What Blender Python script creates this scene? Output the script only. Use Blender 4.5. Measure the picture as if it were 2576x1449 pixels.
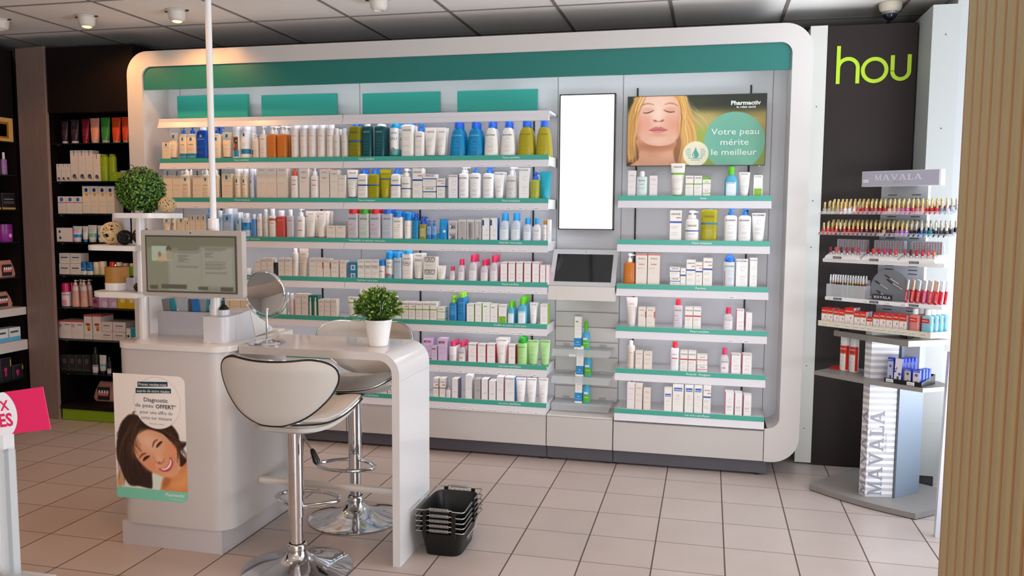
import bpy, math, random
import numpy as np
from mathutils import Vector, Matrix
for o in list(bpy.data.objects): bpy.data.objects.remove(o)
S = bpy.context.scene
COL = S.collection
PI = math.pi

# ---------------------------------------------------------------- camera
def set_camera():
    cam = bpy.data.cameras.new('camera'); co = bpy.data.objects.new('camera', cam); COL.objects.link(co)
    yaw, pitch, roll = -0.2328, -0.0893, 0.0067
    f = Vector((math.sin(yaw)*math.cos(pitch), math.cos(yaw)*math.cos(pitch), math.sin(pitch)))
    r = Vector((math.cos(yaw), -math.sin(yaw), 0)); u = r.cross(f)
    c, s = math.cos(roll), math.sin(roll)
    r, u = c*r+s*u, -s*r+c*u
    m = Matrix((r, u, -f)).transposed().to_4x4(); m.translation = (0, 0, 1.3717)
    co.matrix_world = m
    cam.sensor_width = 36; cam.lens = 36*2081.28/2576; cam.clip_start = .05; cam.clip_end = 100
    S.camera = co
set_camera()

# ---------------------------------------------------------------- world, exposure
S.view_settings.view_transform = 'Standard'; S.view_settings.look = 'None'
S.view_settings.exposure = -0.5; S.view_settings.gamma = 1.0
W = bpy.data.worlds.new('World'); S.world = W; W.use_nodes = True
bg = W.node_tree.nodes['Background']; bg.inputs[0].default_value = (.78, .88, 1, 1); bg.inputs[1].default_value = 1.4

def area(name, loc, size, rot, power, col):
    l = bpy.data.lights.new(name, 'AREA'); l.shape = 'RECTANGLE'; l.size, l.size_y = size
    l.energy = power; l.color = col
    o = bpy.data.objects.new(name, l); COL.objects.link(o); o.location = loc; o.rotation_euler = rot
    return o
# daylight through the glazed side wall and through the shop window behind the viewer, with added fill lamps for the ceiling
area('daylight_side', (1.88, 3.36, 1.3), (2.1, 2.0), (0, -PI/2-.12, PI), 34, (.62, .79, 1))
area('ceiling_fill_side', (1.90, 3.36, .6), (.8, 2.0), (0, -PI/2-1.0, PI), 120, (.94, .95, 1))  # added uplight low at the side window, to brighten the ceiling
area('ceiling_fill_front', (.55, -2.38, .75), (2.0, .7), (PI/2+.85, 0, .12), 160, (.97, .97, 1))  # second added uplight, low at the shop window, tilted up to lift the ceiling
area('daylight_front', (.55, -2.40, 1.45), (2.0, 2.0), (PI/2+.15, 0, .05), 20, (.95, .97, 1))

# ---------------------------------------------------------------- materials
def lin(c): return c/12.92 if c <= .04045 else ((c+.055)/1.055)**2.4
def hexc(h): return tuple(lin(int(h[i:i+2], 16)/255) for i in (0, 2, 4))
_m = {}
def mat(hx, rough=.45, metal=0, trans=0, emis=0, alpha=1, noise=0, spec=.5, ior=1.45, coat=0):
    k = (hx, rough, metal, trans, emis, alpha, noise, spec, ior, coat)
    if k in _m: return _m[k]
    m = bpy.data.materials.new('m_'+hx); m.use_nodes = True; b = m.node_tree.nodes['Principled BSDF']
    c = hexc(hx)+(1,)
    b.inputs['Base Color'].default_value = c; b.inputs['Roughness'].default_value = rough
    b.inputs['Metallic'].default_value = metal; b.inputs['Transmission Weight'].default_value = trans
    b.inputs['Alpha'].default_value = alpha; b.inputs['Specular IOR Level'].default_value = spec; b.inputs['IOR'].default_value = ior
    b.inputs['Coat Weight'].default_value = coat
    if emis: b.inputs['Emission Color'].default_value = c; b.inputs['Emission Strength'].default_value = emis
    if noise:
        nt = m.node_tree; n = nt.nodes.new('ShaderNodeTexNoise'); n.inputs['Scale'].default_value = 9; n.inputs['Detail'].default_value = 5
        tc = nt.nodes.new('ShaderNodeTexCoord'); nt.links.new(tc.outputs['Object'], n.inputs['Vector'])
        mx = nt.nodes.new('ShaderNodeMix'); mx.data_type = 'RGBA'
        mx.inputs['A'].default_value = tuple(x*(1-noise) for x in c[:3])+(1,); mx.inputs['B'].default_value = tuple(min(1, x*(1+noise)) for x in c[:3])+(1,)
        nt.links.new(n.outputs['Fac'], mx.inputs['Factor']); nt.links.new(mx.outputs['Result'], b.inputs['Base Color'])
    _m[k] = m
    return m
def glassy(hx, mixf=.75, rough=.08):
    """thin clear plastic: transparent with a glossy sheen"""
    k = ('gl', hx, mixf, rough)
    if k in _m: return _m[k]
    m = bpy.data.materials.new('clear_'+hx); m.use_nodes = True; nt = m.node_tree; nt.nodes.remove(nt.nodes['Principled BSDF'])
    out = nt.nodes['Material Output']; t = nt.nodes.new('ShaderNodeBsdfTransparent'); g = nt.nodes.new('ShaderNodeBsdfPrincipled')
    g.inputs['Base Color'].default_value = hexc(hx)+(1,); g.inputs['Roughness'].default_value = rough
    t.inputs[0].default_value = (.93, .95, .96, 1)
    mx = nt.nodes.new('ShaderNodeMixShader'); mx.inputs[0].default_value = 1-mixf
    nt.links.new(t.outputs[0], mx.inputs[1]); nt.links.new(g.outputs[0], mx.inputs[2]); nt.links.new(mx.outputs[0], out.inputs[0])
    _m[k] = m
    return m
def wood(hx, sx=3, sz=40):
    k = ('wood', hx, sx, sz)
    if k in _m: return _m[k]
    m = mat(hx, .5).copy(); nt = m.node_tree; b = nt.nodes['Principled BSDF']; c = hexc(hx)
    n = nt.nodes.new('ShaderNodeTexNoise'); n.inputs['Scale'].default_value = 4; n.inputs['Detail'].default_value = 6
    mp = nt.nodes.new('ShaderNodeMapping'); mp.inputs['Scale'].default_value = (sz, sz, sx)
    tc = nt.nodes.new('ShaderNodeTexCoord'); nt.links.new(tc.outputs['Object'], mp.inputs[0]); nt.links.new(mp.outputs[0], n.inputs['Vector'])
    mx = nt.nodes.new('ShaderNodeMix'); mx.data_type = 'RGBA'
    mx.inputs['A'].default_value = tuple(x*.7 for x in c)+(1,); mx.inputs['B'].default_value = tuple(x*1.3 for x in c)+(1,)
    nt.links.new(n.outputs['Fac'], mx.inputs['Factor']); nt.links.new(mx.outputs['Result'], b.inputs['Base Color'])
    _m[k] = m
    return m
WHITE = mat('E9E7E4', .22, spec=.5); WHITEM = mat('E4E3E1', .5); SHELFW = mat('E6E4E6', .3)
TEAL = mat('3FA08C', .35); CHROME = mat('D8D8DA', .07, 1); BLACK = mat('0B0B0C', .35); DARKWOOD = mat('201714', .5, noise=.12, spec=.3)
ACRYL = glassy('F4F6F8', .72)

# ---------------------------------------------------------------- mesh builder
_txt = {}
def text_geo(s, bold=0.0, shear=0.0):
    k = (s, bold, shear)
    if k in _txt: return _txt[k]
    c = bpy.data.curves.new('t', 'FONT'); c.body = s; c.size = 1; c.align_x = 'CENTER'; c.offset = bold; c.shear = shear
    c.resolution_u = 2; c.fill_mode = 'FRONT'; c.space_line = .95
    o = bpy.data.objects.new('t', c); COL.objects.link(o)
    dg = bpy.context.evaluated_depsgraph_get(); me = bpy.data.meshes.new_from_object(o.evaluated_get(dg))
    v = [(p.co.x, p.co.y) for p in me.vertices]; f = [tuple(p.vertices) for p in me.polygons]
    bpy.data.objects.remove(o); bpy.data.meshes.remove(me)
    if v:
        xs = [p[0] for p in v]; ys = [p[1] for p in v]
        cx = (min(xs)+max(xs))/2
        v = [(p[0]-cx, p[1]) for p in v]
    _txt[k] = (v, f)
    return _txt[k]
class MB:
    def __init__(self): self.v = []; self.f = []; self.m = []; self.ms = []
    def mi(self, m):
        if m not in self.ms: self.ms.append(m)
        return self.ms.index(m)
    def add(self, vs, fs, m):
        n = len(self.v); i = self.mi(m); self.v += [tuple(p) for p in vs]
        for f in fs: self.f.append(tuple(a+n for a in f)); self.m.append(i)
        return self
    def box(self, x0, x1, y0, y1, z0, z1, m, front=None):
        v = [(x0,y0,z0),(x1,y0,z0),(x1,y1,z0),(x0,y1,z0),(x0,y0,z1),(x1,y0,z1),(x1,y1,z1),(x0,y1,z1)]
        self.add(v, [(0,3,2,1),(4,5,6,7),(1,2,6,5),(2,3,7,6),(3,0,4,7)], m)
        return self.add(v, [(0,1,5,4)], front or m)
    def prism(self, pts, z0, z1, m):
        n = len(pts)
        v = [(x, y, z0) for x, y in pts]+[(x, y, z1) for x, y in pts]
        return self.add(v, [tuple(range(n-1, -1, -1)), tuple(range(n, 2*n))]+[(i, (i+1) % n, n+(i+1) % n, n+i) for i in range(n)], m)
    def yprism(self, pts, y0, y1, m, cap=None):   # outline in x,z extruded along y
        n = len(pts)
        v = [(x, y0, z) for x, z in pts]+[(x, y1, z) for x, z in pts]
        self.add(v, [((i+1) % n, i, n+i, n+(i+1) % n) for i in range(n)], m)
        return self.add(v, [tuple(range(n)), tuple(range(2*n-1, n-1, -1))], cap or m)
    def loft(self, secs, m, N=16, cx=0, cy=0, caps=True):   # secs: (z, hw, hd, n)
        v = []; 
        for z, hw, hd, n in secs:
            for k in range(N):
                a = 2*PI*(k+.5)/N; c, s = math.cos(a), math.sin(a); e = 2/n
                v.append((cx+hw*math.copysign(abs(c)**e, c), cy+hd*math.copysign(abs(s)**e, s), z))
        f = []
        for j in range(len(secs)-1):
            for k in range(N):
                a, b = j*N+k, j*N+(k+1) % N
                f.append((a, b, b+N, a+N))
        if caps: f.append(tuple(range(N-1, -1, -1))); f.append(tuple(range((len(secs)-1)*N, len(secs)*N)))
        return self.add(v, f, m)
    def lathe(self, prof, m, N=24, c=(0, 0, 0), caps=False):  # prof: (r, z)
        return self.loft([(c[2]+z, max(r, 1e-5), max(r, 1e-5), 2) for r, z in prof], m, N, c[0], c[1], caps)
    def tube(self, path, r, m, N=8, closed=False):
        P = [Vector(p) for p in path]; n = len(P); rings = []
        up = None
        for i in range(n):
            if closed: t = P[(i+1) % n]-P[i-1]
            else: t = P[min(i+1, n-1)]-P[max(i-1, 0)]
            t.normalize()
            if up is None: up = Vector((0, 0, 1)) if abs(t.z) < .9 else Vector((1, 0, 0))
            up = (up-t*up.dot(t)); up = up.normalized() if up.length > 1e-6 else Vector((1, 0, 0)); s = t.cross(up)
            rr = r[i] if isinstance(r, (list, tuple)) else r
            rings.append([P[i]+(up*math.cos(2*PI*k/N)+s*math.sin(2*PI*k/N))*rr for k in range(N)])
        v = [p for g in rings for p in g]; f = []
        for j in range(n if closed else n-1):
            a0 = j*N; b0 = ((j+1) % n)*N
            for k in range(N): f.append((a0+k, a0+(k+1) % N, b0+(k+1) % N, b0+k))
        if not closed: f.append(tuple(range(N-1, -1, -1))); f.append(tuple(range((n-1)*N, n*N)))
        return self.add(v, f, m)
    def ball(self, c, r, m, N=16, M=10, sz=1):
        return self.lathe([(r*math.sin(PI*j/M), -r*sz*math.cos(PI*j/M)) for j in range(M+1)], m, N, c)
    def quad(self, a, b, c, d, m): return self.add([a, b, c, d], [(0, 1, 2, 3)], m)
    def text(self, s, P, U, V, size, m, bold=0.0, shear=0.0, wmax=None, align='c'):
        v, f = text_geo(s, bold, shear)
        if not v: return self
        xs = [p[0] for p in v]; w = (max(xs)-min(xs))*size; k = 1
        if wmax: k = wmax/w
        U = Vector(U); V = Vector(V); P = Vector(P)
        if align == 'l': P = P+U*(w*k/2)
        if align == 'r': P = P-U*(w*k/2)
        return self.add([P+U*(x*size*k)+V*(y*size) for x, y in v], f, m)
    def build(self, name, parent=None, smooth=35, loc=None):
        me = self.mesh(name, smooth); return link(name, me, parent, loc)
    def mesh(self, name, smooth=35):
        me = bpy.data.meshes.new(name); me.from_pydata(self.v, [], self.f); me.materials.clear()
        for m in self.ms: me.materials.append(m)
        me.polygons.foreach_set('material_index', self.m)
        if smooth:
            me.polygons.foreach_set('use_smooth', [True]*len(me.polygons)); me.set_sharp_from_angle(angle=math.radians(smooth))
        me.update()
        return me
def link(name, me, parent=None, loc=None):
    o = bpy.data.objects.new(name, me); COL.objects.link(o)
    if parent is not None: o.parent = parent
    if loc is not None: o.location = loc
    return o
def trim(l):
    for a, b in (('just behind', 'behind'), ('two places behind', 'two behind'), ('three places behind', 'three behind'), (' of the far left cabinet', ', far left cabinet'), (' with a ', ' with '), (' and white label', ''), (' and grey print', ''), (' and coral print', ''), (' from the corner', ' from corner'), (' from left', ''), (' domed', ''), ('front one', 'front'), (' light blue', ' blue')):
        if len(l.split()) > 16: l = l.replace(a, b)
    return l
def tag(o, label, cat, group=None, kind=None):
    o['label'] = trim(label); o['category'] = cat
    if group: o['group'] = group
    if kind: o['kind'] = kind
    return o
def struct(o, label=None):
    o['kind'] = 'structure'
    if label: o['label'] = label
    return o
def thing(name, label, cat, loc=(0, 0, 0), rz=0, group=None):
    o = bpy.data.objects.new(name, None); COL.objects.link(o); o.location = loc; o.rotation_euler = (0, 0, rz); o.empty_display_size = .05
    return tag(o, label, cat, group)
def copy_thing(o, loc=None, label=None, rz=None):
    def cp(x, par):
        c = x.copy(); COL.objects.link(c)
        if par is not None: c.parent = par
        for ch in x.children: cp(ch, c)
        return c
    c = cp(o, None)
    if loc is not None: c.location = loc
    if rz is not None: c.rotation_euler = (0, 0, rz)
    if label: c['label'] = label
    return c
def rrect(x0, x1, z0, z1, r, n=8, corners=(1, 1, 1, 1)):   # bl, br, tr, tl counterclockwise
    pts = []
    for (cx, cz, a0, on, px, pz) in ((x0+r, z0+r, PI, corners[0], x0, z0), (x1-r, z0+r, 1.5*PI, corners[1], x1, z0), (x1-r, z1-r, 0, corners[2], x1, z1), (x0+r, z1-r, .5*PI, corners[3], x0, z1)):
        if on: pts += [(cx+r*math.cos(a0+.5*PI*k/n), cz+r*math.sin(a0+.5*PI*k/n)) for k in range(n+1)]
        else: pts.append((px, pz))
    return pts

# ================================================================ SETTING
CEIL = 2.486
def floor_material():
    m = bpy.data.materials.new('floor_tiles'); m.use_nodes = True; nt = m.node_tree; b = nt.nodes['Principled BSDF']
    N = nt.nodes.new; L = nt.links.new
    geo = N('ShaderNodeNewGeometry'); sep = N('ShaderNodeSeparateXYZ'); L(geo.outputs['Position'], sep.inputs[0])
    def math_(op, a, bb=None):
        n = N('ShaderNodeMath'); n.operation = op
        for i, x in enumerate((a, bb)):
            if x is None: continue
            if isinstance(x, (int, float)): n.inputs[i].default_value = x
            else: L(x, n.inputs[i])
        return n.outputs[0]
    T = .2793
    def line(co, off, w):
        t = math_('DIVIDE', math_('SUBTRACT', co, off), T)
        fr = math_('SUBTRACT', t, math_('FLOOR', t)); d = math_('MINIMUM', fr, math_('SUBTRACT', 1.0, fr))
        return math_('LESS_THAN', d, w), math_('FLOOR', t)
    lx, ix = line(sep.outputs[0], -1.301, .0105); ly, iy = line(sep.outputs[1], 3.9922, .0065)
    g = math_('MAXIMUM', lx, ly)
    wn = N('ShaderNodeTexWhiteNoise'); wn.noise_dimensions = '2D'; cb = N('ShaderNodeCombineXYZ'); L(ix, cb.inputs[0]); L(iy, cb.inputs[1]); L(cb.outputs[0], wn.inputs['Vector'])
    ns = N('ShaderNodeTexNoise'); ns.inputs['Scale'].default_value = 5; ns.inputs['Detail'].default_value = 7; L(geo.outputs['Position'], ns.inputs['Vector'])
    v = math_('ADD', math_('MULTIPLY', wn.outputs[0], .35), math_('MULTIPLY', ns.outputs['Fac'], .65))
    mx = N('ShaderNodeMix'); mx.data_type = 'RGBA'; mx.inputs['A'].default_value = hexc('AFA199')+(1,); mx.inputs['B'].default_value = hexc('C4B7B0')+(1,); L(v, mx.inputs['Factor'])
    m2 = N('ShaderNodeMix'); m2.data_type = 'RGBA'; L(g, m2.inputs['Factor']); L(mx.outputs['Result'], m2.inputs['A']); m2.inputs['B'].default_value = hexc('5A4A42')+(1,)
    L(m2.outputs['Result'], b.inputs['Base Color'])
    rr = math_('ADD', .30, math_('MULTIPLY', g, .5)); L(rr, b.inputs['Roughness']); b.inputs['Specular IOR Level'].default_value = .35
    bp = N('ShaderNodeBump'); bp.inputs['Strength'].default_value = .25; bp.inputs['Distance'].default_value = .002; L(math_('SUBTRACT', 1.0, g), bp.inputs['Height']); L(bp.outputs[0], b.inputs['Normal'])
    return m
X0, X1, Y0, Y1 = -5.6, 2.0, -2.6, 5.3
struct(MB().box(X0, X1, Y0, Y1, -.1, 0, floor_material()).build('floor', smooth=0), 'beige tiled shop floor')
def ceiling():
    b = MB(); tile = mat('FCF8F3', .85, noise=.02); bar = mat('8E857E', .7); rim = mat('BEB6AE', .8)
    b.box(X0, X1, Y0, Y1, CEIL, CEIL+.06, tile)
    for i in range(-4, 10):
        x = -3.2288+.6*i
        if X0 < x < X1: b.box(x-.009, x+.009, Y0, Y1, CEIL-.004, CEIL, bar)
    for j in range(-2, 12):
        y = 4.4804-.6*j
        if Y0 < y < Y1: b.box(X0, X1, y-.006, y+.006, CEIL-.0042, CEIL, bar)
    return struct(b.build('ceiling', smooth=0), 'white suspended tile ceiling')
ceiling()
wm = mat('CFC8C0', .7)
struct(MB().box(X0, X1, Y1, Y1+.1, 0, CEIL, mat('4a403c', .7)).build('wall_back', smooth=0))
struct(MB().box(X0-.1, X0, Y0, Y1, 0, CEIL, mat('CFC8C0', .7)).build('wall_left', smooth=0))
b = MB()    # right wall with a tall glazed opening
b.box(X1, X1+.1, Y0, 2.3, 0, CEIL, wm); b.box(X1, X1+.1, 4.45, Y1, 0, CEIL, wm); b.box(X1, X1+.1, 2.3, 4.45, 2.4, CEIL, wm); b.box(X1, X1+.1, 2.3, 4.45, 0, .12, wm)
struct(b.build('wall_right', smooth=0))
b = MB()    # wall behind the viewer with the shop window
b.box(X0, X1, Y0-.1, Y0, 0, .35, wm); b.box(X0, X1, Y0-.1, Y0, 2.42, CEIL, wm); b.box(X0, -.5, Y0-.1, Y0, .35, 2.42, wm); b.box(1.6, X1, Y0-.1, Y0, .35, 2.42, wm)
struct(b.build('wall_front', smooth=0))
fr = mat('D9DADB', .4)
b = MB()
for y in (2.33, 3.375, 4.42): b.box(1.99, 2.06, y-.03, y+.03, .12, 2.4, fr)
b.box(1.99, 2.06, 2.3, 4.45, .12, .18, fr); b.box(1.99, 2.06, 2.3, 4.45, 2.34, 2.4, fr)
wo = struct(b.build('window_1', smooth=0)); MB().box(2.03, 2.036, 2.33, 4.42, .18, 2.34, glassy('FFFFFF', .93, .02)).build('pane', wo, 0)
b = MB()
for x in (-.47, .55, 1.57): b.box(x-.03, x+.03, Y0-.08, Y0-.02, .35, 2.42, fr)
b.box(-.5, 1.6, Y0-.08, Y0-.02, .35, .41, fr); b.box(-.5, 1.6, Y0-.08, Y0-.02, 2.36, 2.42, fr)
wo = struct(b.build('window_2', smooth=0)); MB().box(-.47, 1.57, Y0-.053, Y0-.047, .41, 2.36, glassy('FFFFFF', .93, .02)).build('pane', wo, 0)

# white post, white column by the window
b = MB(); b.prism([(.497, 4.74), (.583, 4.74), (.583, 5.25), (.497, 5.25)], .01, 2.375, mat('C9C9C2', .45))
for z in (.2, .55, 1.2, 1.45, 1.95): b.box(.538, .543, 4.737, 4.74, z, z+.005, mat('55534e', .5))
struct(b.build('trim_1', smooth=0), 'narrow off-white upright between the display unit and the dark panel')
b = MB(); cw = mat('9C9E9B', .5)
b.prism([(1.03, 4.48), (1.155, 4.48), (1.155, 5.2), (1.03, 5.2)], .06, 2.396, cw); b.prism([(1.05, 4.5), (1.145, 4.5), (1.145, 5.2), (1.05, 5.2)], 0, .06, mat('2b2b2b', .6))
for z in (.33,): b.box(1.0295, 1.156, 4.479, 4.481, z, z+.003, mat('9A9C9C', .6))
for z in (1.2, 1.8, 2.25): b.box(1.09, 1.095, 4.477, 4.48, z, z+.005, mat('55534e', .5))
struct(b.build('trim_2', smooth=0), 'white square column beside the window')
b = MB(); b.box(1.17, 1.25, 4.6, 5.2, 0, CEIL, mat('A0A2A2', .5)); b.box(1.25, 2.0, 4.95, 5.2, 0, CEIL, mat('A8A8A6', .5))
struct(b.build('trim_3', smooth=0), 'white wall return right of the column')

BOARDS = [(-3.229, -2.745, 2.085), (-2.651, -2.163, 2.075), (-1.996, -1.523, 2.068), (-1.416, -0.95, 2.066)]

# ================================================================ WALL DISPLAY
UF, UB = 4.45, 4.70      # front plane and back panel plane of the display
MOD = [(-3.262, -2.056, 'left'), (-2.056, -.853, 'middle'), (-.478, .309, 'right')]
SHZ = [1.691, 1.456, 1.225, .995, .764, .534, .321]
LED_E = 12
def display_unit():
    t = thing('display_unit', 'large white rounded-frame wall display with a teal header band', 'display unit', (0, UF, 0))
    F = mat('CFCBC8', .28)
    o0 = rrect(-3.475, .485, .082, 2.335, .14, 12); o1 = rrect(-3.37, .384, .26, 2.243, .06, 12)
    b = MB(); n = len(o0)
    b.add([(x, 0, z) for x, z in o0]+[(x, 0, z) for x, z in o1], [(i, (i+1) % n, n+(i+1) % n, n+i) for i in range(n) if i != 12], F)
    b.add([(.311, 0, .082), (.345, 0, .082), (.324, 0, .26), (.311, 0, .26), (.311, .02, .082), (.311, .02, .26)], [(0, 1, 2, 3), (0, 3, 5, 4)], F)
    b.add([(-3.335, 0, .082), (-3.262, 0, .082), (-3.262, 0, .26), (-3.31, 0, .26), (-3.262, .02, .082), (-3.262, .02, .26)], [(0, 1, 2, 3), (1, 4, 5, 2)], F)
    b.add([(x, 0, z) for x, z in o0]+[(x, .30, z) for x, z in o0], [((i+1) % n, i, n+i, n+(i+1) % n) for i in range(n) if i != 12], F)
    b.add([(x, 0, z) for x, z in o1]+[(x, .26, z) for x, z in o1], [(i, (i+1) % n, n+(i+1) % n, n+i) for i in range(n) if i != 12], F)
    b.build('outer_frame', t, 40)
    b = MB(); P = mat('D2D4D8', .45)
    b.box(-3.40, .40, .25, .28, .2, 2.26, P)
    seam = mat('77777a', .6)
    for x in (-3.285, -2.061, -.853, -.484, .313): b.box(x-.0015, x+.0015, .2485, .25, .25, 2.25, seam)
    b.build('back_panel', t, 0)
    # teal header, rounded at its upper corners
    b = MB(); b.yprism(rrect(-3.366, .380, 2.108, 2.241, .055, 10, (0, 0, 1, 1)), .012, .03, mat('22756D', .38))
    b.box(-1.6115, -1.61, .0112, .012, 2.108, 2.241, mat('247565', .5))
    b.build('header_band', t, 30)
    b = MB(); b.box(-3.30, .34, .035, .05, 2.14, 2.15, mat('F8F6FA', .4, emis=LED_E)); b.build('light_strip', t, 0)
    # black slotted uprights
    for x, z0, z1 in ((-2.66+.34, .3, 1.9), (-2.66-.35, .3, 1.9), (-1.77+.09, .3, 1.9), (-.99, .3, 1.9), (-.405, .3, 2.07), (.20, .3, 2.07)):
        b = MB(); b.box(x-.0045, x+.0045, .243, .25, z0, z1, mat('1b1b1d', .5)); b.build('slotted_upright', t, 0)
    # lower plate between frame and cabinets
    b = MB(); b.box(.311, .40, .0005, .02, .0825, .5, F) if 0 else None
    return t
UNIT = display_unit()
def cabinets():
    lab = {'left': 'white base cabinet drawer under the left shelf bay', 'middle': 'white base cabinet drawer under the middle shelf bay, behind the table',
           'centre': 'narrow white base cabinet under the acrylic shelves', 'right': 'white base cabinet drawer under the right shelf bay'}
    fm = mat('C9C4C0', .32); kick = mat('55535A', .5); gap = mat('2a2020', .8)
    for x0, x1, nm, top in ((-3.26, -2.058, 'left', .262), (-2.054, -.8555, 'middle', .262), (-.8515, -.4845, 'centre', .258), (-.4805, .3085, 'right', .250)):
        t = thing('base_cabinet', lab[nm], 'cabinet', ((x0+x1)/2, UF, 0)); w = (x1-x0)/2
        b = MB(); b.box(-w, w, .012, .245, .083, top-.004, fm); b.build('body', t, 0)
        b = MB(); b.box(-w+.001, w-.001, -.001, .012, .084, top-.006, fm); b.build('drawer_front', t, 0)
        b = MB(); b.box(-w, w+(.02 if nm == 'right' else 0), .022, .24, .012, .083, kick); b.box(w-.03, w-.015, .03, .045, 0, .012, gap); b.box(-w+.015, -w+.03, .03, .045, 0, .012, gap); b.build('plinth', t, 0)
        if nm == 'centre':
            b = MB(); b.box(-w, w, 0, .248, top-.004, top+.004, mat('E0DDD8', .3)); b.build('deck', t, 0)
cabinets()
ORD = ['first', 'second', 'third', 'fourth', 'fifth', 'sixth', 'seventh', 'eighth']
TXT = {'left': ['Peaux sensibles', 'Peaux atopiques', 'Démaquiller et nettoyer votre peau', 'Peaux sensibles', 'Purifier et assainir votre peau', 'Les soins spécifiques', 'Les soins spécifiques'],
       'middle': ['Peaux sensibles|Peaux sensibles', 'Peaux atopiques|Peaux atopiques', 'Démaquiller et nettoyer votre peau|Hydrater votre peau', 'Hydrater votre peau|Peaux sensibles', 'Purifier et assainir votre peau|Purifier et assainir votre peau', 'Les soins spécifiques|Les soins spécifiques', 'Les soins spécifiques|Les soins spécifiques'],
       'right': ['', 'Acné', 'Peaux atopiques', 'Psoriasis', 'Peaux sensibles', 'Rosacée - Rougeurs', 'Les soins spécifiques']}
PRICES = {}
def shelves():
    lip = mat('DEDBDF', .3); tl = mat('45A894', .33); wt = mat('DCEFEA', .5); led = mat('F8F6FA', .4, emis=LED_E); pt = mat('F5F5F5', .6); ink = mat('3a3a40', .6)
    RZ = [None, 1.471, 1.238, 1.0, .77, .54, .318]
    for x0, x1, nm in MOD:
        for k in range(7):
            z = RZ[k] if nm == 'right' else SHZ[k]
            if z is None: continue
            pos = ['top', 'second', 'third', 'fourth', 'fifth', 'sixth', 'bottom'][k] if nm != 'right' else ['', 'top', 'second', 'third', 'fourth', 'fifth', 'bottom'][k]
            w = (x1-x0)/2-.0015
            b = MB(); b.box(-w+.005, w-.005, .006, .245, -.028, -.010, SHELFW)
            for sx in (-w, w-.004): b.box(sx, sx+.004, .0065, .245, -.056, -.004, SHELFW)
            t = b.build('shelf', UNIT, 0, ((x0+x1)/2, 0, z))
            b = MB(); b.box(-w, w, -.001, .006, -.024, .002, lip, tl)
            s = TXT[nm][k].split('|')
            for i, q in enumerate(s):
                xx = {1: {'left': -.05, 'right': .05}.get(nm, 0), 2: (-.46 if i == 0 else .39)}[len(s)]
                if q: b.text(q, (xx, -.0018, -.0165), (1, 0, 0), (0, 0, 1), .0155, wt, .01)
            b.build('teal_strip', t, 0)
            b = MB()   # white price rail leaning out at its foot
            b.add([(-w, 0, -.0245), (w, 0, -.0245), (w, -.012, -.062), (-w, -.012, -.062), (-w, .006, -.0245), (w, .006, -.0245), (w, .0, -.064), (-w, 0, -.064)],
                  [(0, 3, 2, 1), (4, 5, 6, 7), (0, 1, 5, 4), (3, 7, 6, 2), (1, 2, 6, 5), (0, 4, 7, 3)], lip)
            random.seed(k*7+len(nm)); 
            if nm == 'middle' or (nm == 'left' and k < 2):
                a, e = (-.05, w-.04) if nm == 'middle' else (-w+.05, .2)
                nn = 9 if nm == 'middle' else 6
                if nm == 'middle' and k == 0: nn = 3; a = .15
                xs = [a+(e-a)*(i+.5)/nn+random.uniform(-.02, .02) for i in range(nn)]
            elif nm == 'right': xs = {3: [.21], 4: [.21, .29], 2: [], 5: [], 1: [], 6: []}[k]
            else: xs = []
            for x in xs:
                y = -.0125; b.quad((x-.016, -.0098, -.0595), (x+.016, -.0098, -.0595), (x+.016, -.0063, -.047), (x-.016, -.0063, -.047), pt) if 0 else None
                b.add([(x-.016, -.0128, -.061), (x+.016, -.0128, -.061), (x+.016, -.0085, -.048), (x-.016, -.0085, -.048)], [(0, 1, 2, 3)], pt)
                p = random.choice(['12,90 €', '9,90 €', '14,50 €', '7,95 €', '16,90 €'])
                b.text(p, (x, -.0126, -.0575), (1, 0, 0), (0, .35, .94), .0095, ink, .01)
            b.build('price_rail', t, 0)
            if k < 6: b = MB(); b.box(-w+.02, w-.02, .012, .022, -.0325, -.0285, led); b.build('light_strip', t, 0)
    # header shelf over the left and middle bays, with no teal strip
    for x0, x1, nm in MOD[:2]:
        w = (x1-x0)/2-.0015
        b = MB(); b.box(-w, w, 0, .245, -.012, 0, SHELFW)
        t = b.build('canopy_shelf', UNIT, 0, ((x0+x1)/2, 0, 1.93))
        b = MB(); b.add([(-w, 0, 0), (w, 0, 0), (w, -.003, -.022), (-w, -.003, -.022), (w, -.018, -.055), (-w, -.018, -.055), (w, .004, -.055), (-w, .004, -.055), (-w, .006, 0), (w, .006, 0)],
                       [(0, 3, 2, 1), (3, 5, 4, 2), (5, 7, 6, 4), (7, 8, 9, 6), (0, 1, 9, 8), (1, 2, 4, 6, 9), (0, 8, 7, 5, 3)], lip)
        b.build('canopy_lip', t, 0)
        b = MB(); b.box(-w+.02, w-.02, .012, .022, -.018, -.0125, led); b.build('light_strip', t, 0)
    # teal boards standing on the canopy
    for i, (xa, xb, zt) in enumerate(BOARDS):
        t = MB().box(-(xb-xa)/2, (xb-xa)/2, -.012, .012, 0, zt-1.931, mat('2B9488', .35)).build('header_board', None, 0, ((xa+xb)/2, 4.60, 1.931))
        tag(t, f'blank teal rectangular board on the canopy shelf, {["first","second","third","fourth"][i]} from left', 'sign board')
shelves()

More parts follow.
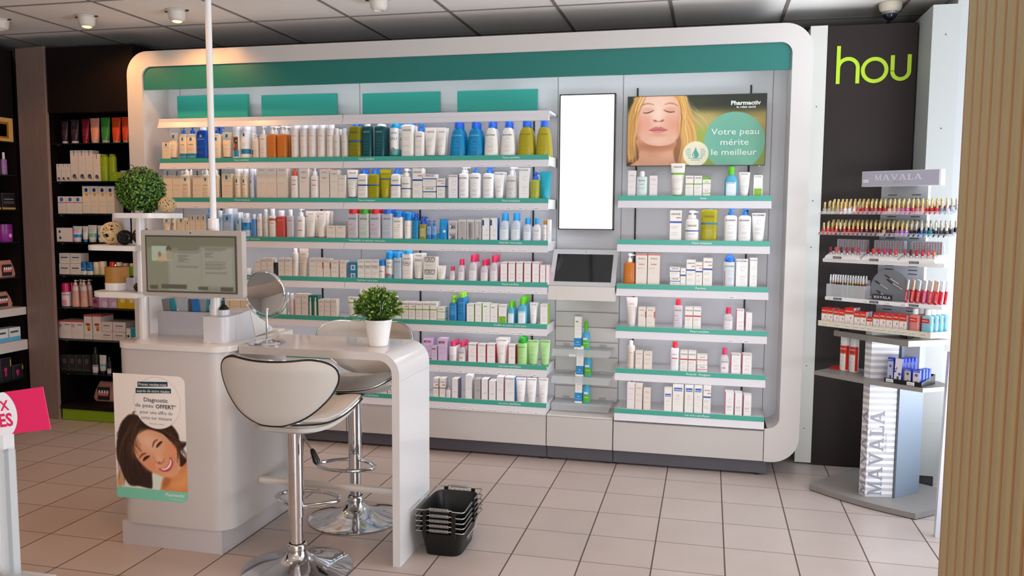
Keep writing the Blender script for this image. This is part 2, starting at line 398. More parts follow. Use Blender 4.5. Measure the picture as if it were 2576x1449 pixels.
def centre_bay():
    # back-lit panel
    xa, xb = -.835, -.522
    t = thing('light_panel', 'tall bright white backlit panel in a thin dark frame', 'light panel', ((xa+xb)/2, 4.66, 1.285)); w = (xb-xa)/2
    b = MB(); fr = mat('3b3a38', .35, .6)
    for q in ((-w, -w+.006, -.012, .04, 0, .755), (w-.006, w, -.012, .04, 0, .755), (-w, w, -.012, .04, 0, .006), (-w, w, -.012, .04, .749, .755)): b.box(*q, fr)
    b.build('frame', t, 0)
    b = MB(); b.box(-w+.006, w-.006, -.006, .03, .006, .749, mat('FBFFFA', .3, emis=1.25)); b.build('diffuser', t, 0)
    for z in (.008, .728): MB().box(-w+.008, w-.008, -.011, -.006, z, z+.018, mat('FFFFFF', .3, emis=2.2)).build('light_bar', t, 0)
    for sx in (-1, 1):
        for z in (.06, .69):
            b = MB(); b.box(sx*(w-.035)-.0012, sx*(w-.035)+.0012, -.0075, -.006, z, z+.0024, mat('777777', .5)); b.build('fixing', t, 0)
    # tilted touch terminal on a white ledge
    led = thing('terminal_ledge', 'white boxed ledge carrying the tilted touch screen', 'shelf', (-.667, UF, .905)); 
    b = MB(); b.add([(-.185, -.005, 0), (.183, -.005, 0), (.183, .10, 0), (-.185, .10, 0), (-.183, -.002, .075), (.181, -.002, .075), (.181, .2, .085), (-.183, .2, .085), (-.183, .2, .05), (.181, .2, .05)],
            [(0, 3, 2, 1), (0, 1, 5, 4), (4, 5, 6, 7), (1, 2, 9, 6, 5), (0, 4, 7, 8, 3), (2, 3, 8, 9), (6, 9, 8, 7)], mat('D8D3CC', .35))
    b.build('body', led, 0)
    t = thing('touch_terminal', 'tilted white touch terminal with a dark screen under the light panel', 'touch screen', (-.668, UF+.012, .982)); t.rotation_euler = (math.radians(-38), 0, 0)
    b = MB(); b.yprism(rrect(-.183, .183, 0, .245, .010), 0, .024, mat('C9CACC', .35, .3)); b.build('housing', t, 30)
    b = MB(); b.yprism(rrect(-.157, .157, .028, .212, .002, 2), -.0012, .004, mat('101318', .06, spec=.8)); b.build('screen', t, 0)
    b = MB(); b.box(-.002, .002, -.001, .002, .226, .230, BLACK); b.build('camera_dot', t, 0)
    # slatted panel grooves
    t = thing('slatwall_panel', 'white grooved slat panel behind the acrylic shelves', 'panel', (-.669, 4.699, .262))
    b = MB(); g = mat('B7B7B4', .4); d = mat('86857f', .6)
    b.box(-.181, .181, -.009, 0, 0, .64, mat('D9D8D3', .4))
    for k in range(7):
        z = .03+.0865*k; b.box(-.180, .180, -.0105, -.009, z, z+.003, d); b.box(-.180, .180, -.013, -.0105, z+.003, z+.006, g)
    b.build('slats', t, 0)
    for i, z in enumerate((.612, .458, .304)):
        t = thing('acrylic_shelf', f'clear acrylic tray shelf on the slat panel, {["uppermost","middle","lowest"][i]} of three', 'shelf', (-.672, 4.688, z))
        b = MB(); b.box(-.172, .165, -.135, 0, 0, .003, glassy('E4E8EA', .45)); b.build('tray', t, 0)
        b = MB(); b.add([(-.172, -.135, .003), (.165, -.135, .003), (.15, -.15, -.035), (-.172, -.15, -.035)], [(0, 3, 2, 1)], glassy('D5D9DC', .5)); b.build('lip', t, 0)
        for x in (-.11, .10):
            b = MB(); b.box(x-.02, x+.02, -.006, -.001, -.01, .016, glassy('D0D4D8', .3)); b.build('hook', t, 0)
        if i == 0:
            b = MB(); b.quad((-.072, -.1535, -.034), (-.037, -.1535, -.034), (-.037, -.151, -.022), (-.072, -.151, -.022), mat('F5F5F5', .6)); b.text('14,90 €', (-.0545, -.1542, -.0315), (1, 0, 0), (0, .2, 1), .0085, mat('3a3a40', .6)); b.build('price_tag', t, 0)
centre_bay()

def ph_poster():
    pass

# hou panel
def hou():
    t = thing('dark_wall_panel', 'tall dark brown panel lettered in lime green beside the display', 'panel', (.585, 4.737, .005))
    b = MB(); b.box(0, .437, 0, .45, 0, 2.365, DARKWOOD); b.build('board', t, 0)
    g = mat('A8CC10', .4); b = MB(); 
    def arc(cx, cz, r0, a0, a1, w, n=28):
        v = []; 
        for k in range(n+1):
            a = a0+(a1-a0)*k/n
            v += [((cx+(r0+w/2)*math.cos(a)), (cz+(r0+w/2)*math.sin(a))), ((cx+(r0-w/2)*math.cos(a)), (cz+(r0-w/2)*math.sin(a)))]
        vs = [(x, -.0064, z) for x, z in v]+[(x, 0, z) for x, z in v]; m = len(v); f = []
        for k in range(n):
            i = 2*k; f += [(i, i+1, i+3, i+2), (i, i+2, i+2+m, i+m), (i+1, i+1+m, i+3+m, i+3)]
        b.add(vs, f, g)
    w = .019; z0 = 2.063
    b.box(.046, .046+w, -.006, 0, z0, z0+.196, g); arc(.104, z0+.080, .0485, 0, PI, w); b.box(.143, .143+w, -.006, 0, z0, z0+.080, g)
    b.build('letter', t, 30)
    b = MB(); arc(.235, z0+.0665, .0575, 0, 2*PI, w, 48); b.build('letter', t, 30)
    b = MB(); b.box(.312, .312+w, -.006, 0, z0+.060, z0+.139, g); arc(.362, z0+.057, .0405, PI, 2*PI, w); b.box(.393, .393+w, -.006, 0, z0+.057, z0+.141, g); b.build('letter', t, 30)
hou()

# ================================================================ CEILING FIXTURES
def downlights():
    body = mat('E2DCD2', .45)
    lit = mat('FFB050', .4, emis=14); 
    spots = [(-3.507, 4.168, 1, 'left of the white pole, nearer the dark shelving'), (-2.91, 4.156, 1, 'just left of the white pole'), (-1.711, 4.156, 0, 'unlit, over the middle of the display'), (-4.07, 4.135, 0, 'unlit, at the far left edge')]
    spots += [(-3.5, 2.6, 2, 'above the aisle left of the counter'), (-2.3, 2.7, 2, 'straight above the counter'), (-3.6, 1.2, 2, 'nearest the left wall, before the counter'), (-1.9, 1.3, 2, 'above the pink card'), (-.6, 2.4, 2, 'above the floor right of the table')]
    for x, y, on, lb in spots:
        t = thing('ceiling_spotlight', f'round white ceiling spotlight {lb}' if lb else 'round white ceiling spotlight nearer the viewer', 'ceiling light', (x, y, CEIL-.002), group=None if lb else 'ceiling spotlights out of view')
        b = MB(); b.lathe([(.0, 0), (.058, 0), (.058, -.004), (.046, -.007), (.046, -.022), (.043, -.045), (.033, -.056), (.026, -.058), (.026, -.05), (.0, -.05)], body, 24); b.build('housing', t, 35)
        for s in (-1, 1): MB().box(s*.062-.011, s*.062+.011, -.006, .006, -.006, 0, mat('4b3a30', .6)).build('clip', t, 0)
        if on:
            b = MB(); b.lathe([(0, -.0545), (.0255, -.0545), (.0255, -.059), (.018, -.063), (0, -.0645)], lit, 20); b.build('bulb', t, 35)
            l = bpy.data.lights.new('spot', 'SPOT'); l.energy = SPOT_P[on]; l.color = (1, .46, .15); l.spot_size = 2.3; l.spot_blend = .6; l.shadow_soft_size = .03
            o = bpy.data.objects.new('spot_lamp', l); COL.objects.link(o); o.location = (x, y, CEIL-.075)
            if on == 1: o.rotation_euler = (.35, 0, 0)
SPOT_P = {1: 20, 2: 24}
downlights()
def dome():
    t = thing('dome_camera', 'white ceiling dome security camera above the lime lettering', 'security camera', (.892, 4.78, CEIL-.002))
    b = MB(); b.lathe([(0, 0), (.056, 0), (.058, -.012), (.053, -.035), (.042, -.046), (.0, -.046)], mat('D8D0BE', .45), 32); b.build('housing', t, 40)
    b = MB(); b.lathe([(.037, -.044), (.037, -.056), (.030, -.074), (.016, -.086), (0, -.089)], mat('20242c', .06, spec=.9), 28); b.build('dome', t, 50)
    b = MB(); b.lathe([(.038, -.046), (.041, -.046), (.040, -.058), (.037, -.060)], mat('8a8c92', .3, .4), 28); b.build('ring', t, 40)
dome()

# ================================================================ PRODUCTS
GREY = '8F8A88'
def front_fn(secs):
    def fn(x, z):
        for a, b in zip(secs, secs[1:]):
            if a[0] <= z <= b[0] and b[0] > a[0]:
                t = (z-a[0])/(b[0]-a[0]); hw, hd, n = (a[i]+(b[i]-a[i])*t for i in (1, 2, 3)); break
        else: hw, hd, n = secs[-1][1:] if z > secs[-1][0] else secs[0][1:]
        q = min(.999, abs(x)/max(hw, 1e-5))
        return -hd*(1-q**n)**(1/n), hw
    return fn
def decorate(b, decor, w, z0, z1, fn, box=False):
    H = z1-z0; e = .0004
    for q in decor:
        k = q[0]
        if k in 'br':
            if k == 'b': u0, u1, v0, v1, c = -1, 1, q[1], q[2], q[3]
            else: u0, u1, v0, v1, c = q[1:6]
            m = mat(c, .4); za, zb = z0+v0*H, z0+v1*H
            if box:
                b.quad((u0*w/2, fn(0, za)[0]-e, za), (u1*w/2, fn(0, za)[0]-e, za), (u1*w/2, fn(0, za)[0]-e, zb), (u0*w/2, fn(0, za)[0]-e, zb), m)
                if u1 == 1: y = fn(0, za)[0]; b.quad((w/2+e, y, za), (w/2+e, -y, za), (w/2+e, -y, zb), (w/2+e, y, zb), m)
            else:
                N = 10; K = 4; v = []; ee = e*2
                for j in range(K+1):
                    z = za+(zb-za)*j/K; hw = fn(0, z)[1]
                    for i in range(N+1):
                        u = u0+(u1-u0)*i/N; u = math.sin(u*PI/2) if abs(u0) == 1 or abs(u1) == 1 else u; x = u*hw*(.998 if abs(u) < 1 else 1.0)
                        v.append((x*1.012, fn(x, z)[0]-ee, z))
                b.add(v, [(j*(N+1)+i, j*(N+1)+i+1, (j+1)*(N+1)+i+1, (j+1)*(N+1)+i) for j in range(K) for i in range(N)], m)
        elif k == 't':
            s, vv, size, c = q[1:5]; bold = q[5] if len(q) > 5 else .012; u = q[6] if len(q) > 6 else 0
            v, f = text_geo(s, bold); ww = max(p[0] for p in v)*2; sc = size*w/ww*2 if ww else 1; zz = z0+vv*H
            b.add([(x*sc/2+u*w/2, fn(x*sc/2+u*w/2, zz+y*sc/2)[0]-e*2.6, zz+y*sc/2) for x, y in v], f, mat(c, .5))
        elif k == 'l':
            u0, u1, vs, c = q[1:5]; m = mat(c, .5)
            for i, vv in enumerate(vs):
                z = z0+vv*H; t = .0009; uu = u1-(u1-u0)*((i*37) % 5)/14; xs = [u0*w/2+(uu-u0)*w/2*j/4 for j in range(5)]
                v = [(x, fn(x, zz)[0]-e*2.2, zz) for zz in (z, z+t) for x in xs]
                b.add(v, [(j, j+1, j+6, j+5) for j in range(4)], m)
        elif k == 'o':
            u, vv, r, c = q[1:5]; m = mat(c, .5); v = []; n = 20
            for i in range(n+1):
                a = .3+5.2*i/n
                for rr in (r*w/2, r*w/2*.93):
                    x = u*w/2+rr*math.cos(a); z = z0+vv*H+rr*math.sin(a); v.append((x, fn(x, z)[0]-e*2.3, z))
            b.add(v, [(2*i, 2*i+1, 2*i+3, 2*i+2) for i in range(n)], m)
        elif k == 'd':
            u, vv, r, c = q[1:5]; n = 18
            v = []
            for i in range(n):
                a = 2*PI*i/n; x = u*w/2+r*w/2*math.cos(a); z = z0+vv*H+r*w/2*math.sin(a); v.append((x, fn(x, z)[0]-e*3, z))
            b.add(v, [tuple(range(n))], mat(c, .45))
def bmat(st):
    c = st['body']; t = st.get('trans', 0)
    return mat(c, st.get('rough', .28), trans=t, ior=1.38) if t else mat(c, st.get('rough', .35), st.get('metal', 0))
PARTN = {'box': 'carton', 'tube': 'squeeze_tube', 'can': 'spray_can', 'pump': 'pump_bottle', 'bottle': 'bottle', 'flask': 'bottle', 'mic': 'bottle', 'pot': 'jar', 'wipes': 'wipes_pack'}
_parts = {}
def product_parts(sn, w, h):
    k = (sn, w, h)
    if k in _parts: return _parts[k]
    st = STYLES[sn]; kind = st['k']; dec = st.get('dec', []); cap = mat(st.get('cap', 'F2F2F2'), .3); bm = bmat(st); res = []
    d = st.get('d', 0) or {'box': min(w, .05), 'tube': min(.045, w*.7), 'can': w, 'pump': w*.7, 'bottle': w*.75, 'flask': w*.55, 'mic': w*.7, 'pot': w, 'wipes': .07}[kind]
    b = MB()
    if kind == 'box':
        side = mat(st.get('side', st['body']), .4); top = mat(st.get('top', st['body']), .4); hd = d/2
        v = [(-w/2,-hd,0),(w/2,-hd,0),(w/2,hd,0),(-w/2,hd,0),(-w/2,-hd,h),(w/2,-hd,h),(w/2,hd,h),(-w/2,hd,h)]
        b.add(v, [(0,1,5,4), (2,3,7,6)], bm); b.add(v, [(1,2,6,5), (3,0,4,7)], side); b.add(v, [(0,3,2,1), (4,5,6,7)], top)
        line = mat('A9A39E', .6); b.box(-w/2, w/2, -hd-.0002, -hd, h-.0012, h-.0006, line); b.box(-w/2-.0002, -w/2+.0005, -hd-.0003, -hd+.0003, 0, h, line)
        decorate(b, dec, w, 0, h, lambda x, z: (-hd, w/2), True); res = [('carton', b.mesh('carton', 0))]
    elif kind == 'tube':
        ch = h*st.get('ch', .11); cw = w*.33; r = w*.33
        secs = [(ch, r, r*.9, 2), (ch+.03*h, w*.37, d*.48, 2), (h*.5, w*.44, d*.36, 2.2), (h*.86, w*.488, d*.12, 2.6), (h*.94, w*.5, .0022, 3), (h, w*.5, .0018, 3)]
        b.loft(secs, bm, 20); decorate(b, dec, w, ch, h, front_fn(secs)); res.append(('body', b.mesh('body', 40)))
        c = MB(); c.loft([(0, cw, cw*.92, 2), (ch*.97, cw*1.04, cw*.95, 2), (ch, cw*1.0, cw*.9, 2)], cap, 18); res.append(('cap', c.mesh('cap', 40)))
    elif kind == 'can':
        r = w/2; hb = h*st.get('hb', .78); sh = st.get('sh', .06)*h
        secs = [(0, r*.96, r*.96, 2), (.004, r, r, 2), (hb-sh, r, r, 2), (hb-sh*.3, r*.93, r*.93, 2), (hb, r*.82, r*.82, 2)]
        b.loft(secs, bm, 22); decorate(b, dec, w, 0, hb-sh, front_fn(secs)); res.append(('body', b.mesh('body', 40)))
        c = MB(); cr = r*st.get('cr', .98); c.loft([(hb-.002, cr, cr, 2), (h-cr*.35, cr, cr, 2), (h-cr*.12, cr*.88, cr*.88, 2), (h, cr*.62, cr*.62, 2)], cap, 22); res.append(('cap', c.mesh('cap', 50)))
    elif kind == 'pump':
        hb = h*st.get('hb', .7); n = st.get('n', 3.2); tw = st.get('tw', .96)
        secs = [(0, w*.48, d*.48, n), (.004, w*.5, d*.5, n), (hb*.90, w*.5*tw, d*.5*tw, n), (hb*.965, w*.44*tw, d*.44*tw, n), (hb, w*.22, w*.2, 2)]
        b.loft(secs, bm, 24); decorate(b, dec, w, 0, hb*.92, front_fn(secs)); res.append(('body', b.mesh('body', 40)))
        c = MB(); cw = w*st.get('cw', .2); H = h-hb
        c.loft([(hb-.001, cw, cw, 2), (hb+H*.42, cw*.95, cw*.95, 2), (hb+H*.45, cw*.35, cw*.35, 2), (hb+H*.68, cw*.35, cw*.35, 2), (hb+H*.70, cw*.8, cw*.8, 2), (h-.002, cw*.75, cw*.75, 2), (h, cw*.5, cw*.5, 2)], cap, 14)
        sx = st.get('nz', 1); L = w*.42
        c.loft([(0, cw*.32, L/2, 2)]*1+[(1e-3, cw*.32, L/2, 2)], cap, 8) if 0 else None
        zt = h-H*.15; c.add([(0, -cw*.35, zt-H*.1), (sx*L, -cw*.22, zt-H*.12), (sx*L, cw*.22, zt-H*.12), (0, cw*.35, zt-H*.1), (0, -cw*.35, zt+H*.07), (sx*L, -cw*.22, zt), (sx*L, cw*.22, zt), (0, cw*.35, zt+H*.07)], [(0,3,2,1),(4,5,6,7),(0,1,5,4),(1,2,6,5),(2,3,7,6),(3,0,4,7)] if sx > 0 else [(0,1,2,3),(7,6,5,4),(4,5,1,0),(5,6,2,1),(6,7,3,2),(7,4,0,3)], cap)
        res.append(('pump', c.mesh('pump', 40)))
    elif kind in ('bottle', 'flask', 'mic'):
        if kind == 'bottle': hb = h*st.get('hb', .82); n = st.get('n', 4); cw = w*st.get('cw', .26); secs = [(0, w*.48, d*.48, n), (.004, w*.5, d*.5, n), (hb*.93, w*.5, d*.5, n), (hb*.985, w*.45, d*.42, n), (hb, cw*1.02, cw*1.0, 2)]
        elif kind == 'flask': hb = h*st.get('hb', .83); n = 2.6; cw = w*.2; secs = [(0, w*.48, d*.5, n), (.006, w*.5, d*.52, n), (hb*.35, w*.47, d*.5, n), (hb*.7, w*.41, d*.46, n), (hb*.88, w*.34, d*.4, 2.4), (hb*.96, w*.25, d*.33, 2.2), (hb, cw*.9, cw*.8, 2)]
        else: hb = h*st.get('hb', .76); n = 3; cw = w*.24; secs = [(0, w*.46, d*.46, n), (.005, w*.5, d*.5, n), (hb*.74, w*.49, d*.48, n), (hb*.86, w*.42, d*.4, 2.4), (hb*.94, w*.3, d*.3, 2), (hb, cw*.85, cw*.85, 2)]
        b.loft(secs, bm, 24); decorate(b, dec, w, 0, hb*(.92 if kind == 'bottle' else .76 if kind == 'mic' else .9), front_fn(secs)); res.append(('body', b.mesh('body', 40)))
        c = MB(); top = st.get('ctop', 1.0); c.loft([(hb-.002, cw*1.05, cw*1.05, 2), (h-.003, cw*top, cw*top, 2), (h, cw*top*.85, cw*top*.85, 2)], cap, 16) if not st.get('dome') else c.loft([(hb-.002, w*.42, w*.36, 2)]+[(hb+(h-hb)*math.sin(a), w*.45*math.cos(a), w*.38*math.cos(a), 2) for a in (.1, .4, .8, 1.15, 1.45)], cap, 20)
        res.append(('cap', c.mesh('cap', 40)))
    elif kind == 'pot':
        hb = h*st.get('hb', .6); r = w/2; secs = [(0, r*.95, r*.95, 2), (.003, r, r, 2), (hb, r, r, 2)]
        b.loft(secs, bm, 22); decorate(b, dec, w, 0, hb, front_fn(secs)); res.append(('body', b.mesh('body', 40)))
        c = MB(); c.loft([(hb, r*1.02, r*1.02, 2), (h-.002, r*1.0, r*1.0, 2), (h, r*.95, r*.95, 2)], cap, 22); res.append(('lid', c.mesh('lid', 40)))
    elif kind == 'wipes':
        secs = [(0, w*.46, d*.5, 4), (h*.1, w*.5, d*.5, 4), (h*.75, w*.48, d*.3, 3), (h*.9, w*.47, .003, 3), (h, w*.49, .002, 4)] if h > w*.7 else [(0, w*.5, d*.45, 5), (h*.35, w*.48, d*.5, 4), (h*.8, w*.4, d*.4, 4), (h, w*.3, d*.3, 4)]
        b.loft(secs, bm, 20); decorate(b, dec, w, 0, h, front_fn(secs)); res.append(('body', b.mesh('pack', 50)))
    _parts[k] = res
    return res
def product(sn, w, h, loc, label, group=None, rz=0):
    st = STYLES[sn]; ps = product_parts(sn, w, h); nm = PARTN[st['k']]; cat = {'box': 'box', 'tube': 'tube', 'can': 'spray can', 'pump': 'pump bottle', 'pot': 'jar', 'wipes': 'packet'}.get(st['k'], 'bottle')
    if len(ps) == 1: o = link(nm, ps[0][1], None, loc); o.rotation_euler = (0, 0, rz); return tag(o, label, cat, group)
    t = thing(nm, label, cat, loc, rz, group)
    for pn, me in ps: link(pn, me, t)
    return t
def stock(rows, shelf_of):
    from collections import defaultdict
    cnt = defaultdict(int); seen = defaultdict(int)
    for r in rows: cnt[(STYLES[r[0]]['look'], shelf_of(r))] += 1
    for sn, x, w, h, y, z, n, tag_ in rows:
        st = STYLES[sn]; sh = shelf_of((sn, x, w, h, y, z, n, tag_)); key = (st['look'], sh); seen[key] += 1
        i, N = seen[key], cnt[key]; on = ORDN[i-1]
        lb = f"{st['look']}, {sh}" if N == 1 else f"{st['look']}, {sh}, {on} from left"
        rnd = random.Random(int(x*1000)+int(z*77)); rz = rnd.uniform(-.03, .03)
        g = f"{st['look']}, {sh}" if (N > 1 or n > 1) else None
        kd = st['k']; d = st.get('d', 0) or {'box': min(w, .05), 'tube': min(.045, w*.7), 'can': w, 'pump': w*.7, 'bottle': w*.75, 'flask': w*.55, 'mic': w*.7, 'pot': w, 'wipes': .07}[kd]
        if len(lb.split()) > 16: lb = lb.replace(' from left', '')
        for j in range(n):
            yy = y+d/2+j*(d+.006)
            l2 = lb if j == 0 else f"{st['look']}, {sh}, {['', 'just', 'two places', 'three places'][j]} behind the {on if N > 1 else 'front one'}"
            product(sn, w, h, (x+rnd.uniform(-.001, .001), yy, z), l2, g, rz if kd != 'box' else rz*.4)
ORDN = ['first', 'second', 'third', 'fourth', 'fifth', 'sixth', 'seventh', 'eighth', 'ninth', 'tenth', 'eleventh', 'twelfth']
RN = {1.691: 'top shelf', 1.456: 'second shelf', 1.225: 'third shelf', .995: 'fourth shelf', .764: 'fifth shelf', .534: 'sixth shelf', .321: 'bottom shelf'}

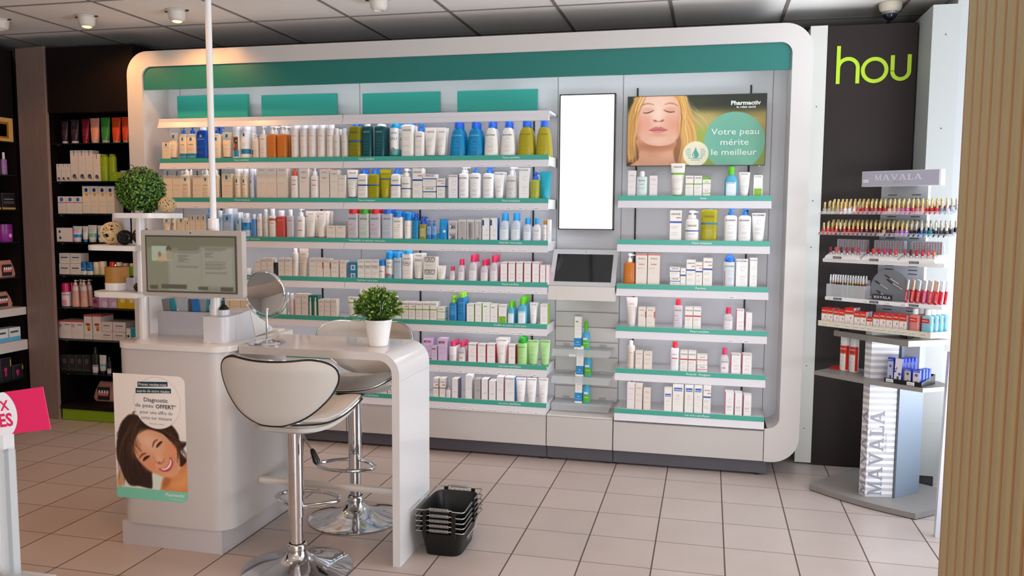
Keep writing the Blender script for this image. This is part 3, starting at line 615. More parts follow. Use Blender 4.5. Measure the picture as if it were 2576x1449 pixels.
STYLES = {
 'lbox': {'k': 'box', 'look': 'cream carton with a small blue tag', 'body': 'EED9B9', 'dec': [('r', -0.2, 0.2, 0.78, 0.93, '1F7AA8'), ('t', 'LA ROCHE-POSAY', 0.7, 0.7, '8A7D6C'), ('l', -0.75, 0.6, [0.55, 0.5, 0.4, 0.3, 0.2], 'A9A29D')]},
 'lboxs': {'k': 'box', 'look': 'cream carton with silver top and blue tag', 'body': 'EED9B9', 'dec': [('b', 0.83, 1, 'B9B6B0'), ('r', -0.16, 0.16, 0.82, 0.98, '1F7AA8'), ('t', 'LA ROCHE-POSAY', 0.76, 0.7, '8A7D6C'), ('l', -0.75, 0.6, [0.5, 0.46, 0.36, 0.32, 0.15], 'A9A29D')]},
 'ltube': {'k': 'tube', 'look': 'cream tube with blue tag', 'body': 'EED9B9', 'dec': [('r', -0.25, 0.2, 0.78, 0.92, '1F7AA8'), ('t', 'LA ROCHE-POSAY', 0.7, 0.6, '8A7D6C'), ('l', -0.75, 0.6, [0.5, 0.45, 0.35, 0.3], 'A9A29D')], 'cap': '3a3f45'},
 'lpumpb': {'k': 'pump', 'look': 'cream bottle with blue pump and teal band', 'body': 'EED9B9', 'dec': [('r', -0.22, 0.22, 0.8, 0.93, '1F7AA8'), ('b', 0.08, 0.28, '2A87A5'), ('t', 'LIPIKAR', 0.62, 0.5, '6A6462'), ('t', 'EAU THERMALE', 0.13, 0.8, 'CFE6EC'), ('l', -0.75, 0.6, [0.5, 0.45, 0.4], 'A9A29D')], 'cap': '1C5FCB', 'hb': 0.76, 'n': 5},
 'lblue': {'k': 'bottle', 'look': 'deep blue bottle with white cap', 'body': '1A55BE', 'dec': [('r', -0.2, 0.15, 0.82, 0.92, '9FB4D8'), ('t', 'LA ROCHE-POSAY', 0.74, 0.6, 'C9D6EE'), ('l', -0.75, 0.6, [0.5, 0.45, 0.3, 0.25], '6F92DA')], 'cap': 'E9EEF4', 'hb': 0.84, 'n': 4, 'cw': 0.24, 'trans': 0.2},
 'lpumpbl': {'k': 'pump', 'look': 'cream bottle with blue pump', 'body': 'EED9B9', 'dec': [('r', -0.22, 0.22, 0.8, 0.93, '1F7AA8'), ('l', -0.75, 0.6, [0.48, 0.44, 0.4, 0.3, 0.27, 0.16, 0.12], 'A9A29D')], 'cap': '1C5FCB', 'hb': 0.77, 'n': 5},
 'lpumpw': {'k': 'pump', 'look': 'cream bottle with white pump and blue tag', 'body': 'EED9B9', 'dec': [('r', -0.22, 0.22, 0.8, 0.93, '1F7AA8'), ('t', 'LIPIKAR', 0.6, 0.5, '6A6462'), ('l', -0.75, 0.6, [0.48, 0.44, 0.4, 0.3, 0.27, 0.16, 0.12], 'A9A29D')], 'cap': 'EFEDEA', 'hb': 0.74, 'n': 5, 'cw': 0.22},
 'canbr': {'k': 'can', 'look': 'white spray can printed with brown portraits', 'body': 'F1EFED', 'dec': [('r', -1, 0.4, 0.35, 0.85, '8A5227'), ('r', -0.2, 0.5, 0.6, 0.8, '3A2418'), ('r', -0.9, -0.1, 0.45, 0.62, 'B98B5A'), ('r', -0.5, 0.7, 0.12, 0.35, '2A87A5'), ('d', 0.2, 0.7, 0.22, 'C79B70')], 'cap': 'ECECF0', 'hb': 0.8},
 'canw': {'k': 'can', 'look': 'white spray can with a blue-green band', 'body': 'F1EFED', 'dec': [('r', -0.15, 0.2, 0.86, 0.98, '1F6FB0'), ('b', 0.22, 0.4, '2A7FA5'), ('l', -0.75, 0.6, [0.6, 0.55, 0.5], 'A9A29D')], 'cap': 'EDEEF2', 'hb': 0.8},
 'canlrp': {'k': 'can', 'look': 'cream spray can with blue tag', 'body': 'EED9B9', 'dec': [('r', -0.3, 0.1, 0.72, 0.86, '1F5FA8'), ('t', 'LIPIKAR', 0.62, 0.5, '6A6462'), ('l', -0.75, 0.6, [0.48, 0.44, 0.4, 0.3, 0.27, 0.16, 0.12], 'A9A29D')], 'cap': 'E9E7E4', 'hb': 0.8, 'cr': 0.85, 'sh': 0.05},
 'cangr': {'k': 'can', 'look': 'pale grey spray can with a tall cap', 'body': 'C9CCDA', 'dec': [('r', -0.3, 0.1, 0.72, 0.84, '3E62A8'), ('l', -0.75, 0.6, [0.48, 0.44, 0.4, 0.3, 0.27, 0.16, 0.12], 'A9A29D')], 'cap': 'E3E6EE', 'hb': 0.8, 'cr': 0.85},
 'canav': {'k': 'can', 'look': 'tall pinkish-white spray can', 'body': 'E3D8D0', 'dec': [('t', 'Avène', 0.8, 0.5, 'B78F84'), ('l', -0.75, 0.6, [0.66, 0.6, 0.45, 0.4], 'A9A29D'), ('d', 0, 0.3, 0.06, 'B5564A')], 'cap': 'F0F1F4', 'hb': 0.85},
 'canavs': {'k': 'can', 'look': 'short beige spray can with rounded shoulder', 'body': 'D8D1C6', 'dec': [('t', 'Avène', 0.8, 0.5, 'A98D80'), ('l', -0.75, 0.6, [0.48, 0.44, 0.4, 0.3, 0.27, 0.16, 0.12], 'A9A29D')], 'cap': 'E6E6E6', 'hb': 0.8, 'cr': 0.55, 'sh': 0.12},
 'avmini': {'k': 'pump', 'look': 'small beige lotion bottle', 'body': 'E5D3C0', 'dec': [('l', -0.75, 0.6, [0.48, 0.44, 0.4, 0.3, 0.27, 0.16, 0.12], 'A9A29D')], 'cap': 'E7DDD2', 'hb': 0.83, 'n': 2.4, 'cw': 0.3},
 'avpump': {'k': 'pump', 'look': 'beige lotion bottle with white pump', 'body': 'E6D9CB', 'dec': [('t', 'Avène', 0.85, 0.5, 'B06A5C'), ('l', -0.75, 0.6, [0.48, 0.44, 0.4, 0.3, 0.27, 0.16, 0.12], 'A9A29D')], 'cap': 'EFEDEA', 'hb': 0.74, 'n': 2.4, 'cw': 0.2},
 'orange': {'k': 'pump', 'look': 'orange cleansing oil bottle with white pump', 'body': 'D07A2E', 'dec': [('l', -0.75, 0.6, [0.6, 0.5, 0.45, 0.2], 'E3A76C')], 'cap': 'ECE6E0', 'hb': 0.73, 'n': 4, 'trans': 0.12, 'cw': 0.22},
 'olive': {'k': 'bottle', 'look': 'olive-yellow oil bottle with blue band', 'body': '8E8A1C', 'dec': [('b', 0.55, 0.62, '2C5F86'), ('t', 'URIAGE', 0.85, 0.6, '55561A'), ('l', -0.75, 0.6, [0.48, 0.44, 0.4, 0.3, 0.27, 0.16, 0.12], '6A6A1A')], 'cap': '2F6FC0', 'hb': 0.93, 'n': 4, 'trans': 0.15, 'cw': 0.22},
 'dteal': {'k': 'bottle', 'look': 'dark green gel bottle with white cap', 'body': '14545A', 'dec': [('t', 'URIAGE', 0.87, 0.6, '9AC2C0'), ('l', -0.75, 0.6, [0.7, 0.62, 0.5, 0.4, 0.3, 0.2], '4E8E8C')], 'cap': 'E5EAEC', 'hb': 0.92, 'n': 5, 'trans': 0.15, 'cw': 0.26},
 'eaucan': {'k': 'can', 'look': 'white spray can with cyan cap and coral print', 'body': 'F1EFED', 'dec': [('t', 'URIAGE', 0.86, 0.7, '6b6b6b'), ('t', 'EAU', 0.64, 0.75, '8FA6A8', 0.02), ('b', 0.0, 0.28, '4FA9A6'), ('d', -0.1, 0.3, 0.5, 'E0796B'), ('r', -1, 1, 0, 0.12, '3F93A3'), ('b', 0.28, 0.33, '5BB7B8')], 'cap': '1FA4DE', 'hb': 0.87},
 'uwhite': {'k': 'bottle', 'look': 'tall white bottle with blue cap', 'body': 'EFEAE2', 'dec': [('t', 'URIAGE', 0.87, 0.62, '6A6462'), ('l', -0.75, 0.6, [0.66, 0.6, 0.42, 0.38, 0.2, 0.16, 0.1], 'A9A29D')], 'cap': '2E7FE0', 'hb': 0.95, 'n': 4.5, 'cw': 0.26},
 'upumpb': {'k': 'pump', 'look': 'white bottle with blue pump', 'body': 'EFEAE2', 'dec': [('t', 'URIAGE', 0.85, 0.6, '6A6462'), ('l', -0.75, 0.6, [0.68, 0.5, 0.45, 0.4, 0.2], 'A9A29D')], 'cap': '2E7FE0', 'hb': 0.78, 'n': 4.5, 'cw': 0.2},
 'utube': {'k': 'tube', 'look': 'white tube with dark teal cap', 'body': 'EFEAE2', 'dec': [('t', 'URIAGE', 0.82, 0.62, '6A6462'), ('l', -0.75, 0.6, [0.6, 0.56, 0.5, 0.35, 0.3], 'A9A29D')], 'cap': '12565E', 'ch': 0.09},
 'fblue': {'k': 'flask', 'look': 'bright blue flask bottle with blue cap', 'body': '0F8CC4', 'dec': [('t', 'BIODERMA', 0.8, 0.62, '7CC2E6'), ('o', 0, 0.6, 0.3, '7CC2E6'), ('l', -0.4, 0.4, [0.45, 0.4, 0.3, 0.26, 0.15], '6FBBE2')], 'cap': '2468D8', 'trans': 0.12},
 'fwhite': {'k': 'flask', 'look': 'milky white flask bottle with blue cap', 'body': 'E9E6DF', 'dec': [('t', 'BIODERMA', 0.8, 0.62, '77736C'), ('o', 0, 0.62, 0.3, '9A958C'), ('l', -0.45, 0.45, [0.45, 0.4, 0.36, 0.26, 0.22], 'A09A92')], 'cap': '2468D8'},
 'fyell': {'k': 'flask', 'look': 'clear yellow flask bottle with blue cap', 'body': 'B7AA2A', 'dec': [('t', 'BIODERMA', 0.8, 0.62, '857A1E'), ('o', 0, 0.62, 0.3, '9B9027'), ('l', -0.45, 0.45, [0.45, 0.4, 0.36, 0.26, 0.22], '9B9027')], 'cap': '2468D8', 'trans': 0.15},
 'avtall': {'k': 'box', 'look': 'tall beige carton with pale print', 'body': 'E6DBCF', 'dec': [('b', 0.0, 0.76, 'E3D3C2'), ('t', 'Avène', 0.86, 0.6, 'A68D80'), ('l', -0.75, 0.6, [0.5, 0.47, 0.4, 0.1, 0.06], 'A9A29D')], 'd': 0.05},
 'avorp': {'k': 'pump', 'look': 'white bottle with orange-red pump', 'body': 'EFE9E3', 'dec': [('t', 'Avène', 0.84, 0.6, 'C24A3A'), ('r', -0.5, 0.5, 0.66, 0.69, 'D2453A'), ('l', -0.75, 0.6, [0.75, 0.5, 0.45], 'A9A29D')], 'cap': 'E8552E', 'hb': 0.72, 'n': 2.6, 'cw': 0.3},
 'avred': {'k': 'box', 'look': 'beige carton with a red top edge', 'body': 'E6DBCF', 'dec': [('b', 0.97, 1, 'C84038'), ('t', 'Avène', 0.84, 0.6, 'A68D80'), ('r', -0.5, 0.5, 0.67, 0.69, 'D2453A'), ('l', -0.75, 0.6, [0.72, 0.57, 0.55], 'A9A29D'), ('o', 0, 0.42, 0.18, 'A68D80')], 'd': 0.05},
 'avwp': {'k': 'pump', 'look': 'white bottle with white pump and red line', 'body': 'EFE9E3', 'dec': [('t', 'Avène', 0.84, 0.6, 'C24A3A'), ('r', -0.5, 0.5, 0.64, 0.67, 'D2453A'), ('l', -0.75, 0.6, [0.75, 0.5, 0.45], 'A9A29D')], 'cap': 'F3F3F5', 'hb': 0.72, 'n': 2.6, 'cw': 0.28},
 'avbox': {'k': 'box', 'look': 'plain beige carton with pale print', 'body': 'E6DBCF', 'dec': [('t', 'Avène', 0.84, 0.62, 'A68D80'), ('l', -0.75, 0.6, [0.62, 0.58, 0.4, 0.36], 'A9A29D')], 'd': 0.045},
 'avboxr': {'k': 'box', 'look': 'beige carton with a short red bar', 'body': 'E6DBCF', 'dec': [('t', 'Avène', 0.84, 0.62, 'A68D80'), ('l', -0.75, 0.6, [0.62, 0.58, 0.3], 'A9A29D'), ('r', 0.82, 1, 0.5, 0.8, 'D2453A')], 'd': 0.045},
 'ubt': {'k': 'tube', 'look': 'white tube with blue cap and blue band', 'body': 'EFEAE2', 'dec': [('t', 'URIAGE', 0.86, 0.62, '6A6462'), ('b', 0.66, 0.71, '2757A8'), ('l', -0.75, 0.6, [0.6, 0.5, 0.45, 0.3], 'A9A29D')], 'cap': '234A9C', 'ch': 0.1},
 'ubp': {'k': 'pump', 'look': 'white bottle with blue pump and blue band', 'body': 'EFEAE2', 'dec': [('t', 'URIAGE', 0.78, 0.66, '6A6462'), ('b', 0.58, 0.64, '2757A8'), ('l', -0.75, 0.6, [0.5, 0.45, 0.4, 0.25, 0.2], 'A9A29D')], 'cap': '2E7FE0', 'hb': 0.77, 'n': 5, 'cw': 0.22},
 'uyp': {'k': 'pump', 'look': 'olive-yellow bottle with blue pump and band', 'body': 'A9A118', 'dec': [('b', 0.58, 0.64, '2C5F9A'), ('l', -0.75, 0.6, [0.5, 0.4, 0.3], '76701A')], 'cap': '2E7FE0', 'hb': 0.77, 'n': 5, 'cw': 0.22, 'trans': 0.12},
 'uyt': {'k': 'tube', 'look': 'olive-yellow tube with blue band', 'body': 'B5AC1B', 'dec': [('t', 'URIAGE', 0.82, 0.7, '6F6A1A'), ('b', 0.64, 0.69, '35618F')], 'cap': '35618F', 'ch': 0.08, 'trans': 0.1},
 'upot': {'k': 'pump', 'look': 'stout white dispenser with white pump and blue band', 'body': 'EFEAE2', 'dec': [('t', 'URIAGE', 0.72, 0.66, '6A6462'), ('b', 0.5, 0.55, '2757A8'), ('l', -0.75, 0.6, [0.4, 0.35, 0.2], 'A9A29D')], 'cap': 'F3F2F0', 'hb': 0.75, 'n': 2.6, 'cw': 0.3},
 'ubb': {'k': 'box', 'look': 'white carton with blue band and red mark', 'body': 'EFEAE2', 'dec': [('t', 'URIAGE', 0.85, 0.8, '6A6462'), ('b', 0.6, 0.655, '2757A8'), ('r', 0.1, 0.9, 0.75, 0.775, 'C83A4A'), ('l', -0.75, 0.6, [0.5, 0.47, 0.44, 0.3, 0.26, 0.22], 'A9A29D')], 'd': 0.055},
 'ubbs': {'k': 'box', 'look': 'small white carton with a blue band', 'body': 'EFEAE2', 'dec': [('t', 'URIAGE', 0.8, 0.66, '6A6462'), ('b', 0.58, 0.66, '2757A8'), ('l', -0.75, 0.6, [0.45, 0.38, 0.2], 'A9A29D')], 'd': 0.05},
 'bbox': {'k': 'box', 'look': 'white carton with thin grey print', 'body': 'F1EFED', 'dec': [('t', 'BIODERMA', 0.91, 0.9, '8A8680'), ('o', 0.2, 0.68, 0.42, '8A8680'), ('l', -0.3, 0.75, [0.42, 0.38, 0.3, 0.2], 'A9A29D')], 'd': 0.05},
 'bboxb': {'k': 'box', 'look': 'white carton with a dark blue side', 'body': 'F1EFED', 'dec': [('t', 'BIODERMA', 0.91, 0.9, '8A8680'), ('o', 0.2, 0.68, 0.42, '8A8680'), ('l', -0.3, 0.75, [0.42, 0.38, 0.3, 0.2], 'A9A29D')], 'side': '1D3F7C', 'd': 0.05},
 'bwp': {'k': 'pump', 'look': 'white bottle with white pump and grey print', 'body': 'F1EFED', 'dec': [('t', 'BIODERMA', 0.86, 0.8, '4A4846'), ('o', 0, 0.62, 0.32, '6A6664'), ('l', -0.5, 0.5, [0.42, 0.38, 0.34, 0.24, 0.2], '77716C')], 'cap': 'F2F2F2', 'hb': 0.79, 'n': 2.8, 'tw': 1.0, 'cw': 0.2},
 'bbp': {'k': 'pump', 'look': 'white bottle with blue pump and grey print', 'body': 'F1EFED', 'dec': [('t', 'BIODERMA', 0.86, 0.8, '4A4846'), ('o', 0, 0.62, 0.32, '6A6664'), ('l', -0.5, 0.5, [0.42, 0.38, 0.34, 0.24, 0.2], '77716C')], 'cap': '2F84E8', 'hb': 0.79, 'n': 2.8, 'tw': 1.0, 'cw': 0.22},
 'btube': {'k': 'tube', 'look': 'white tube with navy cap and grey print', 'body': 'F1EFED', 'dec': [('t', 'BIODERMA', 0.9, 0.85, '4A4846'), ('o', 0.05, 0.68, 0.3, '6A6664'), ('l', -0.5, 0.5, [0.45, 0.4, 0.3, 0.25], '77716C')], 'cap': '1F4F86', 'ch': 0.07},
 'bgp': {'k': 'pump', 'look': 'pale grey rounded bottle with white pump', 'body': 'D6D3D2', 'dec': [('t', 'BIODERMA', 0.8, 0.7, '77716C'), ('l', -0.5, 0.5, [0.5, 0.46, 0.3], '8b8683')], 'cap': 'F1F1F1', 'hb': 0.74, 'n': 2.3, 'tw': 0.9, 'cw': 0.2},
 'bypump': {'k': 'pump', 'look': 'clear yellow bottle with small blue pump', 'body': 'B9BE4C', 'dec': [('l', -0.75, 0.6, [0.6, 0.5, 0.4], '8A8F2F')], 'cap': '2B5FD0', 'hb': 0.72, 'n': 3, 'trans': 0.2, 'cw': 0.22},
 'bcyan': {'k': 'tube', 'look': 'translucent turquoise tube', 'body': '27ADC4', 'dec': [('l', -0.75, 0.6, [0.7, 0.5, 0.45], '66CCDC')], 'cap': '1F6FB0', 'ch': 0.07, 'trans': 0.1},
 'lclear': {'k': 'bottle', 'look': 'pale blue clear bottle with blue tag', 'body': 'BFD8EE', 'dec': [('r', -0.25, 0.2, 0.78, 0.95, '1F86C8'), ('t', 'LA ROCHE-POSAY', 0.7, 0.7, '8FA6BE'), ('l', -0.75, 0.6, [0.5, 0.45, 0.3], '9DB7D0')], 'cap': 'F1F2F5', 'hb': 0.78, 'n': 5, 'trans': 0.2, 'cw': 0.3},
 'lpb': {'k': 'bottle', 'look': 'light blue bottle with blue cap', 'body': '9CC4EA', 'dec': [('r', -0.3, 0.2, 0.72, 0.9, '1F6FC0'), ('l', -0.75, 0.6, [0.4, 0.3], '6B9BC8')], 'cap': '4F97E0', 'hb': 0.85, 'n': 4, 'trans': 0.1, 'cw': 0.3},
 'lbtone': {'k': 'bottle', 'look': 'blue two-tone bottle with white cap', 'body': 'CFE0F0', 'dec': [('b', 0.45, 0.86, '3B9AD6'), ('r', -0.2, 0.3, 0.68, 0.84, '1C6CB4'), ('l', -0.75, 0.6, [0.3, 0.2], '7E93A8')], 'cap': 'F4F5F8', 'hb': 0.8, 'n': 2.5, 'cw': 0.3},
 'lbt2': {'k': 'bottle', 'look': 'mid blue bottle with white cap', 'body': '5F9FDE', 'dec': [], 'cap': 'EDF1F6', 'hb': 0.8, 'n': 2.5, 'cw': 0.3, 'trans': 0.1},
 'wlot': {'k': 'bottle', 'look': 'beige-white lotion bottle with white cap', 'body': 'EBE3DA', 'dec': [('t', 'Avène', 0.86, 0.5, 'B78F84'), ('l', -0.75, 0.6, [0.48, 0.44, 0.4, 0.3, 0.27, 0.16, 0.12], 'A9A29D')], 'cap': 'F0F0F2', 'hb': 0.86, 'n': 2.4, 'cw': 0.28},
 'redband': {'k': 'bottle', 'look': 'white bottle with coral-red neck band', 'body': 'EDE6DF', 'dec': [('b', 0.86, 0.96, 'D9604F'), ('t', 'Avène', 0.72, 0.55, 'C24A3A'), ('l', -0.75, 0.6, [0.55, 0.5, 0.4], 'A9A29D')], 'cap': 'F3F3F6', 'hb': 0.74, 'n': 2.4, 'cw': 0.26},
 'redb': {'k': 'bottle', 'look': 'red gel bottle with white cap', 'body': 'D4574B', 'dec': [('t', 'Avène', 0.86, 0.55, 'F0B8AE'), ('l', -0.75, 0.6, [0.5, 0.4, 0.3], 'E88D80')], 'cap': 'F1F1F4', 'hb': 0.8, 'n': 3.5, 'trans': 0.1, 'cw': 0.26},
 'clpink': {'k': 'bottle', 'look': 'clear pinkish bottle with white cap', 'body': 'D9D3D8', 'dec': [('t', 'Avène', 0.84, 0.6, 'C07B70'), ('l', -0.75, 0.6, [0.6, 0.5, 0.4], 'B5A5A5')], 'cap': 'F1F1F4', 'hb': 0.79, 'n': 4, 'trans': 0.2, 'cw': 0.26},
 'avpr': {'k': 'pump', 'look': 'slim white pump bottle with red line', 'body': 'EFE8E0', 'dec': [('t', 'Avène', 0.84, 0.6, 'C24A3A'), ('r', -0.6, 0.6, 0.4, 0.43, 'D2453A'), ('l', -0.75, 0.6, [0.7, 0.6, 0.3], 'A9A29D')], 'cap': 'F4F4F6', 'hb': 0.73, 'n': 2.4, 'cw': 0.28, 'nz': 1},
 'avtr': {'k': 'tube', 'look': 'beige-white tube standing on a coral cap', 'body': 'EDE3D8', 'dec': [('t', 'Avène', 0.86, 0.5, 'B78F84'), ('r', -0.95, -0.5, 0.78, 0.81, 'D2453A'), ('l', -0.75, 0.6, [0.6, 0.5, 0.4], 'A9A29D')], 'cap': 'D2523F', 'ch': 0.09},
 'avsm': {'k': 'box', 'look': 'small square beige carton', 'body': 'E6DBCF', 'dec': [('t', 'Avène', 0.82, 0.45, 'B06A5C'), ('l', -0.75, 0.6, [0.5, 0.42, 0.2], 'A9A29D')], 'd': 0.05},
 'sqr': {'k': 'bottle', 'look': 'clear square bottle with red cap', 'body': 'E0DAE0', 'dec': [('t', 'URIAGE', 0.84, 0.7, '5f5c5a'), ('r', -0.7, -0.05, 0.62, 0.635, 'D83A55'), ('r', -0.7, 0.15, 0.4, 0.415, 'D83A55'), ('l', -0.75, 0.6, [0.5, 0.46, 0.3, 0.25], '8d8a88')], 'cap': 'D9263A', 'hb': 0.82, 'n': 6, 'trans': 0.25, 'cw': 0.42},
 'sqg': {'k': 'bottle', 'look': 'clear square bottle with green cap', 'body': 'DDE4DC', 'dec': [('t', 'URIAGE', 0.84, 0.7, '5f5c5a'), ('l', -0.75, 0.6, [0.6, 0.5, 0.46, 0.3, 0.25], '8d8a88')], 'cap': '3FA52A', 'hb': 0.82, 'n': 6, 'trans': 0.25, 'cw': 0.42},
 'sqb': {'k': 'bottle', 'look': 'clear square bottle with blue cap', 'body': 'D6DEE8', 'dec': [('t', 'URIAGE', 0.84, 0.7, '5f5c5a'), ('l', -0.75, 0.6, [0.6, 0.5, 0.46, 0.3, 0.25], '8d8a88')], 'cap': '2C6CC8', 'hb': 0.82, 'n': 6, 'trans': 0.25, 'cw': 0.42},
 'uwb': {'k': 'bottle', 'look': 'white bottle with a wide blue cap', 'body': 'EFEAE2', 'dec': [('t', 'URIAGE', 0.85, 0.6, '6A6462'), ('r', 0.1, 0.5, 0.7, 0.72, 'D2453A'), ('l', -0.75, 0.6, [0.6, 0.5, 0.45, 0.2], 'A9A29D')], 'cap': '1F7BD0', 'hb': 0.81, 'n': 4, 'cw': 0.42},
 'ucanb': {'k': 'can', 'look': 'white spray can with a tall blue cap', 'body': 'EFEAE2', 'dec': [('l', -0.75, 0.6, [0.8, 0.6, 0.5, 0.4], 'A9A29D')], 'cap': '1583CC', 'hb': 0.72, 'cr': 1.0},
 'ucy': {'k': 'pump', 'look': 'blue gel bottle with dark blue pump', 'body': '1F8FC6', 'dec': [('l', -0.75, 0.6, [0.7, 0.5, 0.3], '6FC0E4')], 'cap': '1D55B8', 'hb': 0.76, 'n': 4, 'trans': 0.1, 'cw': 0.3},
 'uol': {'k': 'pump', 'look': 'olive bottle with dark blue pumps', 'body': 'A79F50', 'dec': [('r', -0.6, 0.6, 0.3, 0.8, 'BDB57A'), ('l', -0.75, 0.6, [0.6, 0.5], '77702E')], 'cap': '1D55B8', 'hb': 0.7, 'n': 4, 'trans': 0.2, 'cw': 0.3},
 'usm': {'k': 'pump', 'look': 'small clear blue bottle with blue pump', 'body': '7FAEDC', 'dec': [('b', 0, 0.45, '2F76C6'), ('t', 'URIAGE', 0.8, 0.6, '5f6c80')], 'cap': '2A66C4', 'hb': 0.73, 'n': 4, 'trans': 0.1, 'cw': 0.3},
 'wipes': {'k': 'wipes', 'look': 'glossy blue packet standing on end', 'body': '1590D4', 'dec': [('d', 0.35, 0.45, 0.32, 'D6E6F2')], 'd': 0.05, 'rough': 0.15},
 'wflat': {'k': 'wipes', 'look': 'flat teal packet of wipes', 'body': '167FA6', 'dec': [], 'd': 0.1, 'rough': 0.2},
 'jwin': {'k': 'box', 'look': 'carton with a blue jar pictured in its window', 'body': 'DAD6CE', 'dec': [('r', -0.85, 0.85, 0.12, 0.88, 'B5ADB8'), ('r', -0.45, 0.5, 0.2, 0.5, '2E86B8'), ('r', -0.6, 0.6, 0.52, 0.66, 'EFE9DC'), ('d', -0.6, 0.42, 0.22, 'EFE9DC')], 'd': 0.05},
 'twin': {'k': 'box', 'look': 'carton with a white tube pictured in its window', 'body': 'DAD6CE', 'dec': [('r', -0.8, 0.85, 0.08, 0.9, 'B5ADB0'), ('r', -0.5, 0.35, 0.2, 0.84, 'EDE9E2'), ('r', -0.25, 0.15, 0.1, 0.2, '3FA9C4'), ('o', 0.55, 0.4, 0.25, '5B93C4')], 'd': 0.05},
 'bbsq': {'k': 'box', 'look': 'beige carton with a dark blue corner square', 'body': 'F1EFED', 'dec': [('r', -0.95, -0.5, 0.68, 0.92, '1D4F80'), ('l', -0.2, 0.7, [0.5, 0.46, 0.3, 0.26], 'A9A29D')], 'side': '2C7AC4', 'd': 0.05},
 'micb': {'k': 'mic', 'look': 'clear bottle with sky blue cap and white label', 'body': 'D5E0EC', 'dec': [('r', -0.75, 0.75, 0.05, 0.88, 'DDE4EA'), ('t', 'BIODERMA', 0.78, 0.66, '8f9aa4'), ('l', -0.5, 0.5, [0.6, 0.5, 0.3], 'a9b4be')], 'cap': '2AA0E8', 'trans': 0.2},
 'micw': {'k': 'mic', 'look': 'milky white bottle with sky blue cap', 'body': 'E3E1E4', 'dec': [('t', 'BIODERMA', 0.8, 0.66, '8f9aa4'), ('l', -0.5, 0.5, [0.6, 0.5, 0.3], 'a9b4be')], 'cap': '2AA0E8'},
 'cang': {'k': 'can', 'look': 'white spray can with a gold cap', 'body': 'F1EFED', 'dec': [('t', 'BIODERMA', 0.85, 0.66, '8f8a84'), ('l', -0.75, 0.6, [0.48, 0.44, 0.4, 0.3, 0.27, 0.16, 0.12], 'A9A29D')], 'cap': 'C9932A', 'hb': 0.8, 'cr': 0.62},
 'wbox': {'k': 'box', 'look': 'plain white carton with no print', 'body': 'F1EFED', 'dec': [], 'd': 0.05},
 'wjar': {'k': 'pot', 'look': 'tiny white jar', 'body': 'ECEBEE', 'dec': [], 'cap': 'F4F4F6', 'hb': 0.6},
 'blk': {'k': 'bottle', 'look': 'small black bottle with white cap', 'body': '16161a', 'dec': [('r', -0.4, 0.4, 0.2, 0.7, '3a3a40')], 'cap': 'E9E9EC', 'hb': 0.8, 'n': 2, 'cw': 0.3},
 'avspr': {'k': 'can', 'look': 'beige spray can with slim white cap', 'body': 'E2D7CC', 'dec': [('t', 'Avène', 0.8, 0.5, 'B78F84'), ('l', -0.75, 0.6, [0.7, 0.6, 0.5, 0.45, 0.3], 'A9A29D')], 'cap': 'F0F0F0', 'hb': 0.84, 'cr': 0.5, 'sh': 0.12},
 'avtt': {'k': 'tube', 'look': 'tall beige tube with pearly cap', 'body': 'DCCDBC', 'dec': [('t', 'Avène', 0.74, 0.4, 'A68D80'), ('l', -0.4, 0.4, [0.6, 0.5, 0.4], 'A68D80')], 'cap': 'D9CDBF', 'ch': 0.13},
 'tbox': {'k': 'box', 'look': 'teal carton with white jar silhouettes', 'body': '1F7FA4', 'dec': [('r', -0.35, 0.55, 0.55, 0.85, 'E9EEF0'), ('r', -0.35, 0.55, 0.08, 0.36, 'E9EEF0'), ('r', -0.9, 0.1, 0.72, 0.76, 'E0406A'), ('r', -0.9, 0.1, 0.24, 0.28, 'E0406A'), ('r', -0.15, 0.4, 0.6, 0.8, '1F7FA4'), ('r', -0.15, 0.4, 0.12, 0.32, '1F7FA4')], 'd': 0.05},
 'eau': {'k': 'box', 'look': 'white carton with large grey EAU lettering', 'body': 'EFEAE2', 'dec': [('t', 'URIAGE', 0.88, 0.7, '77706c'), ('t', 'EAU', 0.62, 0.8, '8f8b8a', 0.015), ('t', 'THERMALE', 0.56, 0.66, '9b9694'), ('l', -0.75, 0.6, [0.38, 0.33, 0.28, 0.15], 'A9A29D')], 'd': 0.05},
 'eaucs': {'k': 'can', 'look': 'small white can with a blue cap', 'body': 'EFEAE2', 'dec': [('t', 'EAU', 0.6, 0.6, '8f8b8a'), ('l', -0.75, 0.6, [0.4, 0.3], 'A9A29D')], 'cap': '1A7FD0', 'hb': 0.72},
 'eauc': {'k': 'can', 'look': 'tall EAU spray can with a light blue cap', 'body': 'EFEAE2', 'dec': [('t', 'URIAGE', 0.86, 0.6, '77706c'), ('t', 'EAU', 0.64, 0.75, '6F9EA8', 0.015), ('b', 0, 0.3, '58B4BE'), ('r', -0.8, 0.4, 0.22, 0.34, 'E0566B')], 'cap': '169BE0', 'hb': 0.74},
 'clb': {'k': 'bottle', 'look': 'clear bottle with a light blue cap', 'body': 'CBDCE8', 'dec': [('t', 'URIAGE', 0.86, 0.7, '6b7680'), ('l', -0.75, 0.6, [0.7, 0.6, 0.5, 0.4], '7f9ab4')], 'cap': '3FA6E8', 'hb': 0.8, 'n': 4, 'trans': 0.2, 'cw': 0.36},
 'eaub': {'k': 'bottle', 'look': 'large white EAU bottle with light blue cap', 'body': 'EFEAE2', 'dec': [('t', 'URIAGE', 0.86, 0.62, '77706c'), ('t', 'EAU', 0.66, 0.7, '8f8b8a', 0.015), ('t', 'THERMALE', 0.6, 0.6, '9b9694'), ('l', -0.75, 0.6, [0.4, 0.3, 0.1], 'A9A29D')], 'cap': '3FB0E4', 'hb': 0.88, 'n': 4.5, 'cw': 0.4},
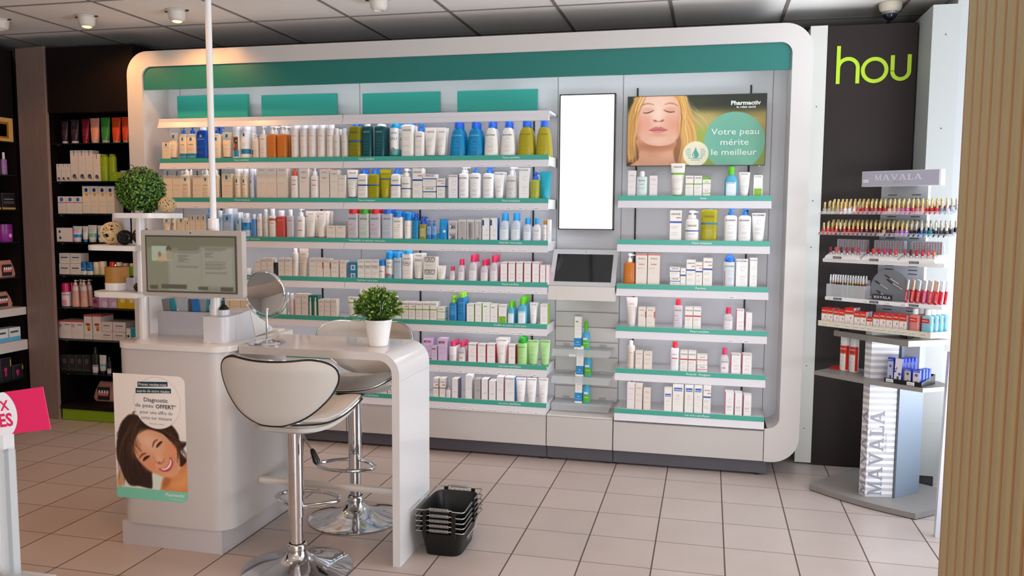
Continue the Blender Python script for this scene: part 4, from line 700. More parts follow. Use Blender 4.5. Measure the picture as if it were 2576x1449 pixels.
 'eaut': {'k': 'tube', 'look': 'white EAU tube with a blue-green cap', 'body': 'EFEAE2', 'dec': [('t', 'URIAGE', 0.88, 0.66, '77706c'), ('t', 'EAU', 0.68, 0.62, '8f8b8a', 0.015), ('l', -0.75, 0.6, [0.5, 0.45, 0.4, 0.3], 'A9A29D')], 'cap': '1F6F94', 'ch': 0.1},
 'stube': {'k': 'tube', 'look': 'short white tube with a blue cap', 'body': 'EFEAE2', 'dec': [('o', 0, 0.7, 0.3, '9b9694'), ('l', -0.75, 0.6, [0.5, 0.4], 'A9A29D')], 'cap': '2A6FA4', 'ch': 0.13},
 'micp': {'k': 'mic', 'look': 'clear bottle with a pink cap and white label', 'body': 'E0D6DC', 'dec': [('r', -0.75, 0.75, 0.05, 0.88, 'E4DEE0'), ('t', 'BIODERMA', 0.8, 0.66, '8f8488'), ('l', -0.5, 0.5, [0.6, 0.5, 0.3], 'b0a4a8')], 'cap': 'E0315F', 'trans': 0.2},
 'bpink': {'k': 'box', 'look': 'white carton with a pink-red side edge', 'body': 'F1EFED', 'dec': [('r', -1, -0.86, 0, 1, 'D8374F'), ('t', 'BIODERMA', 0.93, 0.8, '9a9490'), ('o', 0.1, 0.7, 0.42, '9a9490'), ('l', -0.4, 0.7, [0.45, 0.42, 0.3, 0.26], 'b0a8a4')], 'side': 'D8A0A4', 'd': 0.05},
 'bpsm': {'k': 'box', 'look': 'small pink-edged carton', 'body': 'F1EFED', 'dec': [('r', -1, -0.8, 0, 1, 'DE5E7E'), ('o', 0.1, 0.68, 0.38, 'b09490'), ('l', -0.4, 0.7, [0.42, 0.3], 'b0a8a4')], 'side': 'E3A9B4', 'd': 0.045},
 'lsq': {'k': 'box', 'look': 'cream square carton with fine print', 'body': 'EED9B9', 'dec': [('l', -0.75, 0.6, [0.6, 0.5, 0.3], 'A9A29D')], 'd': 0.05},
 'gbt': {'k': 'bottle', 'look': 'white-green bottle with clear cap', 'body': 'DCE6D8', 'dec': [('l', -0.75, 0.6, [0.48, 0.44, 0.4, 0.3, 0.27, 0.16, 0.12], '8fae8c')], 'cap': 'E2E8E0', 'hb': 0.85, 'n': 3, 'cw': 0.3},
 'tealbx': {'k': 'box', 'look': 'dark teal carton', 'body': '0F6F86', 'dec': [('l', -0.75, 0.6, [0.7, 0.4], '7fc0cc')], 'd': 0.05},
 'lbb': {'k': 'bottle', 'look': 'pale blue bottle behind the mirror', 'body': 'A6CFE2', 'dec': [], 'cap': 'DCE9F2', 'hb': 0.8, 'n': 3, 'trans': 0.1},
 'pcan': {'k': 'can', 'look': 'pinkish spray can with white cap', 'body': 'E0C8BC', 'dec': [('l', -0.75, 0.6, [0.48, 0.44, 0.4, 0.3, 0.27, 0.16, 0.12], 'A9A29D')], 'cap': 'F0EEF0', 'hb': 0.78, 'cr': 0.7},
 'grnbx': {'k': 'box', 'look': 'dark green carton picturing a white bottle', 'body': '1C7058', 'dec': [('r', -0.4, 0.4, 0.0, 0.72, 'E6E2D6'), ('r', -0.2, 0.25, 0.72, 0.9, 'EFEDE6')], 'd': 0.045},
 'ugt': {'k': 'tube', 'look': 'white tube with green cap and green band', 'body': 'EFEAE2', 'dec': [('t', 'URIAGE', 0.86, 0.6, '6A6462'), ('b', 0.66, 0.71, '7AB62A'), ('l', -0.75, 0.6, [0.5, 0.4, 0.3], 'A9A29D')], 'cap': '49A32A', 'ch': 0.13},
 'ugb': {'k': 'box', 'look': 'white carton with a green band', 'body': 'EFEAE2', 'dec': [('t', 'URIAGE', 0.87, 0.8, '6A6462'), ('b', 0.6, 0.65, '6FB52C'), ('l', -0.75, 0.6, [0.5, 0.45, 0.4, 0.3, 0.25], 'A9A29D')], 'd': 0.07},
 'ugbr': {'k': 'box', 'look': 'white carton with green band and red mark', 'body': 'EFEAE2', 'dec': [('t', 'URIAGE', 0.87, 0.8, '6A6462'), ('b', 0.6, 0.65, '6FB52C'), ('r', 0.0, 0.9, 0.75, 0.78, 'C83A4A'), ('l', -0.75, 0.6, [0.5, 0.45, 0.4, 0.3, 0.25], 'A9A29D')], 'd': 0.07},
 'ugs': {'k': 'box', 'look': 'small carton with two green lines', 'body': 'EFEAE2', 'dec': [('t', 'URIAGE', 0.85, 0.6, '6A6462'), ('b', 0.68, 0.72, '6FB52C'), ('b', 0.2, 0.24, '6FB52C'), ('l', -0.75, 0.6, [0.5, 0.4], 'A9A29D')], 'side': 'CFE3EE', 'd': 0.07},
 'gcap': {'k': 'bottle', 'look': 'white bottle with bright green cap', 'body': 'EFEAE2', 'dec': [('l', -0.75, 0.6, [0.48, 0.44, 0.4, 0.3, 0.27, 0.16, 0.12], 'A9A29D')], 'cap': '35B53A', 'hb': 0.8, 'cw': 0.4},
 'bbg': {'k': 'pump', 'look': 'blue gel bottle with lime pump', 'body': '2C88C4', 'dec': [('r', -0.5, 0.5, 0.4, 0.8, '3B94CC'), ('t', 'BIODERMA', 0.84, 0.7, '8CC4E4'), ('l', -0.75, 0.6, [0.6, 0.5], '8CC4E4')], 'cap': '8CCB1E', 'hb': 0.76, 'n': 4, 'cw': 0.3, 'trans': 0.15},
 'bbgc': {'k': 'bottle', 'look': 'large blue gel bottle with lime cap', 'body': '2C88C4', 'dec': [('t', 'BIODERMA', 0.84, 0.7, '8CC4E4'), ('l', -0.75, 0.6, [0.6, 0.5, 0.3, 0.2], '8CC4E4')], 'cap': '8CCB1E', 'hb': 0.86, 'n': 4, 'cw': 0.32, 'trans': 0.15},
 'bgbox': {'k': 'box', 'look': 'white carton with a light green edge', 'body': 'F1EFED', 'dec': [('r', 0.9, 1, 0, 1, 'A8CC50'), ('t', 'BIODERMA', 0.9, 0.7, '9a9490'), ('o', 0, 0.66, 0.4, '8f9a80'), ('l', -0.4, 0.6, [0.4, 0.36, 0.25, 0.2], 'b0a8a4')], 'side': 'C3DC9A', 'd': 0.06},
 'bgtag': {'k': 'box', 'look': 'white carton with a small green slogan', 'body': 'F1EFED', 'dec': [('r', -0.7, 0.2, 0.82, 0.87, '8CBF3A'), ('o', 0, 0.62, 0.36, '8f9a80'), ('l', -0.4, 0.6, [0.4, 0.36, 0.25, 0.2], 'b0a8a4')], 'side': 'C3DC9A', 'd': 0.06},
 'bghalf': {'k': 'box', 'look': 'white carton with a green lower block', 'body': 'F1EFED', 'dec': [('r', -0.85, 0.85, 0.05, 0.42, '7FB51E'), ('t', 'BIODERMA', 0.9, 0.8, '9a9490'), ('o', 0.1, 0.66, 0.32, '9a9490'), ('l', -0.1, 0.7, [0.3, 0.24], 'C9E29A')], 'side': 'E6ECDC', 'd': 0.06},
 'micg': {'k': 'mic', 'look': 'turquoise bottle with bright green cap', 'body': '5CB9DC', 'dec': [('r', -0.75, 0.75, 0.05, 0.88, 'E2EEF2'), ('t', 'BIODERMA', 0.8, 0.66, '7f9aa4'), ('l', -0.5, 0.5, [0.6, 0.5, 0.3], '9ab4be')], 'cap': '66CC1E', 'trans': 0.12},
 'bgt': {'k': 'tube', 'look': 'white tube with an olive-green cap', 'body': 'F1EFED', 'dec': [('o', 0, 0.66, 0.32, '8f9a80'), ('t', 'BIODERMA', 0.9, 0.7, '9a9490'), ('l', -0.4, 0.6, [0.4, 0.36, 0.25], 'b0a8a4')], 'cap': '7A9A3A', 'ch': 0.09},
 'bgside': {'k': 'box', 'look': 'white carton with a bright green side', 'body': 'F1EFED', 'dec': [('o', 0, 0.66, 0.42, '8f9a80'), ('t', 'BIODERMA', 0.9, 0.7, '9a9490'), ('l', -0.4, 0.6, [0.4, 0.36, 0.25], 'b0a8a4')], 'side': '8CC63A', 'd': 0.07},
 'lil': {'k': 'box', 'look': 'lilac carton with a dark red name block', 'body': 'D9C3E0', 'dec': [('r', -0.85, 0.55, 0.78, 0.88, '9C2454'), ('t', 'URIAGE', 0.795, 0.58, 'F0D8E4'), ('b', 0, 0.04, '8C2A50'), ('l', -0.75, 0.6, [0.6, 0.4, 0.36], 'a48ab0')], 'side': 'C9B4DC', 'd': 0.06},
 'wpc': {'k': 'bottle', 'look': 'white bottle with a pink cap', 'body': 'EDE9EC', 'dec': [('l', -0.75, 0.6, [0.48, 0.44, 0.4, 0.3, 0.27, 0.16, 0.12], 'A9A29D')], 'cap': 'DC3A6C', 'hb': 0.76, 'n': 2.4, 'cw': 0.3},
 'clrd': {'k': 'mic', 'look': 'clear bottle with pink cap and dark text', 'body': 'E0DADF', 'dec': [('r', -0.7, 0.7, 0.08, 0.85, 'E6E2E4'), ('t', 'URIAGE', 0.78, 0.7, '4a4448'), ('r', -0.5, 0.2, 0.4, 0.46, 'D83A55')], 'cap': 'DC3A6C', 'trans': 0.2},
 'bred': {'k': 'box', 'look': 'white carton with a red side', 'body': 'F1EFED', 'dec': [('r', -1, -0.85, 0, 1, 'D8374F'), ('t', 'BIODERMA', 0.92, 0.8, '9a9490'), ('o', 0.15, 0.66, 0.42, 'C08a84'), ('l', -0.4, 0.6, [0.4, 0.36], 'b0a8a4')], 'side': 'C8343C', 'd': 0.06},
 'wtube': {'k': 'tube', 'look': 'white tube with a red-ringed print', 'body': 'F1EFED', 'dec': [('t', 'BIODERMA', 0.88, 0.8, '8a8682'), ('o', 0, 0.62, 0.34, 'C06a64'), ('l', -0.4, 0.4, [0.4, 0.36], 'b0a8a4')], 'cap': 'EDEDED', 'ch': 0.1},
 'ggb': {'k': 'bottle', 'look': 'pale green bottle with a domed green cap', 'body': 'A9DC8C', 'dec': [('t', 'BIODERMA', 0.86, 0.7, '5C8a4c'), ('o', 0, 0.62, 0.32, '5C8a4c'), ('l', -0.4, 0.4, [0.4, 0.36, 0.2], '74a864')], 'cap': '1FA02C', 'hb': 0.79, 'n': 2.4, 'dome': 1},
 'ggt': {'k': 'tube', 'look': 'pale green tube with a green cap', 'body': 'B4E29A', 'dec': [('t', 'BIODERMA', 0.9, 0.85, '6C9a5c'), ('o', 0, 0.64, 0.36, '5C8a4c'), ('l', -0.4, 0.4, [0.4, 0.36, 0.2], '74a864')], 'cap': '1C9A2C', 'ch': 0.09},
 'ured': {'k': 'box', 'look': 'white carton with a grey stripe and red mark', 'body': 'EFEAE2', 'dec': [('t', 'URIAGE', 0.8, 0.8, '77706c'), ('b', 0.5, 0.55, '8a8488'), ('r', 0, 0.9, 0.66, 0.7, 'C83A4A'), ('l', -0.75, 0.6, [0.4, 0.3], 'A9A29D')], 'side': 'CFC6CC', 'd': 0.06},
 'usml': {'k': 'bottle', 'look': 'tiny white bottle with a grey cap', 'body': 'E6E2E4', 'dec': [('l', -0.75, 0.6, [0.5], 'A9A29D')], 'cap': 'B4B0B4', 'hb': 0.8, 'cw': 0.3},
 'bpurp': {'k': 'box', 'look': 'white carton with a dark grey-purple side', 'body': 'F1EFED', 'dec': [('r', -1, -0.9, 0, 1, '8C4A5C'), ('o', 0.1, 0.7, 0.4, '9a9490'), ('l', -0.4, 0.7, [0.4, 0.36], '77706c')], 'side': '6C6478', 'd': 0.07},
 'bgry': {'k': 'box', 'look': 'taupe-grey carton', 'body': 'B9B2B4', 'dec': [('o', 0.1, 0.7, 0.4, '8a8490'), ('l', -0.4, 0.7, [0.5, 0.46, 0.42], '77706c')], 'side': '9a9096', 'd': 0.06},
 'bblus': {'k': 'box', 'look': 'white carton with a blue side', 'body': 'F1EFED', 'dec': [('r', -1, -0.9, 0, 1, 'D85A6C'), ('t', 'BIODERMA', 0.92, 0.8, '9a9490'), ('o', 0.1, 0.7, 0.4, '7f9ab4'), ('l', -0.4, 0.7, [0.4, 0.36], '9ab4c8')], 'side': '2C86BC', 'd': 0.06},
 'btall': {'k': 'box', 'look': 'tall white carton with pale blue print', 'body': 'F1EFED', 'dec': [('o', 0.1, 0.8, 0.4, '9ab4c8'), ('l', -0.4, 0.7, [0.5, 0.46], '9ab4c8')], 'd': 0.06},
 'btw': {'k': 'tube', 'look': 'white tube standing on a clear cap', 'body': 'F1EFED', 'dec': [('t', 'BIODERMA', 0.9, 0.8, '8a8490'), ('o', 0, 0.64, 0.36, '8a8490'), ('l', -0.4, 0.4, [0.4, 0.36, 0.2], 'a4a0ac')], 'cap': 'D0D4DC', 'ch': 0.05},
 'pgb': {'k': 'bottle', 'look': 'pale mint bottle with white cap', 'body': 'CFE0DC', 'dec': [('t', 'Avène', 0.84, 0.6, 'B78F84'), ('r', -0.4, 0.4, 0.68, 0.7, '5CA894'), ('l', -0.75, 0.6, [0.5, 0.45, 0.1], 'A9A29D')], 'cap': 'EDF2F0', 'hb': 0.8, 'n': 3, 'cw': 0.2},
 'avp': {'k': 'box', 'look': 'pinkish-white carton with faint print', 'body': 'E9E0E0', 'dec': [('t', 'Avène', 0.8, 0.6, 'C0A4A0'), ('l', -0.75, 0.6, [0.6, 0.4], 'A9A29D')], 'd': 0.05},
 'ugtL': {'k': 'tube', 'look': 'large white tube with green cap and band', 'body': 'EFEAE2', 'dec': [('t', 'URIAGE', 0.86, 0.6, '77706c', 0.015), ('b', 0.64, 0.7, '6FB52C'), ('l', -0.75, 0.6, [0.5, 0.45, 0.4, 0.2, 0.16], 'A9A29D')], 'cap': '35A02C', 'ch': 0.09},
 'usg': {'k': 'box', 'look': 'tiny carton with a green band', 'body': 'EFEAE2', 'dec': [('b', 0.78, 1, '6FB52C'), ('r', 0.3, 0.9, 0.84, 0.92, 'C8523A'), ('b', 0.42, 0.47, '6FB52C'), ('t', 'URIAGE', 0.56, 0.5, '6A6462')], 'd': 0.05},
 'usg2': {'k': 'box', 'look': 'tiny lower carton with a green line', 'body': 'EFEAE2', 'dec': [('b', 0.5, 0.58, '6FB52C'), ('t', 'URIAGE', 0.75, 0.5, '6A6462')], 'd': 0.05},
 'ubigy': {'k': 'bottle', 'look': 'big yellow oil bottle with blue cap', 'body': 'AFA71E', 'dec': [('t', 'URIAGE', 0.82, 0.6, '6F6A1A'), ('b', 0.59, 0.65, '2F7A96'), ('l', -0.75, 0.6, [0.5, 0.45, 0.3], '8F881E')], 'cap': '2E6FC0', 'hb': 0.95, 'n': 4, 'trans': 0.12, 'cw': 0.18},
 'domeb': {'k': 'bottle', 'look': 'silvery bottle with a domed blue cap', 'body': 'D6DCE0', 'dec': [('t', 'BIODERMA', 0.87, 0.8, '77808a'), ('o', 0.1, 0.64, 0.32, '8a949c'), ('l', -0.3, 0.6, [0.4, 0.36, 0.3], '8a949c'), ('r', -0.8, -0.72, 0.1, 0.7, 'C05A4A')], 'cap': '2F74D8', 'hb': 0.79, 'n': 2.6, 'dome': 1},
 'avtub': {'k': 'tube', 'look': 'large beige tube with pearl cap', 'body': 'E3DCD8', 'dec': [('t', 'Avène', 0.74, 0.4, 'C07B70'), ('l', -0.4, 0.4, [0.6, 0.5, 0.4], 'C0A8A0')], 'cap': 'DDD6D2', 'ch': 0.13},
 'sqrr': {'k': 'bottle', 'look': 'clear square bottle with bright red cap', 'body': 'E0DAE0', 'dec': [('t', 'URIAGE', 0.84, 0.7, '5f5c5a'), ('r', -0.7, 0.1, 0.62, 0.635, 'D83A55'), ('r', -0.7, 0.2, 0.42, 0.435, 'D83A55'), ('l', -0.75, 0.6, [0.5, 0.3], '8d8a88')], 'cap': 'E3283C', 'hb': 0.8, 'n': 5, 'trans': 0.2, 'cw': 0.26},
 'urb': {'k': 'box', 'look': 'white carton with a red band', 'body': 'EFEAE2', 'dec': [('t', 'URIAGE', 0.83, 0.85, '77706c'), ('b', 0.59, 0.645, 'C42A4A'), ('l', -0.75, 0.6, [0.5, 0.46, 0.42, 0.3, 0.2, 0.16], 'A9A29D')], 'side': 'E3DEE4', 'd': 0.055},
 'urs': {'k': 'box', 'look': 'small stacked carton with a red band', 'body': 'EFEAE2', 'dec': [('t', 'URIAGE', 0.7, 0.5, '77706c'), ('b', 0.46, 0.53, 'C42A4A'), ('l', -0.75, 0.6, [0.3], 'A9A29D')], 'd': 0.05},
 'wred': {'k': 'bottle', 'look': 'white bottle with a bright red cap', 'body': 'EDEAEC', 'dec': [('t', 'URIAGE', 0.78, 0.6, '77706c'), ('r', -0.7, 0.7, 0.6, 0.64, 'C42A4A'), ('l', -0.75, 0.6, [0.5, 0.45, 0.3], 'A9A29D')], 'cap': 'E3283C', 'hb': 0.8, 'n': 4, 'cw': 0.3},
 'uba': {'k': 'box', 'look': 'white carton with a blue name block', 'body': 'EFEAE2', 'dec': [('r', -0.75, 0.75, 0.8, 0.93, '2C62B8'), ('t', 'URIAGE', 0.83, 0.66, 'F0F2F6', 0.03), ('r', -0.8, 0.8, 0.02, 0.045, '2C62B8'), ('t', 'D.S.', 0.62, 0.25, '6A6462'), ('l', -0.6, 0.6, [0.55, 0.5, 0.4, 0.3], 'a9a29d')], 'd': 0.055},
 'ubs': {'k': 'box', 'look': 'white carton with blue block and white flap', 'body': 'EFEAE2', 'dec': [('r', -0.75, 0.75, 0.66, 0.78, '2C62B8'), ('t', 'URIAGE', 0.685, 0.66, 'F0F2F6', 0.03), ('r', -0.8, 0.8, 0.02, 0.045, '2C62B8'), ('l', -0.6, 0.6, [0.5, 0.45, 0.3], 'a9a29d')], 'd': 0.055},
 'bprt': {'k': 'box', 'look': 'white carton with a pink edge and dark print', 'body': 'F1EFED', 'dec': [('r', -1, -0.85, 0, 1, 'C84A64'), ('o', 0.1, 0.62, 0.42, '9a8a88'), ('l', -0.6, 0.7, [0.4, 0.37, 0.34, 0.25], '6a6462')], 'side': 'E0CDD2', 'd': 0.055},
 'bsp': {'k': 'box', 'look': 'carton with an olive mark and blue foot', 'body': 'F1EFED', 'dec': [('r', -0.6, 0.1, 0.82, 0.86, '8A9A2E'), ('r', -1, 1, 0.06, 0.34, '1E8AC8'), ('r', -1, -0.88, 0.34, 1, 'A8C84A'), ('t', '-50%', 0.2, 0.4, 'DDEEF8'), ('t', 'OFFRE SPECIALE', 0.13, 0.8, 'DDEEF8'), ('l', -0.4, 0.6, [0.7, 0.6, 0.5, 0.45], 'b0a8a4')], 'd': 0.035},
 'minig': {'k': 'mic', 'look': 'small blue bottle with lime cap and green label', 'body': '4FB4E0', 'dec': [('r', -0.9, 0.9, 0.1, 0.62, '5CB82A'), ('r', -0.7, 0.4, 0.66, 0.8, 'E2F0F4'), ('t', 'Sébium', 0.4, 0.6, 'DFF0D0')], 'cap': '5CC81E', 'trans': 0.1, 'hb': 0.68},
 'kblk': {'k': 'tube', 'look': 'black tube with a silver cap', 'body': '33232a', 'dec': [('o', 0, 0.8, 0.3, 'C9C2C2'), ('l', -0.75, 0.6, [0.5, 0.4, 0.3], 'C06a7a')], 'cap': 'B9B4B4', 'ch': 0.1},
 'kred': {'k': 'tube', 'look': 'dark red tube', 'body': '7A1024', 'dec': [('o', 0, 0.8, 0.3, 'C46a7a'), ('l', -0.75, 0.6, [0.5, 0.3], 'C46a7a')], 'cap': '8E1428', 'ch': 0.08},
 'kpch': {'k': 'tube', 'look': 'peach tube with a silver cap', 'body': 'DE9A80', 'dec': [('o', 0, 0.8, 0.25, 'F0C0A8'), ('l', -0.75, 0.6, [0.5, 0.3], 'F0C0A8')], 'cap': 'B9A4A0', 'ch': 0.1},
 'kgrn': {'k': 'tube', 'look': 'green tube', 'body': '3E8A3A', 'dec': [('o', 0, 0.8, 0.25, '8CC488')], 'cap': '9aA49a', 'ch': 0.1},
 'kor': {'k': 'tube', 'look': 'orange-red tube', 'body': 'D8481C', 'dec': [('o', 0, 0.8, 0.25, 'F0906c'), ('l', -0.75, 0.6, [0.5], 'F0906c')], 'cap': 'C4805C', 'ch': 0.08},
 'cow': {'k': 'box', 'look': 'white carton printed with a grey animal head', 'body': 'E8DDD2', 'dec': [('r', -0.05, 0.12, 0.82, 1, '46346C'), ('d', 0, 0.16, 0.55, '77706e'), ('d', 0.1, 0.18, 0.25, '3f3a3c'), ('d', 0.45, 0.1, 0.3, '9a918c'), ('l', -0.75, 0.6, [0.6, 0.55], 'c9bfb4')], 'd': 0.06},
 'gbot': {'k': 'bottle', 'look': 'olive green bottle', 'body': '8CA81E', 'dec': [('o', 0, 0.84, 0.25, 'C4DC6C'), ('l', -0.75, 0.6, [0.6, 0.5], 'C4DC6C')], 'cap': '77901A', 'hb': 0.92, 'n': 2.4, 'cw': 0.4},
 'gbx': {'k': 'box', 'look': 'lime green carton', 'body': '8CAC1E', 'dec': [('d', 0, 0.65, 0.12, 'C4DC6C'), ('l', -0.75, 0.6, [0.4], 'C4DC6C')], 'd': 0.06},
 'spot': {'k': 'pot', 'look': 'silver-grey jar', 'body': 'B4A49a', 'dec': [], 'cap': 'A89a90', 'hb': 0.6},
 'oval': {'k': 'box', 'look': 'white carton with blue oval and pink line', 'body': 'EDE0D4', 'dec': [('d', 0, 0.82, 0.45, '3A74C0'), ('b', 0.62, 0.66, 'C8508C'), ('l', -0.75, 0.6, [0.4, 0.2], 'A9A29D')], 'd': 0.08},
 'hexo': {'k': 'box', 'look': 'cream carton with blue hexagon and orange disc', 'body': 'EFE0C8', 'dec': [('b', 0.975, 1, '2A3A8C'), ('d', 0.0, 0.84, 0.42, '243C94'), ('d', 0.12, 0.68, 0.34, 'F0A01E'), ('b', 0, 0.012, '2A3A8C'), ('l', -0.75, 0.6, [0.45, 0.4, 0.3, 0.25], 'A9A29D')], 'd': 0.08},
 'wide': {'k': 'box', 'look': 'wide white carton with two blue hexagons', 'body': 'EDE2D6', 'dec': [('d', -0.6, 0.72, 0.14, '243C94'), ('d', -0.55, 0.28, 0.14, '243C94'), ('r', 0.97, 1, 0, 1, 'C46aa0'), ('l', -0.1, 0.8, [0.6, 0.4], 'b0a8a4')], 'side': 'D8A8C4', 'd': 0.08},
 'btb': {'k': 'tube', 'look': 'white tube with a bright blue band', 'body': 'EDE6DC', 'dec': [('b', 0.2, 0.42, '1E90D8'), ('l', -0.75, 0.6, [0.7, 0.6], 'A9A29D')], 'cap': 'E0D8D0', 'ch': 0.1},
 'btc': {'k': 'tube', 'look': 'narrow white tube with a blue cap', 'body': 'EDE6DC', 'dec': [('l', -0.75, 0.6, [0.7, 0.6, 0.4], 'A9A29D')], 'cap': '1E78B8', 'ch': 0.16},
 'gtb': {'k': 'tube', 'look': 'white tube with a sea green band', 'body': 'EDE6DC', 'dec': [('b', 0.2, 0.45, '7FC0A4'), ('l', -0.75, 0.6, [0.7, 0.6], 'A9A29D')], 'cap': 'C9C4BC', 'ch': 0.12},
 'stk': {'k': 'box', 'look': 'stacked white carton with dark blue print', 'body': 'E9DED2', 'dec': [('r', -0.7, 0.6, 0.52, 0.62, '3a4a8c'), ('l', -0.75, 0.6, [0.8, 0.3], '9a94a0')], 'side': 'DCD0C4', 'd': 0.07},
 'bjar': {'k': 'bottle', 'look': 'blue jar with white foot', 'body': '2C78B8', 'dec': [('b', 0, 0.4, 'E6E2DC'), ('t', 'Mustela', 0.6, 0.6, 'DDE8F0')], 'cap': '2A6CA8', 'hb': 0.82, 'n': 3, 'cw': 0.45},
 'cjar': {'k': 'pot', 'look': 'cream jar', 'body': 'E3CFAE', 'dec': [('b', 0, 0.15, 'A8C060')], 'cap': 'EAD9BE', 'hb': 0.6},
 'redc': {'k': 'bottle', 'look': 'pale jar with a red cap', 'body': 'E9DCD0', 'dec': [], 'cap': 'E33A1E', 'hb': 0.6, 'n': 2, 'cw': 0.42},
 'drj': {'k': 'bottle', 'look': 'dark pink jar', 'body': '9C1E44', 'dec': [], 'cap': 'C0A48c', 'hb': 0.8, 'n': 2.4, 'cw': 0.4},
 'gj': {'k': 'bottle', 'look': 'green jar with pale lid', 'body': '6FA81E', 'dec': [], 'cap': 'E0CFA8', 'hb': 0.8, 'n': 2.4, 'cw': 0.4},
 'pkb': {'k': 'bottle', 'look': 'white bottle with magenta cap', 'body': 'EDD9D6', 'dec': [('r', -1, 0.4, 0.05, 0.5, 'E6A0B8'), ('b', 0.86, 0.9, '3a3a8c')], 'cap': 'D01E64', 'hb': 0.62, 'n': 2.4, 'cw': 0.42},
 'ppb': {'k': 'pump', 'look': 'peach-pink lotion bottle with a slim pump', 'body': 'EAB0A0', 'dec': [('b', 0.8, 1, 'EFE0D4'), ('l', -0.75, 0.6, [0.5, 0.4], 'D87f74')], 'cap': 'EFDCD0', 'hb': 0.82, 'n': 2.2, 'cw': 0.2, 'tw': 0.7},
 'lilb': {'k': 'box', 'look': 'lilac carton with a white wave', 'body': 'C9A8C8', 'dec': [('d', 0.3, 0.35, 0.6, 'E3D0E0'), ('b', 0.9, 1, 'D8BCD6')], 'd': 0.08},
 'yelb': {'k': 'box', 'look': 'yellow carton with a white wave', 'body': 'E3BC1E', 'dec': [('d', 0.2, 0.75, 0.55, 'F0E0B0'), ('b', 0.85, 1, 'EED8A0')], 'd': 0.08},
 'prp': {'k': 'box', 'look': 'small plum carton', 'body': 'A8607F', 'dec': [('r', -0.6, 0.6, 0.4, 0.8, '7A2A54')], 'd': 0.06},
 'milk': {'k': 'box', 'look': 'white carton with a red edge and pink flower', 'body': 'EADFD6', 'dec': [('b', 0.93, 1, 'D2453A'), ('d', -0.75, 0.72, 0.28, 'E89a94'), ('r', 0.0, 0.8, 0.76, 0.8, '7A4a8c'), ('l', -0.75, 0.6, [0.4, 0.3], 'A9A29D')], 'd': 0.12},
 'milr': {'k': 'box', 'look': 'tall white carton with a red block', 'body': 'EADFD6', 'dec': [('b', 0.93, 1, 'D2453A'), ('r', -0.6, 0.6, 0.56, 0.66, 'D2352A'), ('r', -0.2, 0.6, 0.38, 0.54, 'A8B03a'), ('d', 0.2, 0.4, 0.3, 'E0403a'), ('l', -0.75, 0.6, [0.2, 0.15], 'A9A29D')], 'd': 0.12},
 'mils': {'k': 'box', 'look': 'stacked white carton with a purple word', 'body': 'E6DACF', 'dec': [('r', -0.6, 0.6, 0.55, 0.63, '4a3aa8'), ('l', -0.75, 0.6, [0.8, 0.35, 0.3], 'c4a49a')], 'side': 'CFC4BA', 'd': 0.14},
 'tls': {'k': 'box', 'look': 'small white carton with a teal panel', 'body': 'E9E2DC', 'dec': [('r', -0.1, 1, 0.1, 1, '1E9AAC'), ('d', -0.6, 0.4, 0.25, '3a3040')], 'd': 0.05},
 'dkb': {'k': 'box', 'look': 'dark boxed set with grey print', 'body': '2b2a2c', 'dec': [('r', -0.5, 0.5, 0.5, 0.8, '54504e'), ('o', 0, 0.4, 0.4, '6a6664'), ('r', -0.7, 0.7, 0.1, 0.2, '44403e')], 'd': 0.06},
 'dkb2': {'k': 'bottle', 'look': 'slim dark bottle with white foot', 'body': '2a2a30', 'dec': [('b', 0, 0.45, 'D9D6D2'), ('b', 0.35, 0.42, '4aa0b8')], 'cap': '1a1a1e', 'hb': 0.75, 'cw': 0.3},
 'dkt': {'k': 'tube', 'look': 'short white tube with a pale blue band', 'body': 'D9D6D0', 'dec': [('b', 0.3, 0.45, '6fb4c8')], 'cap': '2a2a30', 'ch': 0.12},
 'gold': {'k': 'box', 'look': 'gold-framed gift box', 'body': 'D9A860', 'dec': [('r', -0.7, 0.65, 0.12, 0.82, 'A8641E'), ('r', -0.55, 0.5, 0.2, 0.72, 'C4823a')], 'd': 0.1},
 'grnv': {'k': 'bottle', 'look': 'slim green bottle with pump', 'body': '3E9A2E', 'dec': [('l', -0.75, 0.6, [0.6, 0.5, 0.3], '8CD07C')], 'cap': 'E0E0E0', 'hb': 0.7, 'n': 2.4, 'cw': 0.2},
 'prpv': {'k': 'bottle', 'look': 'slim purple bottle with pump', 'body': 'A06FA8', 'dec': [('l', -0.75, 0.6, [0.6, 0.5, 0.3], 'DDBBE0')], 'cap': 'E0E0E0', 'hb': 0.7, 'n': 2.4, 'cw': 0.2},
 'nux': {'k': 'box', 'look': 'black carton with a gold foot', 'body': '1f1d20', 'dec': [('b', 0, 0.12, 'B98b4a'), ('r', -0.7, 0.7, 0.6, 0.66, '8a868c'), ('r', -0.8, 0.8, 0.35, 0.5, '4a484c')], 'd': 0.08},
 'purj': {'k': 'pot', 'look': 'glossy purple jar', 'body': '8A2A8C', 'dec': [('d', 0, 0.5, 0.25, 'E0A8E4')], 'cap': '7A247C', 'hb': 0.7},
 'bwx': {'k': 'box', 'look': 'white carton with light blue foot', 'body': 'DDE3E6', 'dec': [('b', 0.0, 0.3, '5AB4E0'), ('r', -0.8, 0.6, 0.6, 0.75, '54585c')], 'd': 0.08},
 'dpk': {'k': 'box', 'look': 'black carton with a pink figure', 'body': '242228', 'dec': [('d', -0.1, 0.5, 0.3, 'C42A74'), ('r', -0.2, 0.1, 0.2, 0.5, 'C42A74'), ('r', 0.8, 1, 0.6, 0.9, 'C4A03a')], 'd': 0.08},
}
